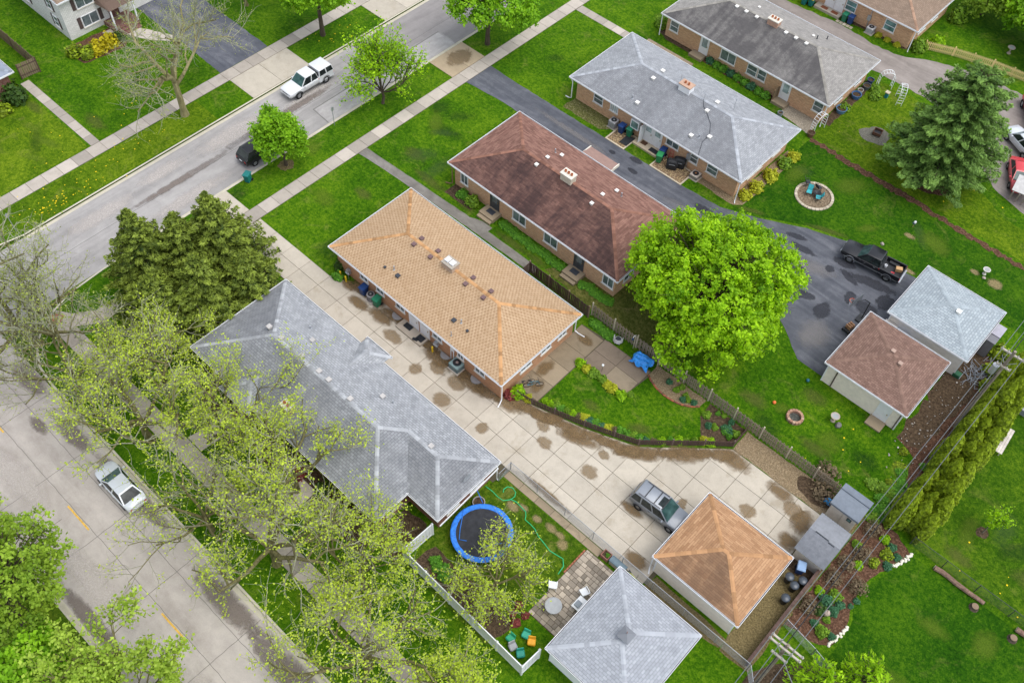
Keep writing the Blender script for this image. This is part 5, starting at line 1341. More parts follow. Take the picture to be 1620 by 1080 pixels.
def lobes_tree(label, base, zc, rx, rz, nl, lobe_r, cl, lf, leaf, mat, seed=1, trunk_r=.3, bark=None, group=None, off=(0, 0), name='leafy_tree', gap=.0, flat_bot=.55, trunk_top=None, tint_lo=.5, cat='tree'):
    """dense crown of many leafy lobes carried on limbs"""
    r = np.random.default_rng(seed)
    t = thing(name, label, cat, base, 0, group)
    c0 = np.array([off[0], off[1], zc])
    # lobe centres spread over the ellipsoid by rejection so that they stay apart
    L = []
    tries = 0
    while len(L) < nl and tries < nl * 60:
        tries += 1
        d = r.normal(size=3); d /= np.linalg.norm(d)
        if d[2] < -flat_bot: continue
        k = r.uniform(.30, 1.0) ** .5 if r.random() < .35 else r.uniform(.82, 1.0)
        az = math.atan2(d[1], d[0]); wob = 1 + .11 * math.sin(3 * az + seed) + .08 * math.sin(5 * az + 2 * seed + 3 * d[2]) + .07 * math.sin(7 * d[2] + seed)
        p = c0 + d * np.array([rx, rx, rz]) * k * wob * r.uniform(.93, 1.05)
        if all(np.linalg.norm(p - q) > lobe_r * (.95 - gap * 0) for q in L): L.append(p)
    L = np.array(L); nl = len(L)
    S = []
    b = np.zeros(3); tt = trunk_top or (zc - rz * .55)
    fork = np.array([off[0] * .5, off[1] * .5, tt])
    S.append((b - [0, 0, .1], b + [0, 0, tt * .3], trunk_r * 1.4, trunk_r * 1.05, 0)); S.append((b + [0, 0, tt * .3], fork, trunk_r * 1.05, trunk_r * .85, 0))
    for p in L:
        k = r.uniform(.0, .5)
        st = fork + (c0 + [0, 0, rz * .35] - fork) * k
        m1 = st + (p - st) * .4 + np.array([0, 0, .06 * rx]) + r.normal(size=3) * .12
        m2 = st + (p - st) * .75 + r.normal(size=3) * .12
        w = trunk_r * .28 * r.uniform(.6, 1.1)
        S.append((st, m1, w, w * .7, 1)); S.append((m1, m2, w * .7, w * .42, 1)); S.append((m2, p, w * .42, .02, 1))
        for _ in range(3):
            e = p + r.normal(size=3) * lobe_r * .6
            S.append((m2, e, w * .3, .012, 3))
    S.append((fork, c0 + [0, 0, rz * .6], trunk_r * .8, .05, 1))
    split_parts(t, S, bark or BK, bark or BK, (0, 0, 0))
    Cs = []; Ns = []; Ts = []
    for p in L:
        lr = lobe_r * r.uniform(.7, 1.25)
        d = r.normal(size=(cl, 3)); d[:, 2] = d[:, 2] * .9 + .25; d /= np.linalg.norm(d, axis=1, keepdims=True)
        cc = p + d * lr * r.uniform(.55, 1.08, (cl, 1)) * np.array([1, 1, .8])
        tl = r.normal(tint_lo, .17)
        for q, dd in zip(cc, d):
            n_ = lf; 
            Cs.append(q + r.normal(size=(n_, 3)) * leaf * 1.15)
            Ns.append(np.tile(dd * .7 + np.array([0, 0, .55]), (n_, 1)) + r.normal(size=(n_, 3)) * .55)
            Ts.append(np.full(n_, tl + r.normal(0, .12)) + r.normal(0, .12, n_))
    C = np.concatenate(Cs); N = np.concatenate(Ns); T = np.concatenate(Ts)
    link('crown', leaf_mesh('crown', C, N, leaf * r.uniform(.65, 1.3, len(C)), T, mat, .72, seed), t)
    return t

# ---- broad leafed trees
lobes_tree('big round lime green maple behind the wooden fence', (10.4, 11.9, 0), 5.6, 6.3, 4.8, 290, .86, 15, 13, .128, L_LIME, 11, .38, BKD, off=(.8, -.2))
lobes_tree('small round green street tree over the parked black car', (-28.4, -.4, 0), 3.6, 2.15, 2.1, 90, .5, 14, 10, .12, L_GREEN, 12, .14, BKD, off=(-.3, -.1))
lobes_tree('leafy green street tree across the road at the top edge', (-40.8, 14.7, 0), 6.2, 3.3, 3.0, 90, .75, 14, 10, .15, L_GREEN, 13, .22, BKD)
lobes_tree('leafy green street tree in the near verge at the top edge', (-27.5, 26.1, 0), 5.6, 4.1, 2.7, 100, .8, 14, 10, .15, L_GREEN, 14, .22, BKD, off=(.3, .6))
# half-leafed upright street tree
def half_leafed(label, base, seed):
    return budding_tree(label, base, 9.0, 1.6, .14, 7, .8, 3.7, 4, .12, L_LIME, seed, 3, (5, 8, 8), BKD, BKD, 'street trees', up=.55, limb_up=1.0, scatter=.22)
half_leafed('half leafed lime street tree with bare branches showing beside the white pickup', (-28.4, 11.9, 0), 21)
# budding trees along the side street and in the front yard
budding_tree('tall almost bare tree on the verge across the road', (-40.8, -2.9, 0), 14.5, 4.2, .34, 4, .8, 5.6, 2, .06, L_BUD2, 31, 4, (4, 5, 6, 6), BKY, TWG, 'budding trees', keep=.5)
budding_tree('slender budding tree right on the street corner', (-26.6, -25.9, 0), 10.5, 3.0, .2, 4, .65, 3.7, 2, .07, L_BUD2, 32, 4, (4, 4, 5, 5), BKM, TWG, 'budding trees', up=.5, keep=.6)
budding_tree('bare leaning tree at the left edge beside the corner', (-26.6, -27.4, 0), 13.0, 2.4, .34, 7, 1.35, 6.2, 1, .07, L_BUD2, 33, 4, (4, 4, 5, 4), BKM, TWG, 'budding trees', lean=(-.6, -.5), keep=.6)
budding_tree('budding parkway tree nearest the silver sedan', (-12.6, -26.3, 0), 11.0, 2.8, .30, 5, 1.2, 4.9, 2, .08, L_BUD, 34, 4, (4, 5, 5, 5), BKM, TWG, 'budding trees')
budding_tree('budding parkway tree with forked trunk in front of the red brick house', (1.9, -26.0, 0), 11.0, 2.8, .30, 5, 1.35, 5.0, 2, .08, L_BUD, 35, 4, (4, 5, 5, 5), BKM, TWG, 'budding trees')
budding_tree('budding parkway tree near the bottom edge outside the white fence', (11.9, -26.4, 0), 9.8, 2.2, .28, 6, 1.45, 4.8, 2, .08, L_BUD, 36, 4, (4, 5, 5, 5), BKM, TWG, 'budding trees')
budding_tree('nearly bare parkway tree reaching over the side street before the sedan', (-19.8, -27.4, 0), 10.5, 2.6, .24, 5, 1.3, 4.8, 1, .075, L_BUD2, 44, 4, (4, 5, 5, 5), BKM, TWG, 'budding trees', keep=.6)
budding_tree('nearly bare parkway tree reaching over the side street past the sedan', (-3.4, -27.6, 0), 9.0, 2.4, .2, 5, 1.4, 4.4, 1, .075, L_BUD, 45, 4, (4, 4, 5, 5), BKM, TWG, 'budding trees', keep=.6)
budding_tree('budding yard tree by the front corner of the red brick house', (-16.3, -22.6, 0), 9.0, 2.0, .2, 5, 1.0, 4.0, 2, .08, L_BUD, 37, 4, (4, 5, 5, 5), BKM, TWG, 'budding trees')
budding_tree('budding yard tree whose crown hangs over the blue grey roof', (-1.5, -21.4, 0), 9.0, 2.2, .24, 5, 1.1, 4.1, 2, .08, L_BUD, 38, 4, (4, 5, 5, 5), BKM, TWG, 'budding trees')
budding_tree('budding yard tree over the little entry roof of the red brick house', (-8.3, -22.3, 0), 9.0, 2.2, .22, 6, 1.15, 4.4, 2, .08, L_BUD, 43, 4, (4, 5, 5, 5), BKM, TWG, 'budding trees')
budding_tree('budding yard tree at the corner of the white fence', (7.2, -22.8, 0), 7.5, 1.8, .2, 5, 1.1, 3.3, 2, .08, L_BUD, 39, 4, (4, 5, 5, 5), BKM, TWG, 'budding trees')
budding_tree('low budding fruit tree inside the white fence by the trampoline', (14.4, -16.8, 0), 5.2, 1.2, .15, 6, 1.25, 2.9, 2, .08, L_BUD, 40, 3, (6, 9, 9), BKM, TWG, 'budding trees')
budding_tree('budding tree overhanging the bottom edge by the sidewalk', (17.6, -24.6, 0), 6.5, 1.8, .18, 5, 1.1, 2.7, 2, .08, L_BUD, 41, 4, (4, 5, 5, 5), BKM, TWG, 'budding trees')
budding_tree('pale budding tree beside the black driveway at the top', (-50.5, 12.2, 0), 10.0, 2.0, .2, 5, 1.0, 4.2, 2, .075, L_BUD2, 42, 4, (4, 5, 5, 5), BKM, TWG, 'budding trees')
# far side of the side street
lobes_tree('bright green maple in the bottom left corner', (-.4, -42.4, 0), 5.6, 2.6, 2.2, 80, .7, 14, 10, .14, L_GREEN, 51, .2, BKD, off=(0, .6))
lobes_tree('dense olive green tree at the left edge below the side street', (-6.8, -40.3, 0), 7.0, 3.3, 3.1, 70, .8, 13, 10, .12, L_OLIVE, 52, .25, BKD, off=(.2, 1.6))
budding_tree('feathery pale green tree leaning over the side street', (3.2, -38.9, 0), 9.0, 2.2, .24, 5, 1.0, 4.2, 7, .12, L_FEATH, 53, 4, (4, 5, 5, 4), BKM, BKM, 'trees beyond the side street', scatter=.22)
budding_tree('loose green tree at the left edge near the sedan', (-13.4, -40.0, 0), 9.0, 2.6, .22, 5, .9, 4.2, 5, .12, L_FEATH, 54, 4, (4, 5, 4, 4), BKD, BKD, 'trees beyond the side street', scatter=.2)
budding_tree('feathery green tree at the bottom edge beyond the side street', (9.6, -39.6, 0), 8.5, 2.2, .24, 5, 1.0, 4.0, 7, .12, L_FEATH, 55, 4, (4, 5, 5, 4), BKM, BKM, 'trees beyond the side street', scatter=.22)
# top right wood edge
lobes_tree('dark leafy tree in the top right corner', (13.9, 68.6, 0), 3.4, 2.9, 2.6, 36, 1.1, 22, 9, .18, L_GREEN, 61, .22, BKD)
lobes_tree('leafy tree behind the house at the top right', (7.9, 69.6, 0), 2.8, 2.4, 2.0, 30, 1.0, 22, 9, .17, L_OLIVE, 62, .2, BKD)
lobes_tree('leafy tree at the right end of the top edge', (17.2, 66.8, 0), 3.2, 2.6, 2.3, 30, 1.0, 22, 9, .17, L_GREEN, 63, .2, BKD)

# ---- conifers
def conifer(label, base, h, rad, mat, seed, whorls, per, name='conifer_tree', leaf=.22, tuft=5, pw=.75, droop=.12, z0=.6, irregular=.25, trunk_r=.2, density=1.0, group=None, flat=.35, upn=.5, spw=.26, asp=.34):
    r = np.random.default_rng(seed)
    t = thing(name, label, 'tree', base, 0, group)
    S = [(np.array([0, 0, -.1]), np.array([0, 0, h * .5]), trunk_r, trunk_r * .6, 0), (np.array([0, 0, h * .5]), np.array([0, 0, h * .97]), trunk_r * .6, .03, 0)]
    C = []; N = []; T = []; U = []
    for w in range(whorls):
        f = w / (whorls - 1); z = z0 + (h - z0 - .2) * f
        R0 = rad * (1 - f) ** pw + .12
        n = max(4, int(per * (.5 + .5 * (1 - f))))
        a0 = r.uniform(0, 6.3)
        for j in range(n):
            a = a0 + 6.283 * j / n + r.uniform(-.25, .25); L = R0 * r.uniform(1 - irregular, 1 + irregular * .7)
            end = np.array([math.cos(a) * L, math.sin(a) * L, z + L * (.18 - droop) + r.uniform(-.1, .15)])
            st = np.array([0, 0, z])
            S.append((st, end, .035 + .012 * L, .012, 1))
            bt = r.normal(.5, .12)
            m = int(max(3, L / .30 * density))
            for i in range(m):
                k = (.22 + .8 * (i + r.uniform(0, 1)) / m)
                cv = r.normal(0, .16)
                wd = spw * L * (1.1 - k) + .13
                side = np.array([-math.sin(a), math.cos(a), 0])
                for s in range(tuft):
                    q = st + (end - st) * k + side * r.uniform(-1, 1) * wd + np.array([0, 0, r.uniform(-.05, .16)])
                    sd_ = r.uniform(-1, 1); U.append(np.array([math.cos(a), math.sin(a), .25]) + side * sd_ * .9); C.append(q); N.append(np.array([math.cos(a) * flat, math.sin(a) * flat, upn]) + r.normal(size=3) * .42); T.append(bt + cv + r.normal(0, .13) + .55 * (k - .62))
    for s in range(24):
        q = np.array([r.normal() * .08, r.normal() * .08, h - r.uniform(0, .9)]); C.append(q); N.append(r.normal(size=3)); T.append(.7); U.append(np.array([0, 0, 1.0]))
    split_parts(t, S, BKD, BKD, (0, 0, 0))
    C = np.array(C); N = np.array(N)
    link('crown', leaf_mesh('crown', C, N, leaf * r.uniform(.6, 1.5, len(C)), np.array(T), mat, asp, seed, np.array(U)), t)
    return t
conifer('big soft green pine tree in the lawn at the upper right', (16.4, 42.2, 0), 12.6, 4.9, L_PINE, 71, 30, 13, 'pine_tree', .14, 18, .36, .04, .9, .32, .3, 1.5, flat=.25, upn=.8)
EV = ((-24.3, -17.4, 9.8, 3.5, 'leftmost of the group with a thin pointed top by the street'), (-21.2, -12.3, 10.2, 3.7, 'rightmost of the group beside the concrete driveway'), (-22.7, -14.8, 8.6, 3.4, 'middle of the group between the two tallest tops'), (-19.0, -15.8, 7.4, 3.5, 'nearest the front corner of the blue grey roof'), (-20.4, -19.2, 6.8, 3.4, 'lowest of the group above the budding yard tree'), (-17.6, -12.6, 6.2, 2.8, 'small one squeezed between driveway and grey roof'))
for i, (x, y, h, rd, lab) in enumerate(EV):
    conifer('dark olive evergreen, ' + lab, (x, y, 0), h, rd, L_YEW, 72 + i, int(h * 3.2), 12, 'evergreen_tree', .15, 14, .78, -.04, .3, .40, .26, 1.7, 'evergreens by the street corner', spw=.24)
conifer('bright lime young conifer cut by the bottom edge', (34.3, -7.7, 0), 5.0, 1.9, L_LIME, 75, 12, 10, 'young_conifer', .16, 5, .6, -.25, .3, .3, .12, 1.1)
conifer('bright lime young conifer next to it in the bottom right', (36.3, -5.5, 0), 5.4, 1.9, L_LIME, 76, 12, 10, 'young_conifer', .16, 5, .6, -.25, .3, .3, .12, 1.1)

# ---- arborvitae hedge: spiky columns in two rows
def arbor_mesh(seed):
    """flame-shaped column: dense bumpy sprays, pointed top"""
    r = np.random.default_rng(seed); Cs = []; Ns = []; Ts = []
    plumes = [(0, 0, 4.4, .66, 2600)] + [(.40 * math.cos(a), .40 * math.sin(a), r.uniform(2.4, 3.3), r.uniform(.34, .42), 800) for a in np.arange(3) * 2.094 + r.uniform(0, 1.5)]
    for px, py, h, rad, n in plumes:
        f = r.random(n) ** .9; a = r.uniform(0, 6.283, n)
        bump = np.sin(5 * a + 11 * f + seed) * np.sin(7 * f * h - 2 * a)
        R0 = rad * (np.sin(np.pi * (.25 + .75 * f)) ** .9 + .02) * (1 + .13 * bump) * r.uniform(.86, 1.03, n)
        Cs.append(np.stack([px + R0 * np.cos(a), py + R0 * np.sin(a), .08 + f * (h - .2)], 1))
        Ns.append(np.stack([np.cos(a), np.sin(a), np.full(n, .5)], 1) + r.normal(size=(n, 3)) * .35)
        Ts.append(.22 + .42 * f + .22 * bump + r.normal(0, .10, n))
    C = np.concatenate(Cs)
    return leaf_mesh('foliage', C, np.concatenate(Ns), .088 * r.uniform(.7, 1.4, len(C)), np.concatenate(Ts), L_ARB, .7, seed)
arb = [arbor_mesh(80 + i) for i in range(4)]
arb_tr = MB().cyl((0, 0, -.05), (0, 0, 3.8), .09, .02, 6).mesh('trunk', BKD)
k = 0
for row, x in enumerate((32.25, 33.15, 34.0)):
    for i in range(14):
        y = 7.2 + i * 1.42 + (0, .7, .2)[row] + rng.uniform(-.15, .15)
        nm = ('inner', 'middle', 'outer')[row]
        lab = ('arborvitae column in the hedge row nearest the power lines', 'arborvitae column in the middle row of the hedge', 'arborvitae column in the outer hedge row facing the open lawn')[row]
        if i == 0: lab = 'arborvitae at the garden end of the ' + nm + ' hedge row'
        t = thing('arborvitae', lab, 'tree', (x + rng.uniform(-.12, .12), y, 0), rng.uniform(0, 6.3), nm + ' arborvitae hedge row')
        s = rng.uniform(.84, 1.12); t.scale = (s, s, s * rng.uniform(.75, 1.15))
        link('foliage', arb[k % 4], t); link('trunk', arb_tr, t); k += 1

# ---- shrubs
SHR_ME = {}
def shrub_mesh(key, mat, n=620, leaf=.075, seed=1, squash=.8):
    if key in SHR_ME: return SHR_ME[key]
    r = np.random.default_rng(seed)
    d = r.normal(size=(n, 3)); d[:, 2] = np.abs(d[:, 2]) * .9; d /= np.linalg.norm(d, axis=1, keepdims=True)
    a = np.arctan2(d[:, 1], d[:, 0])
    k = r.uniform(.5, 1.02, n) * (1 + .14 * np.sin(3 * a + seed) + .12 * np.sin(5 * a + 2 * d[:, 2] * 5))
    C = d * k[:, None] * np.array([.5, .5, squash]); C[:, 2] += .04
    SHR_ME[key] = leaf_mesh('foliage', C, d + r.normal(size=(n, 3)) * .5 + [0, 0, .3], leaf * r.uniform(.6, 1.4, n), .5 + .2 * np.sin(7 * a) + r.normal(0, .2, n), mat, .7, seed)
    return SHR_ME[key]
STEM = MB()
for i in range(7):
    a = 6.283 * i / 7; STEM.cyl((0.03 * math.cos(a), .03 * math.sin(a), -.02), (.3 * math.cos(a), .3 * math.sin(a), .5), .018, .006, 4)
STEM = STEM.mesh('stems', BKD)
def shrub(label, x, y, w, h, kind='green', group=None, name='shrub'):
    mats = {'green': L_SHRUB, 'yellow': L_YEL, 'dark': L_DARK, 'gold': L_FORS, 'cover': L_FLOW, 'brown': L_BROWN, 'blue': L_BLUEG, 'red': L_RED, 'lime': L_LIME, 'arb': L_ARB}
    t = thing(name, label, 'shrub', (x, y, 0), rng.uniform(0, 6.3), group)
    v = rng.randrange(2)
    fo = link('foliage', shrub_mesh((kind, v), mats[kind], 700 if kind != 'brown' else 420, .085 if kind != 'brown' else .05, 5 + v + hash(kind) % 7 if False else 5 + v), t)
    st = link('stems', STEM, t)
    t.scale = (w, w, h)
    return t
shrub('clipped dark round yew beside the left edge house', -54.0, -13.2, 2.3, 2.3, 'dark'); shrub('smaller dark yew below the clipped round one', -53.4, -15.2, 1.9, 1.3, 'arb')
for i, (x, y, w, h, k) in enumerate(((-54.9, -2.0, 1.9, 1.7, 'gold'), (-54.8, -3.3, 1.9, 1.6, 'gold'), (-55.0, -4.6, 1.8, 1.5, 'arb'), (-56.0, -5.4, 1.6, 1.5, 'arb'), (-55.0, -.9, 1.3, 1.2, 'dark'))):
    shrub(['golden forsythia nearest the steps of the white house', 'golden forsythia in the middle of the white house bed', 'green shrub under the lower window of the white house', 'green shrub at the corner of the white house', 'dark shrub right beside the brick steps of the white house'][i], x, y, w, h, k)
shrub('bright green shrub at the front corner of the far grey house', -16.3, 41.9, 1.5, 1.3, 'green')
shrub('yellow shrub nearest the corner of the pale grey house', 5.1, 27.0, 1.3, 1.0, 'yellow'); shrub('yellow shrub along the end wall of the pale grey house', 5.3, 28.6, 1.4, 1.1, 'yellow'); shrub('yellow green shrub midway on the end wall of the pale grey house', 5.4, 30.8, 1.5, 1.2, 'yellow'); shrub('green round shrub at the far end of the end wall of the pale grey house', 5.4, 33.2, 1.4, 1.1, 'green'); shrub('yellow shrub beside the green one on the end wall of the pale grey house', 5.5, 34.6, 1.3, 1.0, 'yellow')
shrub('round dark green shrub by the front corner of the tan roofed house', -15.3, -5.0, 1.2, 1.3, 'dark'); shrub('low bright green shrub at the driveway edge of the tan roofed house', -14.6, -6.0, 1.0, .8, 'cover')
shrub('green shrub on the path side of the tan roofed house', -12.8, 4.6, 1.2, .9, 'cover')
shrub('leafy shrub beside the front steps of the brown roofed house', -12.4, 8.4, 1.3, 1.2, 'green'); shrub('thin shrub under the front window of the brown roofed house', -13.8, 8.5, 1.2, .8, 'cover')
shrub('green shrub at the corner of the top edge house', 5.9, 58.7, 1.8, 1.6, 'green'); shrub('yellow green shrub behind the corner shrub of the top edge house', 7.0, 60.8, 1.6, 1.3, 'lime'); shrub('dark shrub behind the top edge house', 6.4, 66.5, 2.0, 2.0, 'green')
for i, x in enumerate((1.6, 2.7, 3.9)): shrub(['small pale hosta closest to the air conditioner of the top edge house', 'small pale hosta in the middle under the top edge house wall', 'small pale hosta near the corner of the top edge house'][i], x, 57.6, .8, .5, 'yellow')
# flower bed under the far house
for i in range(9): shrub('leafy perennial in the row under the far house windows', -8.9 + i * .92, 40.75 - .06 * i, 1.05, .75, 'cover' if i % 3 else 'blue', 'perennials under the far house', 'perennial')
# ground cover along the brown-roofed house
for i in range(13): shrub('green groundcover clump along the brown roofed house wall', -8.6 + i * .58, 8.45 + rng.uniform(-.12, .12), 1.0, .35, 'cover', 'groundcover by the brown roofed house', 'groundcover_clump')
for i in range(6): shrub('green groundcover clump past the second steps of the brown roofed house', 1.1 + i * .55, 8.3 + rng.uniform(-.2, .2), 1.0, .3, 'cover', 'groundcover past the second steps', 'groundcover_clump')
# patio planting behind the tan house
for i, (x, y, w, h, k) in enumerate(((6.3, 1.8, .9, .7, 'lime'), (7.0, 1.75, .85, .55, 'yellow'), (7.7, 1.85, 1.0, .6, 'green'), (8.6, 1.9, .8, .5, 'green'), (9.2, 1.8, .85, .5, 'yellow'), (9.8, 1.75, .9, .55, 'yellow'), (10.6, 1.75, .95, .6, 'lime'), (11.1, 2.4, .6, .4, 'green'))):
    shrub(['lime shrub at the house end of the patio border', 'cream edged hosta second in the patio border', 'green shrub third in the patio border', 'green shrub fourth in the patio border', 'cream edged hosta fifth in the patio border', 'cream edged hosta sixth in the patio border', 'lime shrub at the outer corner of the patio border', 'tiny green shrub round the corner of the patio'][i], x, y, w, h, k)
for i in range(7): shrub('green groundcover clump between the patio and the wooden fence', 4.4 + i * .33, 5.6 + rng.uniform(-.1, .2), .9, .5, 'cover', 'groundcover by the patio fence', 'groundcover_clump')
shrub('fern like green shrub beside the bicycles', 4.6, -3.9, 1.3, 1.2, 'lime'); shrub('dark red shrub at the back corner of the tan roofed house', 4.2, -4.4, 1.1, .8, 'red'); shrub('potted yellow green plant at the end of the picket fence', 5.5, -3.7, .8, .7, 'yellow')
# bed inside the dark picket fence
for i in range(26):
    x = 6.6 + i * .47; y = fence_y(x) + .75 + rng.uniform(-.1, .15)
    shrub('low perennial inside the dark picket fence', x, y, rng.uniform(.55, .9), rng.uniform(.3, .6), ('cover', 'green', 'lime', 'blue', 'brown', 'yellow')[rng.randrange(6)], 'perennials inside the picket fence', 'perennial')
for i in range(16):
    shrub('vegetable or perennial in the corner bed of the fenced yard', rng.uniform(16.5, 19.6), rng.uniform(4.2, 6.0), rng.uniform(.4, .8), rng.uniform(.25, .6), ('cover', 'green', 'blue')[rng.randrange(3)], 'corner bed plants', 'perennial')
for i in range(7): shrub('small plant in the brick edged gravel bed', rng.uniform(12.4, 15.3), rng.uniform(4.9, 5.9), .55, .5, ('green', 'blue')[i % 2], 'gravel bed plants', 'perennial')
# mulch garden on the right
for i, (x, y, w, k) in enumerate(((32.4, 5.6, .75, 'lime'), (33.1, 5.4, .7, 'blue'), (33.1, 4.6, .95, 'arb'), (32.7, 3.4, .85, 'arb'), (32.0, 2.5, .75, 'lime'), (31.1, 3.8, .7, 'green'), (33.75, 5.0, .6, 'blue'), (33.6, 3.9, .7, 'blue'), (31.0, -1.1, .7, 'lime'), (32.0, -.7, 1.0, 'green'), (32.6, -1.0, .7, 'blue'), (31.8, -2.2, .9, 'dark'), (32.0, -3.3, .6, 'blue'), (32.7, -3.5, .95, 'green'), (33.4, -3.3, .6, 'blue'), (31.75, -1.4, 1.0, 'blue'), (32.5, -1.7, .8, 'blue'), (32.5, -2.5, .55, 'green'), (33.3, .1, .5, 'blue'), (33.2, -.5, .4, 'blue'))):
    shrub('clipped shrub of the mulch bed, ' + ['first from the hedge end', 'blue green by the hedge end', 'largest next to the white stones', 'round one below the largest', 'lime at the inner edge of the bend', 'lone one under the power lines', 'small blue one among the white stones', 'small blue one before the white stones', 'lime one mid bed under the wires', 'big green one at mid bed', 'round blue green one at mid bed', 'dark round one above the boulder', 'small curled one left of the boulder', 'bushy green one near the lower stones', 'small blue one at the lower stones', 'feathery one behind the big green one', 'loose one right of the boulder', 'tiny one touching the boulder', 'tiny blue one on the grass side', 'tiniest one on the grass side'][i], x, y, w, w * .75, k, 'shrubs in the mulch bed')
for i, (x, y) in enumerate(((31.3, 5.6), (31.8, 3.4), (31.3, 2.0), (31.2, .4), (31.0, -2.6), (32.8, 1.0))): shrub('bare brown twiggy shrub in the mulch bed, ' + ['nearest the hedge', 'second from the hedge', 'third from the hedge', 'fourth from the hedge', 'last one from the hedge', 'lone one on the grass side'][i], x, y, 1.5, 1.1, 'brown', 'bare shrubs in the mulch bed')
shrub('bare straw coloured bush against the wooden fence near the sheds', 26.3, 7.2, 2.0, 1.3, 'brown'); shrub('tangled brown brush pile by the fence corner', 27.1, 5.8, 2.3, .9, 'brown')
for i in range(10): shrub('weed clump on the litter strewn ground behind the garages', rng.uniform(28.9, 31.6), rng.uniform(8.5, 14.5), rng.uniform(.5, 1.1), rng.uniform(.2, .5), ('cover', 'arb', 'green')[i % 3], 'weeds behind the garages', 'weed_clump')
for i in range(16): shrub('leafy weed clump along the power line strip', 30.5 + rng.uniform(0, 1.2), 6.4 + rng.uniform(0, 5.5), rng.uniform(.7, 1.2), rng.uniform(.3, .6), ('cover', 'green')[i % 2], 'weeds along the power line', 'weed_clump')
for i in range(5): shrub('small plant at the foot of the trampoline garden bed', rng.uniform(9.8, 12.0), rng.uniform(-18.8, -17.9), .9, .6, 'cover', 'trampoline bed plants', 'perennial')
for i in range(6): shrub('pink flowering plant by the white fence', rng.uniform(16.0, 17.2), rng.uniform(-18.0, -16.4), .6, .5, 'red', 'pink flowers by the white fence', 'perennial')
for i in range(8): shrub(('dark', 'green', 'red leaved')[i % 3] + ' foundation shrub of the red brick house, number ' + ('one', 'two', 'three', 'four', 'five', 'six', 'seven', 'eight')[i] + ' from the street corner', -14.2 + i * 2.35, -20.3 + rng.uniform(-.2, .2), 1.2, .9, ('dark', 'green', 'red')[i % 3], 'foundation shrubs of the red brick house')
for i in range(3): shrub(['weedy shrub by the cabinet at the right edge', 'weedy shrub under the right power pole', 'weedy shrub next to the hedge end at the right edge'][i], 30.9 + .5 * i, 27.0 - 2.0 * i, 1.6, 1.3, 'arb')
for i, (x, y) in enumerate(((6.0, 49.3), (6.6, 48.2), (5.3, 44.5))): shrub(['leafy plant at the back corner of the far house', 'leafy plant by the white arches', 'leafy plant on the end wall of the far house'][i], x, y, 1.2, .8, 'green')

# sapling with mulch ring
budding_tree('thin sapling in a dark mulch ring on the right lawn', (37.4, 11.2, 0), 3.4, 1.0, .05, 4, .8, 1.6, 6, .10, L_LIME, 91, 2, (6, 6), BK, BK, None, up=.8, limb_up=1.3)
sheet('mulch_ring', blob(37.4, 11.2, .5, .45), 0.012, S_DARK, .03)
# dandelions in the bright lawns
DND = MB()
for i in range(6): DND.face([(.07 * math.cos(1.047 * i), .07 * math.sin(1.047 * i), .06), (.07 * math.cos(1.047 * (i + 1)), .07 * math.sin(1.047 * (i + 1)), .06), (0, 0, .09)])
mb = MB()
def dand(cx, cy, sx, sy, n):
    for _ in range(n):
        x, y = rng.gauss(cx, sx), rng.gauss(cy, sy); s = rng.uniform(.025, .06)
        mb.face([(x - s, y - s, .05), (x + s, y - s, .05), (x + s, y + s, .05), (x - s, y + s, .05)])
dand(-39.4, -17.5, .7, 2.2, 60); dand(-40.5, -12, .6, 3, 16); dand(-47, -20, 3, 4, 22); dand(-40, 15, .7, 1.6, 16); dand(16, 42, 4, 2, 8); dand(25, 11, 2, 2, 8); dand(-45, -8, 2, 3, 10); dand(40, 9, 3, 1.2, 10)
d_ = mb.build('dandelions', M('dandelion_yellow', plain, (0.75, 0.55, 0.02), .9, .1)); tag(d_, 'yellow dandelion flowers scattered in the lawns', 'flowers', kind='stuff')
# ================================================================== OBJECTS
RUB = M('tyre_rubber', plain, (0.018, 0.018, 0.02), 0.85, 0.2)
RIM = M('alloy_rim', plain, (0.40, 0.41, 0.43), 0.35, 0.5, 0.7)
BLK = M('black_plastic', plain, (0.022, 0.023, 0.026), 0.55, 0.4)
CARGL = glass_mat('car_glass', (0.006, 0.010, 0.010), 0.12)
WINDSH = glass_mat('windscreen_glass', (0.018, 0.048, 0.046), 0.10)
for g_ in (CARGL, WINDSH): g_.node_tree.nodes['Principled BSDF'].inputs['Specular IOR Level'].default_value = 0.3
REDL = M('red_lens', plain, (0.5, 0.02, 0.02), 0.25, 0.5); CLR = M('clear_lens', plain, (0.7, 0.72, 0.72), 0.2, 0.6)
def paint(name, c, metal=0.0, coat=0.6):
    n = NT(name, 0.35, 0.5); f = n.noise(n.obj(), 2.0, 3)
    n.col(n.ramp(f, [(0.3, tuple(q * .94 for q in c)), (0.7, c)])); n.b.inputs['Metallic'].default_value = metal
    n.b.inputs['Coat Weight'].default_value = coat; n.b.inputs['Coat Roughness'].default_value = 0.12
    return n.done()
WHEEL = {}
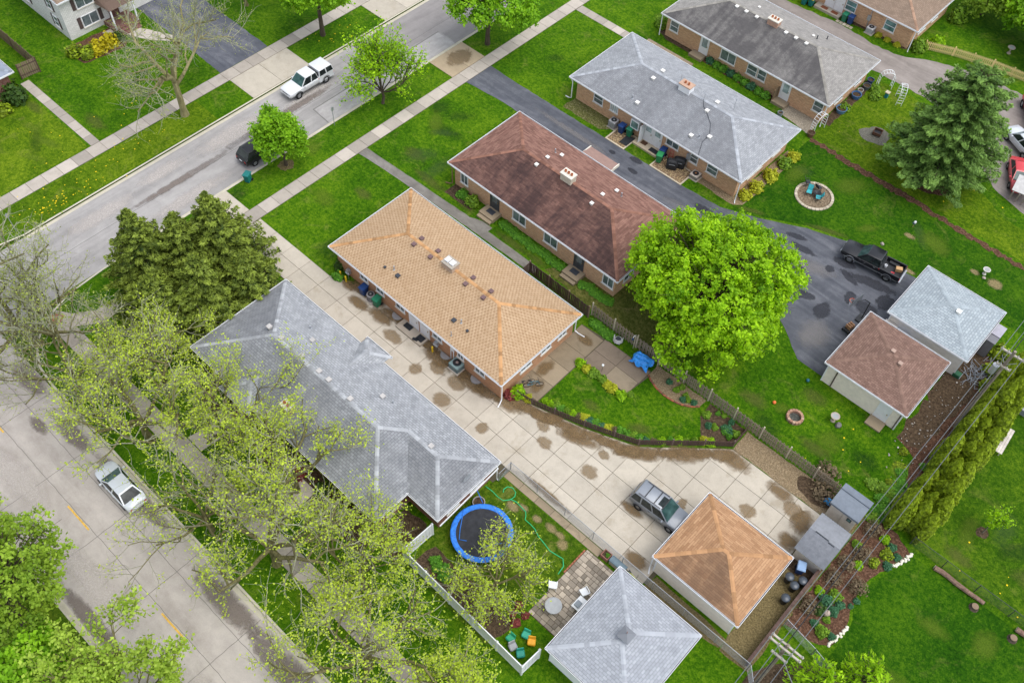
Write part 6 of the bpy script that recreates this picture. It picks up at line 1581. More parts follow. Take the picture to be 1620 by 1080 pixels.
def wheel(parent, x, y, r, w=.22, rim=None):
    key = (r, rim.name if rim else '')
    if key not in WHEEL:
        a = MB(); n = 18
        prof = [(r * .6, -w / 2), (r * .93, -w / 2), (r, -w / 2 + .04), (r, w / 2 - .04), (r * .93, w / 2), (r * .6, w / 2)]
        a.loft([[(q * math.cos(6.2832 * i / n), zz_, r + q * math.sin(6.2832 * i / n)) for i in range(n)] for q, zz_ in prof], False)
        b = MB()
        b.loft([[(q * math.cos(6.2832 * i / n), zz_, r + q * math.sin(6.2832 * i / n)) for i in range(n)] for q, zz_ in ((r * .62, -w / 2 + .03), (r * .25, -w / 2 + .015), (r * .1, -w / 2 + .0))], True)
        b.loft([[(q * math.cos(6.2832 * i / n), zz_, r + q * math.sin(6.2832 * i / n)) for i in range(n)] for q, zz_ in ((r * .62, w / 2 - .03), (r * .25, w / 2 - .015), (r * .1, w / 2))], True)
        WHEEL[key] = (a.mesh('wheel', RUB, True), b.mesh('rim', rim or RIM))
    t_, b_ = WHEEL[key]
    o = link('wheel', t_, parent, (x, y, 0)); link('rim', b_, o)
    return o
def rsec(x, w, z0, z1, c=.09, tuck=.05):
    """rounded car cross-section at x"""
    return [(x, -w + tuck + c, z0), (x, w - tuck - c, z0), (x, w - tuck, z0 + c), (x, w, z0 + (z1 - z0) * .55), (x, w - .03, z1 - c * .6), (x, w - c * 1.3, z1), (x, -w + c * 1.3, z1), (x, -w + .03, z1 - c * .6), (x, -w, z0 + (z1 - z0) * .55), (x, -w + tuck, z0 + c)]
def quadpane(name, parent, q, mat, ins=.1, off=.012):
    c = [Vector(p) for p in q]; m = sum(c, Vector()) / 4
    n = (c[1] - c[0]).cross(c[3] - c[0]).normalized()
    e = [p + (m - p) * ins + n * off for p in c]; b = [p + (m - p) * ins - n * .01 for p in c]
    mb = MB(); k = mb.vert(*e, *b)
    mb.f += [(k, k + 1, k + 2, k + 3)] + [(k + i, k + 4 + i, k + 4 + (i + 1) % 4, k + (i + 1) % 4) for i in range(4)]
    return mb.build(name, mat, parent)
def cabin(t, xb0, xt0, xt1, xb1, zb, zr, wb, wt, pm, splits=(.5,), name='cabin', rear=True, front=True, roof_rail=False):
    mb = MB()
    B = [(xb0, -wb, zb), (xb1, -wb, zb), (xb1, wb, zb), (xb0, wb, zb)]; T = [(xt0, -wt, zr), (xt1, -wt, zr), (xt1, wt, zr), (xt0, wt, zr)]
    mid = [(xt0 + .06, -wt + .1, zr + .045), (xt1 - .1, -wt + .1, zr + .045), (xt1 - .1, wt - .1, zr + .045), (xt0 + .06, wt - .1, zr + .045)]
    mb.loft([B, T, mid]); cb = mb.build(name, pm, t, soft=30, fix=True)
    if front: quadpane('windscreen', cb, [B[1], B[2], T[2], T[1]], WINDSH, .09)
    if rear: quadpane('rear_window', cb, [B[3], B[0], T[0], T[3]], CARGL, .13)
    for s in (0, 1):
        b0, b1, t0, t1 = (B[0], B[1], T[0], T[1]) if s == 0 else (B[3], B[2], T[3], T[2])
        fr = [0, *splits, 1]
        for a, b in zip(fr, fr[1:]):
            L = lambda p, q, f: tuple(p[i] + (q[i] - p[i]) * f for i in range(3))
            q = [L(b0, b1, a), L(b0, b1, b), L(t0, t1, b), L(t0, t1, a)]
            if s: q = q[::-1]
            quadpane('side_window', cb, q, CARGL, .14)
    return cb
def vehicle(name, label, cat, loc, rz, pm, stations, cab, wheels, r, rails=False, W=.9, splits=(.5,), sun_roof=False, trim=None, group=None, rim=None, grille=True):
    t = thing(name, label, cat, loc, rz, group)
    MB().loft([rsec(*s) for s in stations]).build('body', pm, t, fix=True, soft=38)
    x0, x1 = stations[0][0], stations[-1][0]
    cb = None
    if cab: cb = cabin(t, *cab, pm, splits)
    for x in wheels:
        for s in (-1, 1):
            wheel(t, x, s * (W - .1), r, rim=rim)
            mb = MB(); n = 12       # dark arch around each wheel
            mb.loft([[(x + q * math.cos(math.pi * i / n), s * (W + e), r + q * math.sin(math.pi * i / n)) for i in range(n + 1)] for q, e in ((r * 1.22, -.06), (r * 1.22, .012), (r * 1.06, .012), (r * 1.06, -.06))], False)
            mb.build('wheel_arch', trim or BLK, t, fix=True)
    w_, zf = stations[-1][1], stations[-1][3]
    for s in (-1, 1):
        MB().obox((x1 - .06, s * (w_ - .16), stations[-1][3] - .14), (.12, .26, .14)).build('headlight', CLR, t)
        MB().obox((x0 + .04, s * (stations[0][1] - .1), stations[0][3] - .18), (.1, .16, .26)).build('taillight', REDL, t)
        if cab: MB().obox((cab[3] - .35, s * (W + .1), cab[4] + .06), (.14, .2, .14)).build('mirror', pm, t, bevel=.02)
        for hx in ((-.1, .8) if len(splits) > 0 else (.4,)):
            MB().obox((hx - .35, s * (W + .005), cab[4] - .14 if cab else .8), (.16, .03, .035)).build('door_handle', trim or pm, t)
    MB().obox((x1 + .01, 0, stations[-1][2] + .16), (.1, 2 * w_ - .1, .2)).build('bumper', trim or pm, t, bevel=.02)
    MB().obox((x0 - .01, 0, stations[0][2] + .16), (.1, 2 * stations[0][1] - .1, .2)).build('bumper', trim or pm, t, bevel=.02)
    if grille: MB().obox((x1 + .005, 0, zf - .18), (.06, w_ * 1.0, .16)).build('grille', BLK, t)
    MB().obox((x0 - .015, 0, (stations[0][2] + stations[0][3]) / 2), (.06, .4, .12)).build('licence_plate', WHITE, t)
    return t, cb
ST_SUV = [(-2.28, .72, .45, .95), (-2.2, .86, .35, 1.02), (-1.2, .92, .30, 1.05), (.5, .92, .30, 1.03), (1.1, .91, .30, 1.02), (1.7, .89, .32, .98), (2.15, .83, .36, .92), (2.28, .66, .42, .82)]
SILV = paint('silver_paint', (0.20, 0.22, 0.25), .25); BLKP = paint('black_paint', (0.006, 0.0065, 0.009), 0, 0.25); WHTP = paint('white_car_paint', (0.66, 0.67, 0.69), 0, .3); REDP = paint('red_paint', (0.55, 0.03, 0.04)); PALEP = paint('pale_silver_paint', (0.60, 0.63, 0.67), .1)
GREYT = M('grey_cladding', plain, (0.11, 0.11, 0.12), .6, .3)
t, cb = vehicle('parked_car', 'silver SUV with roof rails parked on the concrete before the orange roofed garage', 'car', (19.05, -4.15, .05), R(3), SILV, ST_SUV, (-2.2, -1.95, .30, 1.08, 1.04, 1.76, .88, .72), (-1.38, 1.38), .36, True, .92, (.28, .62), trim=GREYT)
MB().box(-.15, .3, -.42, .42, 1.80, 1.815).build('sunroof', CARGL, cb)
for s in (-1, 1): MB().beam((-1.7, s * .62, 1.85), (.2, s * .62, 1.85), .05, .05).build('roof_rail', GREYT, cb)
for x in (-1.2, -.4, .32): MB().beam((x, -.6, 1.835), (x, .6, 1.835), .07, .05).build('roof_bar', BLK, cb)
t, cb = vehicle('parked_car', 'black hatchback parked at the kerb partly under the round street tree', 'car', (-31.35, -1.0, -.14), R(90), BLKP, ST_SUV, (-2.12, -1.7, .35, 1.12, 1.0, 1.62, .86, .68), (-1.38, 1.38), .34, False, .92, (.3, .64))
ST_SED = [(-2.3, .68, .42, .86), (-2.2, .82, .32, .93), (-1.4, .88, .27, .96), (.4, .88, .26, .93), (1.1, .87, .27, .92), (1.75, .84, .29, .84), (2.2, .76, .33, .74), (2.32, .58, .38, .66)]
t, cb = vehicle('parked_car', 'silver sedan parked under the budding trees on the side street', 'car', (-10.75, -30.15, -.135), R(180), PALEP, ST_SED, (-1.75, -1.05, .35, 1.25, .92, 1.4, .80, .60), (-1.35, 1.38), .32, False, .88, (.52,))
t, cb = vehicle('parked_car', 'red car at the right edge in the gravel lot below the big pine', 'car', (22.6, 47.6, .012), R(-62), REDP, ST_SED, (-1.75, -1.05, .35, 1.25, .92, 1.42, .80, .60), (-1.35, 1.38), .32, False, .88, (.52,))
t, cb = vehicle('parked_car', 'silver estate car at the right edge partly hidden by the pine', 'car', (20.9, 52.2, .012), R(150), PALEP, ST_SUV, (-2.12, -1.78, .35, 1.12, 1.0, 1.62, .86, .68), (-1.38, 1.38), .34, False, .92, (.3, .64))
# pickups
ST_PK = [(-.9, .93, .42, 1.08), (.4, .93, .42, 1.08), (1.3, .93, .42, 1.08), (2.0, .92, .44, 1.05), (2.6, .88, .46, 1.0), (2.74, .78, .5, .92)]
def pickup(label, loc, rz, pm, cap=False, trim=None, stripe=None, sc=1.0):
    t, cb = vehicle('pickup_truck', label, 'pickup truck', loc, rz, pm, ST_PK, (-.88, -.72, .55, 1.28, 1.06, 1.78, .86, .70), (-1.75, 1.75), .40, False, .93, (.42,), trim=trim)
    # cargo bed
    for s in (-1, 1): MB().box(-2.78, -.905, s * .875 - .055, s * .875 + .055, .45, 1.1).build('bed_side', pm, t)
    MB().box(-2.8, -2.72, -.818, .818, .5, 1.08).build('tailgate', pm, t)
    MB().box(-2.72, -.905, -.82, .82, .62, .68).build('bed_floor', BLK, t); MB().box(-1.0, -.91, -.818, .818, .68, 1.1).build('bed_front', pm, t)
    for s in (-1, 1):
        MB().box(-2.75, -.92, s * .875 - .06, s * .875 + .06, 1.102, 1.125).build('bed_rail', BLK if not cap else pm, t)
        MB().box(-2.2, -1.3, s * .66 - .15, s * .66 + .15, .682, .9).build('wheel_well', BLK, t)
        MB().obox((-2.79, s * .87, .85), (.06, .1, .34)).build('taillight', REDL, t)
    MB().obox((-2.86, 0, .55), (.16, 1.8, .16)).build('bumper', trim or METAL, t, bevel=.02)
    if cap:
        c = cabin(t, -2.8, -2.66, -1.06, -1.0, 1.13, 1.74, .93, .82, pm, (.5,), 'bed_cap', True, False); MB().box(-.99, -.90, -.72, .72, 1.12, 1.6).build('cab_gap_shade', BLK, t)  # black block stands in for the shade in the cab-to-cap gap
    if stripe: 
        for s in (-1, 1): MB().box(-2.7, 2.4, s * .935 - .006, s * .935 + .006, .60, .63).build('side_stripe', stripe, t)
    return t
pw = pickup('white pickup with a white bed cap parked along the far kerb', (-35.75, 8.35, -.14), R(-90), WHTP, True)
mb = MB().box(.35, .62, -.952, -.94, .68, .90); mb.build('door_logo', M('logo_blue', plain, (0.10, 0.32, 0.60)), pw); MB().box(.64, .74, -.952, -.94, .80, .90).build('door_logo', M('logo_red', plain, (0.6, 0.12, 0.1)), pw)
pb = pickup('black pickup with open bed parked on the asphalt behind the maple', (18.0, 28.0, .014), R(187), BLKP, False, M('chrome', plain, (0.55, 0.57, 0.6), .25, .5, .8), METAL)
g = 'loose items in the black pickup bed'
Rz = Matrix.Rotation(R(187), 3, 'Z')
def inbed(x, y, z): p = Rz @ Vector((x, y, z)); return (p.x + 18.0, p.y + 28.0, z + .014)
tag(MB().obox((0, 0, .2), (.55, .4, .34)).build('cardboard_box', M('cardboard', plain, (0.48, 0.30, 0.15), .9, .1), loc=inbed(-2.3, -.25, .7), rz=.5), 'brown cardboard box in the bed of the black pickup', 'box')
tag(MB().lathe([(.12, 0), (.14, .26), (.12, .26), (.11, .04)], n=10).build('bucket', WHITE, loc=inbed(-1.2, .0, .69)), 'white bucket in the bed of the black pickup', 'bucket')
tag(MB().obox((0, 0, .1), (.3, .2, .2)).cyl((0, 0, .2), (.12, 0, .3), .03).build('fuel_can', REDP, loc=inbed(-2.0, .45, .69), rz=.3), 'red fuel can in the bed of the black pickup', 'fuel can')
pickup('red pickup cut by the right edge behind the pine', (19.9, 57.0, .014), R(125), REDP, False)

# ---- wheelie bins
def bin_proto(name, label, bm_, lm, loc, rz, group, s=1.0):
    t = thing(name, label, 'bin', loc, rz, group)
    mb = MB(); c = lambda w, d, z: [(-w, -d, z), (w, -d, z), (w, d, z), (-w, d, z)]
    mb.loft([c(.22, .25, .06), c(.27, .33, .95)]); mb.box(-.30, .30, -.36, -.32, .88, .94)
    mb.build('body', bm_, t, bevel=.02)
    mb = MB(); mb.loft([c(.31, .38, .955), c(.31, .38, .99), c(.26, .32, 1.05)]); mb.build('lid', lm, t)
    MB().cyl((-.25, .40, .95), (.25, .40, .95), .025, .025, 6).build('handle', lm, t)
    for x in (-.27, .27): MB().cyl((x - .035, .27, .13), (x + .035, .27, .13), .13, .13, 12).build('wheel', RUB, t)
    t.scale = (s, s, s)
    return t
GB = M('green_bin', plain, (0.015, 0.165, 0.085), .5, .4); BB = M('blue_bin', plain, (0.012, 0.045, 0.16), .5, .4); TB = M('teal_bin', plain, (0.01, 0.16, 0.15), .5, .4); BG2 = M('bright_green_bin', plain, (0.02, 0.22, 0.075), .5, .4); YL = M('yellow_lid', plain, (0.72, 0.5, 0.02), .5, .4)
g = 'wheelie bins'
for label, b, l, x, y, z, rz in (('navy blue wheelie bin on the first pebble pad by the pale grey house', BB, BB, -8.7, 25.55, .06, 0), ('green wheelie bin on the first pebble pad beside the navy one', GB, GB, -7.85, 25.75, .06, .1),
        ('bright green wheelie bin at the porch end of the second pebble pad', BG2, BG2, -3.55, 24.95, .06, .3), ('navy wheelie bin against the wall behind the bright green one', BB, BB, -3.75, 25.75, .06, .1),
        ('navy wheelie bin by the wall of the tan roofed house', BB, BB, -11.65, -5.6, .045, .1), ('green wheelie bin by the wall of the tan roofed house', GB, GB, -9.95, -5.65, .045, .1),
        ('teal wheelie bin at the far end beside the top edge house', TB, TB, -7.4, 56.6, 0, 0), ('teal wheelie bin with a yellow lid near the top edge', TB, YL, -6.7, 56.9, 0, 0), ('green wheelie bin on pale stones by the top edge house', GB, GB, -2.5, 57.1, .04, 0), ('navy wheelie bin on pale stones by the top edge house', BB, BB, -1.8, 57.2, .04, 0),
        ('teal wheelie bin on the verge at the kerb behind the black hatchback', TB, TB, -29.2, -4.2, 0, .4), ('blue topped bin behind the orange roofed garage', BB, M('pale_blue_lid', plain, (0.22, 0.33, 0.5)), 29.1, -.85, .01, .4)):
    bin_proto('wheelie_bin', label, b, l, (x, y, z), rz, g)
for i, (x, y) in enumerate(((28.9, -2.0), (29.5, -2.3), (29.75, -1.6), (29.55, -3.5))):
    t = thing('dustbin', ['flat lidded black dustbin nearest the orange roofed garage', 'middle black dustbin of the cluster behind the garage', 'small black dustbin beside the dark timber fence', 'round black dustbin with a shiny lid apart from the cluster'][i], 'bin', (x, y, .01), 0, 'black dustbins behind the garage')
    MB().lathe([(.24, 0), (.29, .7), (.31, .72), (.31, .76)], n=14).build('body', BLK, t, True); MB().lathe([(.33, .76), (.33, .80), (.2, .87), (.04, .9)], n=14).build('lid', M('dark_lid', plain, (0.05, 0.06, 0.075), .3, .5), t, True)

# ---- air conditioners
def ac_unit(label, x, y, z, w, h, m, top, round_=False):
    t = thing('air_conditioner', label, 'air conditioner', (x, y, z), 0, 'air conditioners')
    if round_:
        MB().lathe([(w / 2, .08), (w / 2, h - .04), (w / 2 - .04, h)], n=18).build('casing', m, t)
        mb = MB()
        for i in range(18): a = 6.283 * i / 18; mb.box(w / 2 * math.cos(a) - .012, w / 2 * math.cos(a) + .012, w / 2 * math.sin(a) - .012, w / 2 * math.sin(a) + .012, .12, h - .06)
        mb.build('louvres', VBLACK, t)['kind'] = 'stuff'
    else:
        MB().box(-w / 2, w / 2, -w / 2, w / 2, .08, h).build('casing', m, t, bevel=.04)
        for k in range(7): MB().box(-w / 2 - .006, w / 2 + .006, -w / 2 - .006, w / 2 + .006, .16 + k * (h - .25) / 7, .175 + k * (h - .25) / 7).build('louvre', VBLACK, t)
    MB().lathe([(w * .36, h + .003), (w * .36, h + .02), (w * .30, h + .02), (w * .3, h + .004)], n=18).build('fan_guard', BLK, t)
    MB().cyl((0, 0, h + .002), (0, 0, h + .04), w * .12, w * .12, 10).build('fan_hub', top, t)
    for k in range(4):
        a = k * math.pi / 2 + .3; MB().obox((.2 * w * math.cos(a), .2 * w * math.sin(a), h + .012), (w * .3, w * .1, .008), a).build('fan_blade', BLK, t)
    MB().box(-w / 2 - .08, w / 2 + .08, -w / 2 - .08, w / 2 + .08, 0, .078).build('pad', C_WALK, t)
    return t
ac_unit('grey round air conditioner between the bins of the tan roofed house', -10.75, -5.62, .045, .72, .8, M('ac_grey', plain, (0.26, 0.25, 0.255), .5, .4), M('ac_grey', plain, (0.3, 0.3, 0.3)), True)
ac_unit('large square teal grey air conditioner on the concrete by the tan roofed house', -.65, -5.45, .045, 1.0, .75, M('ac_teal', plain, (0.21, 0.30, 0.30), .5, .4), M('ac_hub', plain, (0.3, 0.22, 0.2)))
ac_unit('grey air conditioner at the end of the mossy bed of the pale grey house', -9.85, 25.7, .01, .8, .85, M('ac_lgrey', plain, (0.34, 0.34, 0.35), .5, .4), METAL)
ac_unit('old rusty air conditioner beyond the second pebble pad', .2, 25.75, .01, .85, .55, M('ac_beige', plain, (0.48, 0.42, 0.36), .7, .3), M('ac_rust', plain, (0.28, 0.12, 0.05)))
ac_unit('pale air conditioner beside the top edge house', .6, 57.45, .01, .8, .75, M('ac_white', plain, (0.50, 0.50, 0.50), .5, .4), METAL)

# ---- pebble pads with concrete borders
PEB = M('tan_pebbles', soil_mat, (0.20, 0.13, 0.06), (0.46, 0.34, 0.19), (0.68, 0.55, 0.37), 3.5)
def pebble(r):
    return [(r * .9 * math.cos(6.283 * i / 6), r * .65 * math.sin(6.283 * i / 6)) for i in range(6)]
def pebble_pad(label, x0, x1, y0, y1, n):
    o = ((x0 + x1) / 2, (y0 + y1) / 2, 0)
    t = thing('pebble_pad', label, 'pebble pad', o, 0, 'pebble pads')
    b = .14
    for q in ((x0, x1, y0, y0 + b), (x0, x1, y1 - b, y1), (x0, x0 + b, y0 + b, y1 - b), (x1 - b, x1, y0 + b, y1 - b)): MB(o).box(*q, 0, .09).build('border', M('pad_border', concrete_mat, (0.55, 0.47, 0.35), amt=.2, seed=21), t)
    MB(o).box(x0 + b, x1 - b, y0 + b, y1 - b, 0, .03).build('bed', M('pebble_soil', plain, (0.16, 0.11, 0.07), .95, .1), t)
    mb = MB(o)
    for _ in range(n):
        x = rng.uniform(x0 + b + .05, x1 - b - .05); y = rng.uniform(y0 + b + .05, y1 - b - .05); r = rng.uniform(.05, .1); a = rng.uniform(0, 6.3)
        P = [(x + px * math.cos(a) - py * math.sin(a), y + px * math.sin(a) + py * math.cos(a)) for px, py in pebble(r)]
        k = mb.vert(*[(p[0], p[1], .02) for p in P], (x, y, .03 + r * .55)); mb.f += [(k + i, k + (i + 1) % 6, k + 6) for i in range(6)]
    p = mb.build('pebbles', PEB, t); p['kind'] = 'stuff'
pebble_pad('concrete edged pebble pad holding the first pair of bins', -9.35, -7.02, 23.82, 26.1, 420)
pebble_pad('concrete edged pebble pad holding the covered grills', -3.9, -.15, 23.9, 26.15, 560)
def mat_(label, x0, x1, y0, y1, z, m, rz=0.0):
    return tag(MB().obox((0, 0, .012), (x1 - x0, y1 - y0, .024)).build('door_mat', m, loc=((x0 + x1) / 2, (y0 + y1) / 2, z), rz=rz), label, 'mat')
RUBM = M('rubber_mat', plain, (0.028, 0.03, 0.034), .9, .15, 0, .25, 8)
mat_('large black rubber mat on the first pebble pad', -8.0, -7.1, 24.35, 25.75, .095, RUBM)
mat_('brown doormat at the open storm door of the pale grey house', -6.4, -5.75, 25.6, 26.1, .20, M('brown_mat', plain, (0.09, 0.05, 0.03), .95, .1))
mat_('black doormat at the second door of the pale grey house', -5.2, -4.2, 25.35, 25.9, .20, RUBM)
mat_('black rubber mat at the left door of the tan roofed house', -6.75, -5.95, -5.72, -5.22, .262, RUBM)
mat_('black rubber mat at the right door of the tan roofed house', -5.1, -4.4, -5.9, -5.3, .262, RUBM)
mat_('folded black mat on the porch edge of the tan roofed house', -5.25, -4.75, -6.12, -5.85, .262, RUBM, .3)
# covered grills, hand truck
def cover_grill(label, x, y, rz, s):
    t = thing('covered_grill', label, 'grill', (x, y, .05), rz, 'covered grills')
    c = lambda w, d, z: [(-w, -d, z), (w, -d, z), (w * 1.02, d, z), (-w * 1.02, d, z)]
    mb = MB(); mb.loft([c(.5, .32, .06), c(.56, .36, .5), c(.58, .36, .85), c(.42, .3, 1.08), c(.3, .15, 1.16)]); mb.build('cover', M('grill_cover', plain, (0.018, 0.019, 0.022), .6, .35, 0, .3, 6), t, bevel=.05)
    for q in (-.4, .4): MB().cyl((q - .03, -.25, .06), (q + .03, -.25, .06), .06, .06, 8).build('wheel', RUB, t)
    MB().cyl((-.3, -.4, .8), (.3, -.4, .8), .02, .02, 6).build('handle', METAL, t)
    t.scale = (s,) * 3
cover_grill('black covered grill in front on the second pebble pad', -2.15, 25.1, .5, .95); cover_grill('black covered grill behind the front one by the wall', -1.75, 25.75, .4, 1.0)
t = thing('hand_truck', 'red hand truck leaning on the wall by the second pebble pad', 'hand truck', (-2.95, 26.0, .05), .2)
for x in (-.18, .18): MB().cyl((x, -.05, .1), (x, .1, 1.2), .022, .022, 6).build('rail', REDP, t); MB().cyl((x * 1.2 - .03, 0, .12), (x * 1.2 + .03, 0, .12), .12, .12, 10).build('wheel', RUB, t)
for z in (.4, .7, 1.0, 1.2): MB().cyl((-.18, -.05 + .13 * z, z), (.18, -.05 + .13 * z, z), .018, .018, 6).build('crossbar', REDP, t)
MB().box(-.22, .22, -.32, -.04, .06, .08).build('toe_plate', REDP, t)
# yellow bollard posts guarding the gas meters
for i, (x, y) in enumerate(((-14.5, -5.75), (-13.75, -5.8), (-3.2, -5.75))):
    t = thing('bollard', ['yellow bollard nearest the front corner of the tan roofed house', 'second yellow bollard by the gas meter', 'yellow bollard past the porch of the tan roofed house'][i], 'bollard', (x, y, .02), 0, 'yellow bollards')
    MB().cyl((0, 0, 0), (0, 0, .72), .075, .075, 10).build('post', YL, t); MB().lathe([(.075, .72), (.05, .77), (.01, .79)], n=10).build('cap', YL, t)

# ---- fences
def picket(parent, me, x, y, rz, name='picket', z=0.0, tilt=0.0):
    o = link(name, me, parent, (x, y, z), rz); 
    if tilt: o.rotation_euler = (rng.uniform(-tilt, tilt), rng.uniform(-tilt, tilt), rz)
    return o
def fence_line(root, o, path, h, spacing, me, post_me, post_every, rail_m, rails, off=.03, both=False, tilt=.02):
    P = [Vector(p) for p in path]; acc = 0.0; k = 0
    for a, b in zip(P, P[1:]):
        L = (b - a).length; d = (b - a) / L; rz = math.atan2(d.y, d.x); nrm = Vector((-d.y, d.x))
        n = max(1, int(L / spacing))
        for i in range(n):
            p = a + d * (L * (i + .5) / n); s = (1 if (i % 2) else -1) if both else -1
            q = p + nrm * off * s
            picket(root, me, q.x - o[0], q.y - o[1], rz, tilt=tilt)
        m = max(1, round(L / post_every))
        for i in range(m + (1 if b is P[-1] else 0)):
            p = a + d * (L * i / m); picket(root, post_me, p.x - o[0] + nrm.x * .0, p.y - o[1], rz, 'post')
        for z in rails:
            MB(o).beam((a.x, a.y, z), (b.x, b.y, z), .035, .08).build('rail', rail_m, root)
W_GREY = M('grey_weathered_wood', plain, (0.25, 0.205, 0.15), .9, .1, 0, .3, 2.0); W_DARK = M('dark_stained_wood', plain, (0.10, 0.065, 0.055), .9, .1, 0, .3, 3.0); W_POST = M('pale_post_wood', plain, (0.47, 0.42, 0.31), .9, .1, 0, .2, 3.0)
o = (10, 6.25, 0)
t = thing('wooden_fence', 'long weathered wooden fence running from the tan roofed house to the sheds', 'fence', o)
pk = MB().box(-.06, .06, -.01, .01, .05, 1.45).mesh('picket', W_GREY); ps = MB().box(-.05, .05, -.05, .05, 0, 1.72).mesh('post', W_POST)
fence_line(t, o, [(3.7, 6.3), (8.5, 6.3), (28.3, 6.3)], 1.45, .165, pk, ps, 2.42, W_GREY, (.3, .78, 1.28), .035, True)
o = (0, 6.1, 0)
t = thing('wooden_fence', 'dark brown wooden fence along the path between the tan and brown roofed houses', 'fence', o)
pk = MB().box(-.07, .07, -.01, .01, .05, 1.5).mesh('picket', W_DARK); ps = MB().box(-.06, .06, -.06, .06, 0, 1.6).mesh('post', M('brown_post', plain, (0.19, 0.135, 0.095), .9, .1))
fence_line(t, o, [(-3.2, 4.4), (-3.2, 6.05), (3.65, 5.9)], 1.5, .17, pk, ps, 2.3, W_DARK, (.3, 1.3), .03, False)
o = (12, 0, 0)
t = thing('picket_fence', 'low dark picket fence curving along the concrete driveway', 'fence', o)
pk = MB().prism([(-.055, -.01), (.055, -.01), (.055, .01), (-.055, .01)], .03, .78)
pk.v += []; pk = pk.mesh('picket', W_DARK); ps = MB().box(-.05, .05, -.05, .05, 0, .92).mesh('post', M('dark_post', plain, (0.16, 0.12, 0.10), .9, .1))
fence_line(t, o, [(4.7, -4.05), (6.0, -3.75), (7.9, -3.2), (10.3, -2.4), (12.6, -1.5), (14.4, -.75), (16.3, 1.05), (18.1, 2.75), (19.8, 4.25), (19.75, 6.15)], .8, .135, pk, ps, 2.4, W_DARK, (.2, .6), .03, False, .03)
o = (11, 60, 0)
t = thing('picket_fence', 'yellow pine picket fence behind the big pine tree', 'fence', o)
YW = M('yellow_pine', plain, (0.78, 0.58, 0.27), .85, .15, 0, .2)
pk = MB().box(-.05, .05, -.01, .01, .05, 1.05).mesh('picket', YW); ps = MB().box(-.05, .05, -.05, .05, 0, 1.15).mesh('post', YW)
fence_line(t, o, [(6.3, 59.2), (9.1, 60.4), (13.1, 61.5), (19.5, 62.4)], 1.0, .19, pk, ps, 2.4, YW, (.3, .85), .03)
o = (-60, -9.5, 0)
t = thing('wooden_fence', 'brown board fence beside the white house at the top left', 'fence', o)
BWD = M('brown_boards', plain, (0.22, 0.17, 0.11), .9, .1, 0, .3)
pk = MB().box(-.09, .09, -.01, .01, .03, 1.75).mesh('picket', BWD); ps = MB().box(-.05, .05, -.05, .05, 0, 1.8).mesh('post', M('dark_brown_post', plain, (0.10, 0.07, 0.05), .9, .1))
fence_line(t, o, [(-74, -9.3), (-56.2, -9.3), (-56.4, -11.2)], 1.75, .2, pk, ps, 2.4, W_DARK, (.4, 1.4), .03)
# white vinyl fence round the trampoline yard
o = (14, -19, 0)
VIN = M('white_vinyl', plain, (0.70, 0.71, 0.73), .45, .4, 0, .05)
t = thing('vinyl_fence', 'white vinyl panel fence around the trampoline yard', 'fence', o)
bd = MB().box(-.138, .138, -.02, .02, .1, 1.7).mesh('board', VIN); pv = MB().box(-.065, .065, -.065, .065, 0, 1.78); pv.loft([[(-.08, -.08, 1.78), (.08, -.08, 1.78), (.08, .08, 1.78), (-.08, .08, 1.78)], [(-.02, -.02, 1.88), (.02, -.02, 1.88), (.02, .02, 1.88), (-.02, .02, 1.88)]]); pv = pv.mesh('post', VIN)
def vinyl(path):
    P = [Vector(p) for p in path]
    for a, b in zip(P, P[1:]):
        L = (b - a).length; d = (b - a) / L; rz = math.atan2(d.y, d.x); n = int(L / .28)
        for i in range(n): p = a + d * (L * (i + .5) / n); picket(t, bd, p.x - o[0], p.y - o[1], rz, 'board')
        m = max(1, round(L / 2.3))
        for i in range(m + 1): p = a + d * (L * i / m); picket(t, pv, p.x - o[0], p.y - o[1], rz, 'post')
        for z in (.12, 1.7): MB(o).beam((a.x, a.y, z), (b.x, b.y, z), .07, .12).build('rail', VIN, t)
vinyl([(8.25, -16.9), (8.15, -19.6), (19.6, -19.8), (19.7, -18.2)])
# chain link
CHN = M('chainlink_wire', plain, (0.38, 0.40, 0.43), .5, .5, .5)
def chain_link(label, path, h=1.2, mat=CHN, pitch=.07, wr=.0035, every=2.7, posts=True):
    o = (*path[0], 0); t = thing('chain_link_fence', label, 'fence', o)
    P = [Vector(p) for p in path]
    mb = MB(o)
    for a, b in zip(P, P[1:]):
        L = (b - a).length; d = (b - a) / L; n = int(L / pitch)
        for i in range(n):
            for s in (1, -1):
                s0 = i * pitch; s1 = s0 + s * h
                z0, z1 = .03, h
                if s1 > L: z1 = .03 + (h - .03) * (L - s0) / h; s1 = L
                if s1 < 0: z1 = .03 + (h - .03) * s0 / h; s1 = 0
                p = a + d * s0; q = a + d * s1
                mb.cyl((p.x, p.y, z0), (q.x, q.y, z1), wr, wr, 3, False)
        m = max(1, round(L / every))
        for i in range(m + 1):
            p = a + d * (L * i / m); MB(o).cyl((p.x, p.y, 0), (p.x, p.y, h + .06), .03, .03, 8).build('post', mat, t)
        MB(o).cyl((a.x, a.y, h + .01), (b.x, b.y, h + .01), .022, .022, 6).build('top_rail', mat, t)
    w = mb.build('wire_mesh', mat, t); w['kind'] = 'stuff'
chain_link('galvanised chain link fence between the trampoline yard and the driveway', [(8.75, -10.5), (8.75, -9.2), (30.4, -9.15)])
chain_link('chain link fence crossing the garden plot at the bottom right', [(30.5, -4.9), (33.0, -5.3), (36.5, -6.2)])
chain_link('dark mesh fence between the two right hand lawns', [(33.9, 6.65), (52, 6.55)], 1.15, M('black_wire', plain, (0.05, 0.055, 0.055), .6, .3), .09)
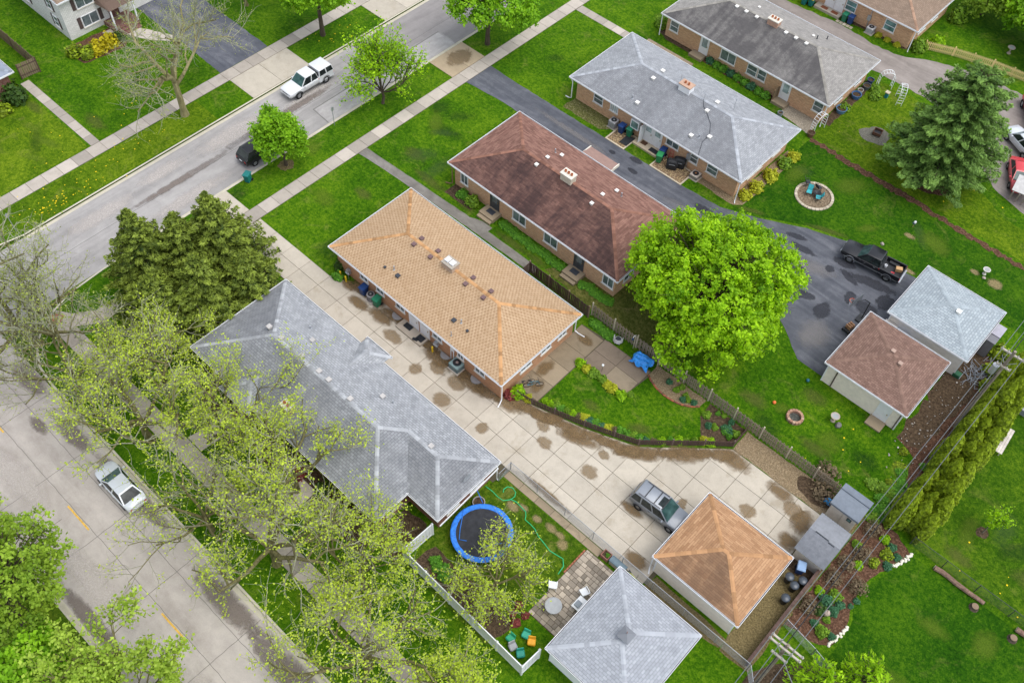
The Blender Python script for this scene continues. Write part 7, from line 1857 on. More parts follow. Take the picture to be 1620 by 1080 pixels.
chain_link('chain link fence from the bottom right corner of the driveway to the power pole', [(30.4, -9.15), (33.5, -12.5), (36, -16)])
o = (30.15, -4.6, 0)
t = thing('timber_fence', 'low dark timber fence behind the black dustbins', 'fence', o)
for z in (.15, .45, .75): MB(o).beam((30.15, -9.0, z), (30.15, .1, z), .05, .26).build('plank', W_DARK, t)
for y in (-8.9, -6.7, -4.5, -2.3, -.1): MB(o).box(30.18, 30.28, y - .05, y + .05, 0, .98).build('post', W_DARK, t)
MB(o).beam((30.16, -9.0, .92), (30.16, .1, .92), .22, .05).build('cap_plank', W_DARK, t)

# ---- trampoline
o = (11.0, -14.65, 0)
t = thing('trampoline', 'big round trampoline with blue edge pad and black mat', 'trampoline', o)
n = 36; Rr = 2.22
ring = lambda r, z: [(r * math.cos(6.2832 * i / n), r * math.sin(6.2832 * i / n), z) for i in range(n)]
MB().loft([ring(Rr - .36, .90), ring(Rr - .34, .955), ring(Rr - .03, .96), ring(Rr + .04, .92), ring(Rr, .86)], False).build('edge_pad', M('blue_pad', plain, (0.02, 0.17, 0.62), .5, .4, 0, .3, 5), t)
mb = MB(); mb.face(ring(Rr - .33, .91)); mb.build('jump_mat', M('jump_mat', plain, (0.030, 0.031, 0.036), .8, .25, 0, .25, 3), t)
for k in range(4):
    a = k * math.pi / 2 + .5
    p = [((Rr - .05) * math.cos(a + s), (Rr - .05) * math.sin(a + s)) for s in (-.22, .22)]
    MB().tube([(p[0][0], p[0][1], .86), (p[0][0], p[0][1], .06), (p[1][0], p[1][1], .06), (p[1][0], p[1][1], .86)], .028, 6).build('leg', METAL, t)
BLU = M('blue_strap', plain, (0.015, 0.15, 0.55), .6, .3)
for p in ([(-1.55, 1.7, .98), (-2.0, 1.9, .98), (-2.6, 2.1, 1.2)], [(-2.2, .4, 1.0), (-1.3, -.9, .935), (-.8, -1.5, .94), (-.35, -1.2, .935)], [(1.6, 1.5, 1.0), (1.75, 1.62, 1.15)], [(.7, -.9, .93), (1.2, -.1, .93), (1.7, .5, .98)]):
    MB().tube(p, .03, 5).build('strap', BLU, t)
# hose
tag(MB().tube([(x, y, .03) for x, y in ((8.35, -11.5), (9.0, -11.45), (9.6, -11.5), (10.1, -11.45), (10.45, -11.0), (10.5, -10.6), (10.3, -10.3), (9.9, -10.2), (9.55, -10.4), (9.5, -10.75), (9.65, -10.95))], .035, 6).tube([(x, y, .045) for x, y in ((10.4, -11.0), (10.9, -10.85), (11.4, -10.9), (11.9, -10.95), (12.15, -11.2), (12.3, -11.45), (12.8, -11.45), (13.3, -11.5), (13.9, -11.75), (14.5, -11.85), (15.2, -12.0), (15.8, -11.9), (16.3, -11.8), (16.7, -12.2), (16.8, -12.9))], .035, 6).build('garden_hose', M('green_hose', plain, (0.02, 0.42, 0.16), .45, .4)), 'green garden hose snaking over the trampoline lawn', 'hose')
# trough planter by the house wall
t = thing('planter', 'grey half barrel planter against the wall next to the trampoline', 'planter', (9.0, -12.9, 0)); MB().lathe([(.35, 0), (.45, .4), (.47, .42), (.42, .42), (.40, .3)], n=16).build('tub', M('planter_grey', plain, (0.33, 0.31, 0.30)), t); MB().lathe([(.40, .36), (.05, .38)], n=16).build('soil', S_DARK, t)
# paver patio
pp = sheet('paver_patio', [(17.08, -16.4), (19.75, -16.4), (19.75, -10.02), (17.08, -10.02)], .008, S_DARK, 0)
PV = M('grey_tan_paver', concrete_mat, (0.40, 0.34, 0.27), (0.15, 0.13, 0.1), .6, 31, .55)
y = -16.36; row = 0
while y < -10.1:
    h_ = (.30, .42, .30)[row % 3]; x = 17.1 - (.2 if row % 2 else 0)
    while x < 19.7:
        w_ = (.42, .30, .42, .60)[rng.randrange(4)]
        xa, xb = max(17.1, x), min(19.72, x + w_)
        if xb - xa > .1: slab(pp, xa, xb, y, min(y + h_, -10.05), .04, PV, .045, .03, .006, 'paver')
        x += w_
    y += h_; row += 1
for i in range(9): MB().obox((17.02, -12.4 + i * .26, .03), (.1, .22, .1)).build('edging_brick', M('edging_red', plain, (0.34, 0.13, 0.08), .9, .1), pp)
# resin chairs, table, boxes
RES = M('white_resin', plain, (0.78, 0.79, 0.80), .4, .4, 0, .04)
def resin_chair(label, x, y, rz):
    t = thing('garden_chair', label, 'chair', (x, y, .04), rz, 'white resin chairs')
    for sx in (-.25, .25):
        for sy in (-.24, .24): MB().cyl((sx * 1.08, sy * 1.05, 0), (sx * .92, sy * .92, .42), .025, .03, 6).build('leg', RES, t)
        MB().tube([(sx * 1.1, -.27, .42), (sx * 1.15, -.22, .64), (sx * 1.15, .2, .66), (sx * .95, .3, .62)], .032, 6).build('armrest', RES, t)
    MB().box(-.26, .26, -.27, .26, .41, .45).build('seat', RES, t, bevel=.015)
    for k in range(5): MB().obox((-.2 + k * .1, .31, .68), (.075, .025, .5), 0, R(-14)).build('back_slat', RES, t)
    MB().tube([(-.25, .27, .44), (-.24, .36, .82), (-.12, .40, .95), (.12, .40, .95), (.24, .36, .82), (.25, .27, .44)], .028, 6).build('back_frame', RES, t)
    return t
resin_chair('white resin armchair facing the round table on the lawn side', 17.15, -13.9, R(215)); resin_chair('white resin armchair by the wall of the grey garage', 19.05, -12.75, R(250))
t = thing('patio_table', 'round grey patio table on the pavers', 'table', (18.2, -15.05, .04))
MB().lathe([(.58, .68), (.60, .70), (.60, .72), (.56, .735)], n=24).build('top', M('mesh_grey', plain, (0.30, 0.31, 0.32), .5, .4), t)
for k in range(4): a = k * 1.571 + .4; MB().cyl((.42 * math.cos(a), .42 * math.sin(a), 0), (.38 * math.cos(a), .38 * math.sin(a), .69), .02, .02, 6).build('leg', METAL, t)
t = thing('side_table', 'small white side table by the grey garage wall', 'table', (19.35, -13.65, .04)); MB().box(-.3, .3, -.5, .5, .5, .56).build('top', RES, t); MB().box(-.2, .2, -.35, .1, .565, .72).build('tray', M('tray_dark', plain, (0.25, 0.28, 0.31)), t)
for sx in (-.25, .25):
    for sy in (-.44, .44): MB().box(sx - .03, sx + .03, sy - .03, sy + .03, 0, .5).build('leg', RES, t)
t = thing('deck_box', 'grey blue plastic deck box along the chain link fence', 'box', (19.5, -9.55, .03)); MB().box(-.62, .62, -.26, .26, 0, .5).build('body', M('deck_beige', plain, (0.45, 0.38, 0.30)), t, bevel=.03)
k_ = 6; mb = MB()
for i in range(k_):
    a0 = math.pi * i / k_; a1 = math.pi * (i + 1) / k_
    mb.face([(-.66, -.29 * math.cos(a0), .5 + .14 * math.sin(a0)), (.66, -.29 * math.cos(a0), .5 + .14 * math.sin(a0)), (.66, -.29 * math.cos(a1), .5 + .14 * math.sin(a1)), (-.66, -.29 * math.cos(a1), .5 + .14 * math.sin(a1))])
for x in (-.66, .66): mb.face([(x, -.29 * math.cos(math.pi * i / k_), .5 + .14 * math.sin(math.pi * i / k_)) for i in range(k_ + 1)])
mb.build('lid', M('deck_lid', plain, (0.12, 0.17, 0.20)), t)
t = thing('planter', 'square terracotta planter box on the side path by the deck box', 'planter', (18.42, -9.55, .03)); TC = M('terracotta_box', plain, (0.28, 0.13, 0.10), .85, .2)
for q in ((-.32, .32, -.3, -.24), (-.32, .32, .24, .3), (-.32, -.26, -.24, .24), (.26, .32, -.24, .24)): MB().box(*q, 0, .42).build('side', TC, t)
MB().box(-.26, .26, -.24, .24, .05, .35).build('soil', S_DARK, t); link('foliage', shrub_mesh(('cover', 0), L_FLOW), t, (.12, .02, .34)).scale = (.32, .32, .25)
# toys behind the fence
for i, (x, y, c, lab) in enumerate(((17.5, -18.6, (0.02, 0.30, 0.16), 'green plastic toy slide in the fence corner'), (18.1, -17.7, (0.03, 0.33, 0.22), 'green toy table by the white fence'), (18.7, -17.8, (0.75, 0.36, 0.02), 'orange yellow toy seat by the white fence'), (18.7, -18.9, (0.02, 0.26, 0.2), 'teal toy box in the very corner of the white fence'), (18.0, -18.9, (0.28, 0.29, 0.30), 'grey lidded toy bin in the fence corner'))):
    t = thing('toy', lab, 'toy', (x, y, 0), .3 * i, 'toys by the white fence'); m = M('toy%d' % i, plain, c, .45, .4)
    MB().box(-.28, .28, -.26, .26, .14, .42).build('body', m, t, bevel=.06); MB().obox((0, .22, .55), (.5, .07, .34), 0, R(-12)).build('back', m, t, bevel=.02)
    for sx in (-.2, .2): MB().box(sx - .05, sx + .05, -.2, .2, 0, .14).build('foot', m, t)
# bicycles
def bicycle(label, x, y, rz, c):
    t = thing('bicycle', label, 'bicycle', (x, y, .03), rz, 'bicycles'); m = M('bike_' + label[:9], plain, c, .4, .5)
    for q in (-.5, .5):
        r_ = .31; o_ = MB(); o_.tube([(q + r_ * math.cos(6.2832 * i / 16), 0, .33 + r_ * math.sin(6.2832 * i / 16)) for i in range(17)], .022, 5); w = o_.build('wheel', RUB, t)
        mb = MB()
        for i in range(6): a = 3.1416 * i / 6; mb.cyl((q - .3 * math.cos(a), 0, .33 - .3 * math.sin(a)), (q + .3 * math.cos(a), 0, .33 + .3 * math.sin(a)), .004, .004, 3)
        s = mb.build('spokes', METAL, w); s['kind'] = 'stuff'
    mb = MB(); A_, B_, C_, D_ = (-.5, 0, .33), (-.08, 0, .30), (-.2, 0, .78), (.36, 0, .76)
    for p, q in ((A_, B_), (A_, C_), (B_, C_), (B_, D_), (C_, D_), (D_, (.5, 0, .33))): mb.tube([p, q], .02, 6)
    mb.build('frame', m, t); MB().tube([(.3, -.26, .95), (.4, -.12, .98), (.36, 0, .9), (.4, .12, .98), (.3, .26, .95)], .016, 6).build('handlebar', BLK, t)
    MB().loft([[(-.36, -.07, .86), (-.36, .07, .86), (-.36, .07, .9), (-.36, -.07, .9)], [(-.1, -.02, .87), (-.1, .02, .87), (-.1, .02, .9), (-.1, -.02, .9)]]).build('saddle', BLK, t)
bicycle('dark bicycle leaning by the back wall of the tan roofed house', 4.5, -2.9, R(70), (0.02, 0.02, 0.03)); bicycle('blue bicycle beside the dark one on the patio', 5.0, -2.5, R(50), (0.05, 0.22, 0.3)); bicycle('yellow green bicycle between the deck box and the chain link fence', 20.75, -9.6, R(-8), (0.45, 0.5, 0.02)); bicycle('black bicycle further along the chain link fence', 22.3, -9.75, R(5), (0.02, 0.02, 0.025))
t = thing('toy_scooter', 'small blue scooter lying by the grey garage', 'scooter', (23.3, -9.75, .1), R(20)); MB().box(-.35, .35, -.07, .07, .05, .09).build('deck', M('blue_toy', plain, (0.02, 0.3, 0.6)), t); MB().cyl((.33, 0, .07), (.45, 0, .6), .02).cyl((.45, -.2, .6), (.45, .2, .6), .018).build('handlebar', BLK, t)
for q in (-.38, .4): MB().cyl((q, -.03, 0), (q, .03, 0), .08, .08, 10).build('wheel', RUB, t)
# tarp-covered furniture
r_ = np.random.default_rng(5)
t = thing('tarp_covered_table', 'blue tarp draped over patio furniture beside the fence', 'tarp', (9.85, 5.35, .04), R(3))
mb = MB(); nx, ny = 15, 11; g_ = []
for j in range(ny):
    for i in range(nx):
        u = i / (nx - 1) * 2 - 1; v = j / (ny - 1) * 2 - 1; e = max(abs(u), abs(v))
        z_ = .80 + .05 * math.sin(5 * u + 3 * v) + .04 * math.sin(9 * v - 2 * u) if e < .72 else .80 - (e - .72) / .28 * (.45 + .12 * math.sin(7 * u + 5 * v))
        s_ = .92 + .1 * (e > .8) * math.sin(6 * u + 4 * v)
        g_.append((u * .92 * s_, v * .66 * s_, z_ + r_.normal() * .012))
k = mb.vert(*g_); mb.f += [(k + j * nx + i, k + j * nx + i + 1, k + (j + 1) * nx + i + 1, k + (j + 1) * nx + i) for j in range(ny - 1) for i in range(nx - 1)]
mb.build('tarp', M('blue_tarp', plain, (0.03, 0.26, 0.78), .35, .5, 0, .35, 5), t)
for sx in (-.7, .7):
    for sy in (-.45, .45): MB().cyl((sx, sy, 0), (sx, sy, .78), .025, .025, 6).build('leg', BLK, t)
t = thing('wicker_chair', 'white wicker tub chair on the patio by the fence', 'chair', (7.1, 5.65, .04), R(200))
WK = M('wicker_white', plain, (0.55, 0.55, 0.56), .7, .2, 0, .2, 20)
mb = MB(); n = 13
for (r0, z0), (r1, z1) in (((.33, .4), (.36, .72)), ((.36, .72), (.40, .74)), ((.40, .74), (.42, .3))):
    for i in range(n): a0 = -.3 + 3.75 * i / n; a1 = -.3 + 3.75 * (i + 1) / n; mb.face([(r0 * math.cos(a0), r0 * math.sin(a0), z0), (r0 * math.cos(a1), r0 * math.sin(a1), z0), (r1 * math.cos(a1), r1 * math.sin(a1), z1), (r1 * math.cos(a0), r1 * math.sin(a0), z1)])
mb.build('back', WK, t); MB().lathe([(.3, .3), (.33, .40), (.05, .42)], n=14).build('seat', WK, t); MB().lathe([(.26, .42), (.24, .48), (.03, .5)], n=14).build('cushion', VBLACK, t)
for k in range(4): a = k * 1.571 + .78; MB().cyl((.3 * math.cos(a), .3 * math.sin(a), 0), (.29 * math.cos(a), .29 * math.sin(a), .32), .025, .025, 6).build('leg', WK, t)
for i, (x, y) in enumerate(((8.4, 6.08), (10.95, 6.05))):
    t = thing('hook_post', ['garden hook post on the fence left of the blue tarp', 'garden hook post on the fence right of the blue tarp'][i], 'post', (x, y, 0), 0, 'garden hook posts'); MB().cyl((0, 0, 0), (0, 0, 1.9), .03, .03, 6).build('pole', W_POST, t); MB().tube([(0, 0, 1.85), (0, -.15, 1.95), (0, -.4, 1.9)], .025, 6).build('arm', WHITE, t); MB().lathe([(.02, 0), (.09, .08), (.08, .25), (.02, .3)], (0, -.4, 1.55), 8).build('lantern', M('navy_lantern', plain, (0.02, 0.05, 0.12)), t)
t = thing('garden_lamp', 'white globe garden lamp standing on the patio edge', 'lamp', (8.0, 2.5, .04)); MB().cyl((0, 0, 0), (0, 0, .75), .015, .015, 6).build('stake', BLK, t); MB().lathe([(.02, .72), (.09, .78), (.11, .86), (.09, .94), (.02, .98)], n=12).build('globe', WHITE, t, True)
# brick edging of the gravel bed
edge = [(11.0, 4.85), (11.5, 4.55), (12.2, 4.32), (13.0, 4.2), (13.8, 4.25), (14.6, 4.45), (15.3, 4.85), (15.8, 5.35)]
t = thing('brick_edging', 'curved red brick edging of the gravel bed in the fenced yard', 'edging', (13.4, 4.5, 0))
EDG = [M('edging_brick%d' % i, plain, c, .9, .1) for i, c in enumerate(((0.24, 0.09, 0.06), (0.17, 0.075, 0.055), (0.36, 0.12, 0.06)))]
for a, b in zip(edge, edge[1:]):
    n_ = 4
    for i in range(n_):
        f = (i + .5) / n_; MB().obox((a[0] + (b[0] - a[0]) * f - 13.4, a[1] + (b[1] - a[1]) * f - 4.5, .05), (.2, .12, .1), math.atan2(b[1] - a[1], b[0] - a[0]) + rng.uniform(-.1, .1)).build('brick', EDG[rng.randrange(3)], t)
# ---- fire pits
def stone_ring(name, label, x, y, r, n, sz, mats, inner, ell=1.0, cat='fire pit'):
    t = thing(name, label, cat, (x, y, 0))
    for i in range(n):
        a = 6.2832 * i / n; MB().obox((r * math.cos(a), r * ell * math.sin(a), sz[2] / 2), (sz[0], sz[1], sz[2]), a + rng.uniform(-.06, .06)).build('stone', mats[rng.randrange(len(mats))], t, bevel=.012)
    MB().lathe([(r - .1, .008), (.03, .02)], n=24).build('bed', inner, t)
    return t
SAND = [M('sand_stone%d' % i, concrete_mat, c, amt=.3, seed=40 + i) for i, c in enumerate(((0.48, 0.41, 0.31), (0.42, 0.36, 0.27), (0.53, 0.46, 0.36)))]
stone_ring('stone_circle', 'round stone edged seating circle on the lawn beyond the asphalt', 9.75, 31.75, 1.72, 30, (.26, .34, .12), SAND, M('seat_mulch', soil_mat, (0.10, 0.07, 0.045), (0.22, 0.165, 0.11), (0.36, 0.29, 0.2), 6.0), 1.0, 'stone circle')
FR = [M('fire_brick%d' % i, plain, c, .9, .1) for i, c in enumerate(((0.36, 0.22, 0.15), (0.30, 0.17, 0.12), (0.42, 0.29, 0.21)))]
t = stone_ring('fire_ring', 'brick fire ring on the lawn by the pale garage', 21.85, 9.8, .58, 16, (.22, .22, .3), FR, M('ash', soil_mat, (0.03, 0.05, 0.04), (0.09, 0.09, 0.08), (0.22, 0.22, 0.2), 7.0))
def sling_chair(label, x, y, rz, m, group):
    t = thing('folding_chair', label, 'chair', (x, y, .02), rz, group)
    for s in (-.25, .25):
        MB().tube([(s, -.3, 0), (s, .12, .42), (s, .34, .95)], .018, 5).build('side_frame', BLK, t); MB().tube([(s, .32, 0), (s, -.22, .42)], .018, 5).build('leg', BLK, t); MB().beam((s, -.25, .62), (s, .22, .64), .05, .03).build('armrest', BLK, t)
    MB().obox((0, -.06, .42), (.48, .46, .025), 0, R(6)).build('seat', m, t); MB().obox((0, .24, .70), (.48, .56, .025), 0, R(68)).build('back', m, t)
TEAL = M('teal_sling', plain, (0.05, 0.38, 0.42), .6, .3); CHAR = M('charcoal_sling', plain, (0.04, 0.045, 0.05), .7, .3)
sling_chair('teal folding chair on the left in the stone circle', 9.2, 31.6, R(20), TEAL, 'teal chairs'); sling_chair('teal folding chair on the right in the stone circle', 10.3, 31.55, R(-60), TEAL, 'teal chairs'); sling_chair('charcoal folding chair at the back of the stone circle', 9.55, 32.6, R(160), CHAR, 'charcoal chairs'); sling_chair('charcoal folding chair at the left rim of the stone circle', 8.4, 32.5, R(130), CHAR, 'charcoal chairs')
t = thing('fire_bowl', 'dark metal fire bowl in the middle of the stone circle', 'fire pit', (9.85, 31.95, .01)); MB().lathe([(.12, .2), (.34, .34), (.4, .42), (.36, .42), (.1, .26)], n=16).build('bowl', BLK, t)
for k in range(3): a = k * 2.094; MB().cyl((.3 * math.cos(a), .3 * math.sin(a), 0), (.2 * math.cos(a), .2 * math.sin(a), .3), .02, .02, 5).build('leg', BLK, t)
t = thing('fire_box', 'square rusty fire box on the gravel patch behind the far house', 'fire pit', (9.6, 43.6, 0), R(10)); RST = M('rusty_iron', plain, (0.11, 0.055, 0.035), .9, .2)
for q in ((-.42, .42, -.42, -.36), (-.42, .42, .36, .42), (-.42, -.36, -.36, .36), (.36, .42, -.36, .36)): MB().box(*q, .12, .42).build('side', RST, t)
MB().box(-.36, .36, -.36, .36, .14, .2).build('grate', BLK, t)
for sx in (-.37, .37):
    for sy in (-.37, .37): MB().box(sx - .03, sx + .03, sy - .03, sy + .03, 0, .12).build('foot', BLK, t)
# ---- bird baths and ornaments
def bird_bath(label, x, y, m, s=1.0, water=(0.30, 0.31, 0.31)):
    t = thing('bird_bath', label, 'bird bath', (x, y, 0), 0, 'bird baths'); MB().lathe([(.2, 0), (.18, .06), (.08, .12), (.07, .5), (.14, .58)], n=14).build('pedestal', m, t); MB().lathe([(.14, .57), (.36, .66), (.37, .70), (.30, .69), (.05, .65)], n=18).build('basin', m, t); MB().lathe([(.28, .685), (.03, .69)], n=16).build('water', M('bath_water', plain, water, .1, .6), t); t.scale = (s, s, s)
BST = M('bath_stone', plain, (0.36, 0.30, 0.24), .9, .2)
bird_bath('stone bird bath on the lawn by the brick fire ring', 24.2, 11.75, BST); bird_bath('pale bird bath near the bare patches beyond the blue grey garage', 25.9, 34.4, M('pale_stone', plain, (0.5, 0.48, 0.43), .9, .2), .9); bird_bath('low stone bird bath behind the yellow picket fence', 13.3, 65.3, BST, 1.1)
def boulder(label, x, y, s, c, sq=.7, name='boulder', group=None):
    bm = bmesh.new(); bmesh.ops.create_icosphere(bm, subdivisions=2, radius=1)
    for v in bm.verts: v.co *= 1 + rng.uniform(-.13, .13)
    me = bpy.data.meshes.new(name); bm.to_mesh(me); bm.free(); me.materials.append(c)
    ob = link(name, me, None, (x, y, s[2] * .55), rng.uniform(0, 3)); ob.scale = s
    return tag(ob, label, 'stone', group)
GRN = M('granite', plain, (0.36, 0.31, 0.27), .9, .15, 0, .25); DKR = M('dark_rock', plain, (0.16, 0.15, 0.15), .9, .15)
boulder('pale upright boulder in the mulch bed', 32.25, -2.15, (.26, .2, .34), M('pink_rock', plain, (0.45, 0.36, 0.30), .9, .15)); boulder('dark rock beside the bird bath at the fire ring', 24.75, 11.6, (.28, .24, .2), DKR); boulder('brown stone on the lawn above the black pickup', 17.5, 31.0, (.18, .15, .14), GRN); boulder('rock beside the pale bird bath', 26.1, 33.9, (.17, .14, .12), GRN)
PST = M('white_stone', plain, (0.66, 0.62, 0.52), .85, .2)
for i in range(15): f = i / 14; boulder('white edging stone by the hedge end of the mulch bed', 33.75 + .6 * math.sin(f * 2) + rng.uniform(-.1, .1), 4.15 + 1.85 * f, (rng.uniform(.09, .16), rng.uniform(.08, .13), .09), PST, name='edging_stone', group='white stones by the hedge end')
for i in range(15): f = i / 14; boulder('white edging stone at the lower end of the mulch bed', 33.55 + .35 * f + rng.uniform(-.1, .1), -3.95 + 2.0 * f, (rng.uniform(.09, .16), rng.uniform(.08, .13), .09), PST, name='edging_stone', group='white stones at the lower end')
for i, (x, y, c, lab) in enumerate(((19.9, 9.8, (0.75, 0.16, 0.04), 'orange ball on the lawn near the maple'), (20.7, 13.5, (0.02, 0.12, 0.16), 'dark teal ball near the pale garage'))):
    bm = bmesh.new(); bmesh.ops.create_uvsphere(bm, u_segments=14, v_segments=9, radius=.15); me = bpy.data.meshes.new('ball'); bm.to_mesh(me); bm.free(); me.materials.append(M('ball%d' % i, plain, c, .5, .4)); tag(link('ball', me, None, (x, y, .15)), lab, 'ball')
t = thing('garden_ornament', 'small white and blue lawn ornament beyond the asphalt', 'ornament', (18.45, 34.9, 0)); MB().cyl((0, 0, 0), (0, 0, .55), .035, .02, 6).build('stake', M('brown_stake', plain, (0.35, 0.22, 0.12)), t); MB().lathe([(.03, .5), (.12, .6), (.1, .75), (.02, .8)], n=10).build('head', WHITE, t); MB().box(-.18, .1, -.03, .03, .4, .52).build('body', M('navy_orn', plain, (0.03, 0.05, 0.15)), t)
# basketball hoop
t = thing('basketball_hoop', 'portable basketball hoop in front of the garages', 'basketball hoop', (20.55, 22.1, .015), 0)
MB().box(-.35, .35, -.45, .45, 0, .16).build('base', BLK, t, bevel=.04); MB().tube([(0, .1, .1), (0, .05, 2.3), (-.35, -.6, 3.0)], .05, 8).build('pole', BLK, t); MB().beam((-.35, -.6, 3.0), (-.7, -1.3, 3.05), .05, .05).build('arm', BLK, t)
bbd = MB().obox((-.75, -1.4, 3.3), (.04, 1.25, .85), R(-12)).build('backboard', M('smoked_board', plain, (0.10, 0.11, 0.12), .3, .5), t)
MB().tube([(-1.05 + .23 * math.cos(6.2832 * i / 16), -1.48 + .23 * math.sin(6.2832 * i / 16), 3.05) for i in range(17)], .022, 6).build('rim', M('orange_rim', plain, (0.75, 0.14, 0.06)), t)
mb = MB()
for i in range(12):
    a = 6.2832 * i / 12
    for s in (1, -1): mb.cyl((-1.05 + .22 * math.cos(a), -1.48 + .22 * math.sin(a), 3.04), (-1.05 + .13 * math.cos(a + s * .5), -1.48 + .13 * math.sin(a + s * .5), 2.65), .008, .008, 3)
q = mb.build('net', WHITE, t); q['kind'] = 'stuff'
t = thing('wood_cart', 'black cart of split firewood against the pale garage', 'cart', (20.35, 20.4, .015), R(80)); MB().box(-.5, .5, -.3, .3, .25, .32).build('tray', BLK, t)
for sx in (-.35, .35):
    for sy in (-.32, .32): MB().cyl((sx, sy - .03, .14), (sx, sy + .03, .14), .14, .14, 10).build('wheel', RUB, t)
LOGM = M('split_wood', plain, (0.34, 0.19, 0.11), .9, .1, 0, .35)
for i in range(9): tag(MB().cyl((0, -.24, 0), (0, .24, 0), .075, .07, 7).build('firewood_log', LOGM, loc=(20.35 + .05 * (i % 3 - 1), 20.4 + .22 * (i % 3 - 1), .42 + .14 * (i // 3)), rz=R(80) + rng.uniform(-.2, .2)), 'split firewood log on the black cart', 'log', 'firewood on the black cart')
t = thing('tarp_bundle', 'blue tarp bundle in the gap between the two garages', 'tarp', (24.1, 21.62, 0)); c = lambda w, d, z: [(-w, -d, z), (w * .9, -d, z), (w, d, z), (-w * .9, d, z)]
MB().loft([c(.75, .3, 0), c(.8, .34, .6), c(.7, .3, 1.15), c(.3, .1, 1.35)]).build('tarp', M('blue_tarp', plain, (0.03, 0.26, 0.78)), t, bevel=.05); MB().tube([(-.3, -.31, .9), (.1, -.34, .8), (.5, -.32, .95)], .02, 5).build('rope', WHITE, t)
tag(MB().loft([[(-.3, -.2, 0), (.25, -.25, 0), (.3, .2, 0), (-.2, .25, 0)], [(-.35, -.1, .3), (.15, -.2, .35), (.25, .15, .28), (-.1, .2, .32)], [(-.05, -.05, .5), (.05, -.05, .5), (.05, .05, .5), (-.05, .05, .5)]]).build('plastic_bag', M('cyan_bag', plain, (0.04, 0.34, 0.75), .35, .5), loc=(27.75, 5.35, .013)), 'bright blue plastic bag in the brush by the fence corner', 'bag')
tag(MB().obox((0, 0, .08), (.35, .2, .16), .4).obox((.2, .1, .15), (.2, .06, .04), .4).build('watering_can', M('lime_plastic', plain, (0.05, 0.5, 0.08)), loc=(28.0, 5.9, .013)), 'small bright green watering can near the blue bag', 'watering can')
# litter and debris behind the garages
mb = MB()
for _ in range(75):
    x, y = rng.gauss(30.0, .7), rng.gauss(16, 3.2); s = rng.uniform(.03, .15); mb.obox((x, y, .05), (s, s * rng.uniform(.3, 1), .04), rng.uniform(0, 3))
tag(mb.build('litter', M('litter_pale', plain, (0.34, 0.31, 0.28), .9, .1, 0, .6, 2)), 'pale scraps and debris on the dirt behind the garages', 'litter', kind='stuff')
mb = MB()
for _ in range(60):
    x, y = rng.gauss(30.6, .4), rng.gauss(23.8, .9); L = rng.uniform(.4, 1.3); a = rng.uniform(0, 3.1); mb.beam((x, y, .06), (x + L * math.cos(a), y + L * math.sin(a), rng.uniform(.05, .35)), .04, .03)
tag(mb.build('scrap_pile', M('scrap_grey', plain, (0.20, 0.22, 0.25), .6, .4, .3, .5, 3)), 'heap of grey scrap sticks beside the storage cabinet', 'scrap', kind='stuff')
tag(MB().box(-.3, .3, -.25, .25, 0, .4).build('green_crate', M('green_tub', plain, (0.02, 0.10, 0.05)), loc=(29.3, 22.6, .02), bevel=.03), 'dark green tub behind the blue grey garage', 'tub')
# ---- right edge things
t = thing('garden_bench_table', 'long white weathered picnic table beside the arborvitae hedge', 'table', (34.9, 19.1, 0), R(4)); WP = M('weathered_white', plain, (0.55, 0.50, 0.45), .9, .1, 0, .25, 2)
for k in range(4): MB().box(-.38 + k * .195, -.2 + k * .195, -1.35, 1.35, .68, .72).build('plank', WP, t)
for y in (-1.0, 1.0):
    for sx in (-.3, .3): MB().box(sx - .04, sx + .04, y - .04, y + .04, 0, .68).build('leg', WP, t)
t = thing('storage_bin', 'grey lidded storage box beside the hedge at the right edge', 'box', (34.9, 23.4, 0)); MB().box(-.45, .45, -.6, .6, 0, .6).build('body', M('bin_grey', plain, (0.24, 0.25, 0.28)), t, bevel=.03); MB().box(-.5, .5, -.65, .65, .6, .7).build('lid', M('bin_lgrey', plain, (0.34, 0.35, 0.39)), t, bevel=.03)
def log(label, a, b, r):
    o = (*a, 0); t = thing('fallen_log', label, 'log', o, 0, 'fallen logs')
    mb = MB(o); n = 7; prev = None
    pts = [(a[0] + (b[0] - a[0]) * i / n + rng.uniform(-.03, .03), a[1] + (b[1] - a[1]) * i / n + rng.uniform(-.05, .05), r * .9) for i in range(n + 1)]
    mb.tube(pts, r, 9, r * .75).build('bark', bark_mat('log_bark', (0.10, 0.06, 0.045), (0.30, 0.20, 0.15)), t)
    MB(o).cyl((a[0] - .03, a[1], r * .9), (a[0] - .01, a[1], r * .9), r * .85, r * .85, 9).build('cut_face', W_POST, t)
log('long fallen log lying along the dark mesh fence', (36.1, 6.2), (40.0, 6.15), .2); log('fallen log cut by the right edge', (42.5, 6.1), (47, 6.0), .2)
for i, (x, y) in enumerate(((39.6, 5.5), (42.6, 5.3))):
    t = thing('tree_stump', ['tree stump below the end of the long log', 'tree stump below the log at the right edge'][i], 'stump', (x, y, 0), 0, 'stumps'); MB().lathe([(.36, 0), (.27, .12), (.25, .3)], n=11).build('bark', BKD, t); MB().lathe([(.24, .302), (.02, .31)], n=11).build('cut_face', M('old_cut', plain, (0.22, 0.16, 0.11), .9, .1), t)
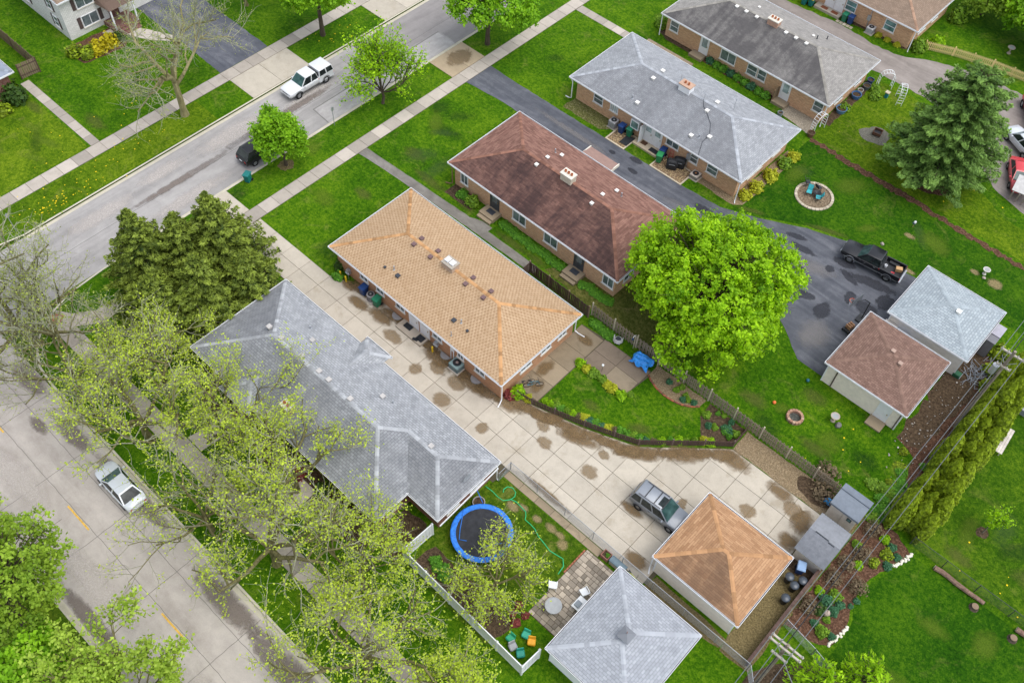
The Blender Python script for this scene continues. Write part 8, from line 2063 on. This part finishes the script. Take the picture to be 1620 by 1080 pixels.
# trellis arches behind the far house
def arch(label, x, y, rz, w=1.5, h=2.1, d=.55):
    t = thing('garden_arch', label, 'garden arch', (x, y, 0), rz, 'white garden arches')
    P = [(-w / 2, 0), (-w / 2, h * .62)] + [(-w / 2 * math.cos(math.pi * i / 8), h * .62 + w / 2 * math.sin(math.pi * i / 8)) for i in range(1, 8)] + [(w / 2, h * .62), (w / 2, 0)]
    for s in (-d / 2, d / 2): MB().tube([(p[0], s, p[1]) for p in P], .03, 6).build('hoop', WHITE, t)
    L = []
    for a, b in zip(P, P[1:]):
        k = max(1, int(math.dist(a, b) / .28))
        for i in range(k): L.append((a[0] + (b[0] - a[0]) * i / k, a[1] + (b[1] - a[1]) * i / k))
    me = MB().cyl((0, -d / 2, 0), (0, d / 2, 0), .022, .022, 5).mesh('rung', WHITE)
    for p in L[1:]: link('rung', me, t, (p[0], 0, p[1]))
arch('white garden arch at the back corner of the far house', 6.4, 50.4, R(40)); arch('white garden arch beside the big pine', 8.6, 49.6, R(-60)); arch('white ladder like arch at the end of the gravel path of the far house', 4.9, 39.9, R(80), 1.6, 2.0, .5)
t = thing('planter_post', 'teal post box planter between the white arches', 'planter', (7.4, 49.2, 0)); MB().box(-.16, .16, -.16, .16, 0, .6).build('post', M('teal_post', plain, (0.02, 0.2, 0.24)), t, bevel=.02); MB().box(-.22, .22, -.22, .22, .6, .7).build('top', W_POST, t)
for i, (x, y, c, s, lab) in enumerate(((5.2, 48.9, (0.08, 0.09, 0.1), .4, 'black barrel at the back wall of the far house'), (5.15, 46.9, (0.05, 0.13, 0.3), .5, 'blue tub against the end wall of the far house'), (5.2, 43.9, (0.10, 0.20, 0.34), .55, 'pale blue kiddie tub near the corner of the far house'), (5.1, 47.8, (0.45, 0.44, 0.42), .3, 'small grey pot by the end wall of the far house'), (5.0, 50.0, (0.03, 0.06, 0.16), .35, 'navy pot at the back corner of the far house'), (4.95, 38.6, (0.14, 0.08, 0.05), .38, 'brown plant pot under the ladder arch'), (1.1, 38.9, (0.2, 0.24, 0.27), .28, 'grey pot by the gravel path of the far house'))):
    t = thing('garden_tub', lab, 'tub', (x, y, 0), 0, 'tubs behind the far house'); m = M('tub%d' % i, plain, c, .5, .4); MB().lathe([(s * .8, 0), (s, .45), (s * 1.05, .47), (s * .92, .47), (s * .85, .3)], n=16).build('shell', m, t); MB().lathe([(s * .88, .34), (.02, .36)], n=16).build('soil', S_DARK, t)
for i in range(5): slab(bpy.data.objects['garden_path'], -3.2 + i * .42, -2.8 + i * .42, 56.45, 56.95, .03, SAND[i % 3], .04, .05, .005, 'stepping_stone')
t = thing('rough_shelter', 'pale roofed timber lean to cut by the right edge', 'shelter', (24.2, 45.6, 0), R(10)); MB().obox((0, 0, 1.5), (2.6, 2.0, .08), 0, R(12)).build('roof', M('pale_sheet', plain, (0.46, 0.45, 0.44), .6, .3), t)
for x in (-1.1, -.5, .1, .7): MB().obox((x, -1.0, .65), (.14, .06, 1.4), 0, R(14)).build('plank', M('grey_plank', plain, (0.30, 0.24, 0.22), .9, .1), t)
for x in (-1.15, 1.15): MB().box(x - .05, x + .05, .7, .8, 0, 1.6).build('post', W_DARK, t)
# sign posts
for i, (x, y) in enumerate(((-29.35, 6.4), (-38.7, -22.3))):
    t = thing('street_sign', ['grey street sign post on the near verge by the white pickup', 'grey street sign post on the far verge at the left edge'][i], 'sign', (x, y, 0), R(90), 'street sign posts'); MB().cyl((0, 0, 0), (0, 0, 2.3), .035, .035, 6).build('post', METAL, t); MB().box(-.15, .15, -.045, -.035, 1.85, 2.28).build('sign_plate', METAL, t)
t = thing('yard_sign', 'small white sign board by the front walk of the red brick house', 'sign', (.5, -24.0, 0), R(-30)); MB().box(-.3, .3, -.02, .02, .5, 1.0).build('board', WHITE, t)
for x in (-.25, .25): MB().cyl((x, 0, 0), (x, 0, .5), .015, .015, 5).build('stake', METAL, t)
# ---- power poles and lines
PW = bark_mat('pole_wood', (0.12, 0.095, 0.07), (0.30, 0.26, 0.21))
def power_pole(label, x, y, h, arms, rz=0.0):
    o = (x, y, 0); t = thing('utility_pole', label, 'utility pole', o, rz, 'utility poles')
    MB().cyl((0, 0, 0), (0, 0, h), .16, .11, 10).build('pole', PW, t)
    for z, w, dy in arms:
        a = MB().box(-w / 2, w / 2, dy - .06, dy + .06, z - .06, z + .06).build('crossarm', M('arm_wood', plain, (0.42, 0.38, 0.33), .9, .1), t)
        for k in (-.46, -.2, .2, .46): MB().lathe([(.03, .06), (.05, .12), (.03, .2), (.02, .22)], (k * w, dy, z), 8).build('insulator', M('insulator', plain, (0.5, 0.5, 0.48), .3, .5), a)
    MB().beam((0, .1, h - 1.8), (.55, .1, h - 1.05), .04, .03).beam((0, .1, h - 1.8), (-.55, .1, h - 1.05), .04, .03).build('brace', METAL, t)
    return t
power_pole('utility pole with double crossarms at the bottom right', 31.3, -10.1, 9.4, ((9.0, 2.2, .13), (9.0, 2.2, -.17), (8.2, 1.1, -.4)))
t = power_pole('utility pole with crossarms and transformer by the hedge at the right edge', 31.5, 18.1, 10.4, ((10.0, 1.8, 0.0), (8.6, 1.1, -.1)))
MB().cyl((-.42, 0, 7.4), (-.42, 0, 8.3), .24, .24, 14).build('transformer', METAL, t); MB().tube([(-.4, 0, 8.3), (-.5, .1, 8.9), (-.6, 0, 9.9)], .02, 5).build('jumper', BLK, t)
WIRE = M('wire_grey', plain, (0.16, 0.17, 0.18), .5, .4, .4); WIREB = M('wire_black', plain, (0.02, 0.02, 0.022), .6, .3)
def wire(label, pts, sag, r, m):
    P = []
    for a, b in zip(pts, pts[1:]):
        for i in range(14):
            f = i / 14; P.append((a[0] + (b[0] - a[0]) * f, a[1] + (b[1] - a[1]) * f, a[2] + (b[2] - a[2]) * f - 4 * sag * f * (1 - f)))
    P.append(pts[-1]); return tag(MB().tube(P, r, 5).build('power_line', m), label, 'cable', 'power lines')
wire('thin grey power line on the garage side of the poles', [(30.5, -60, 9.5), (30.25, -10.0, 9.2), (30.7, 18.1, 10.2), (30.9, 80, 10)], .35, .022, WIRE)
wire('thin grey power line running close to the utility poles', [(31.0, -60, 9.5), (30.9, -10.0, 9.2), (31.2, 18.0, 8.8), (31.4, 80, 10)], .35, .022, WIRE)
wire('grey power line on the hedge side of the utility poles', [(31.9, -60, 9.5), (31.75, -10.0, 9.2), (32.2, 18.1, 10.2), (32.4, 80, 10)], .35, .022, WIRE)
wire('thick black communication cable slung below the power lines', [(31.0, -60, 7.6), (31.2, -10.0, 7.4), (31.45, 18.0, 7.6), (31.6, 80, 7.6)], .3, .035, WIREB)
wire('service cable branching from the bottom pole over the garden plot', [(31.4, -10.0, 7.4), (36.5, -12.6, 6.4), (60, -26, 6)], .3, .03, WIRE)
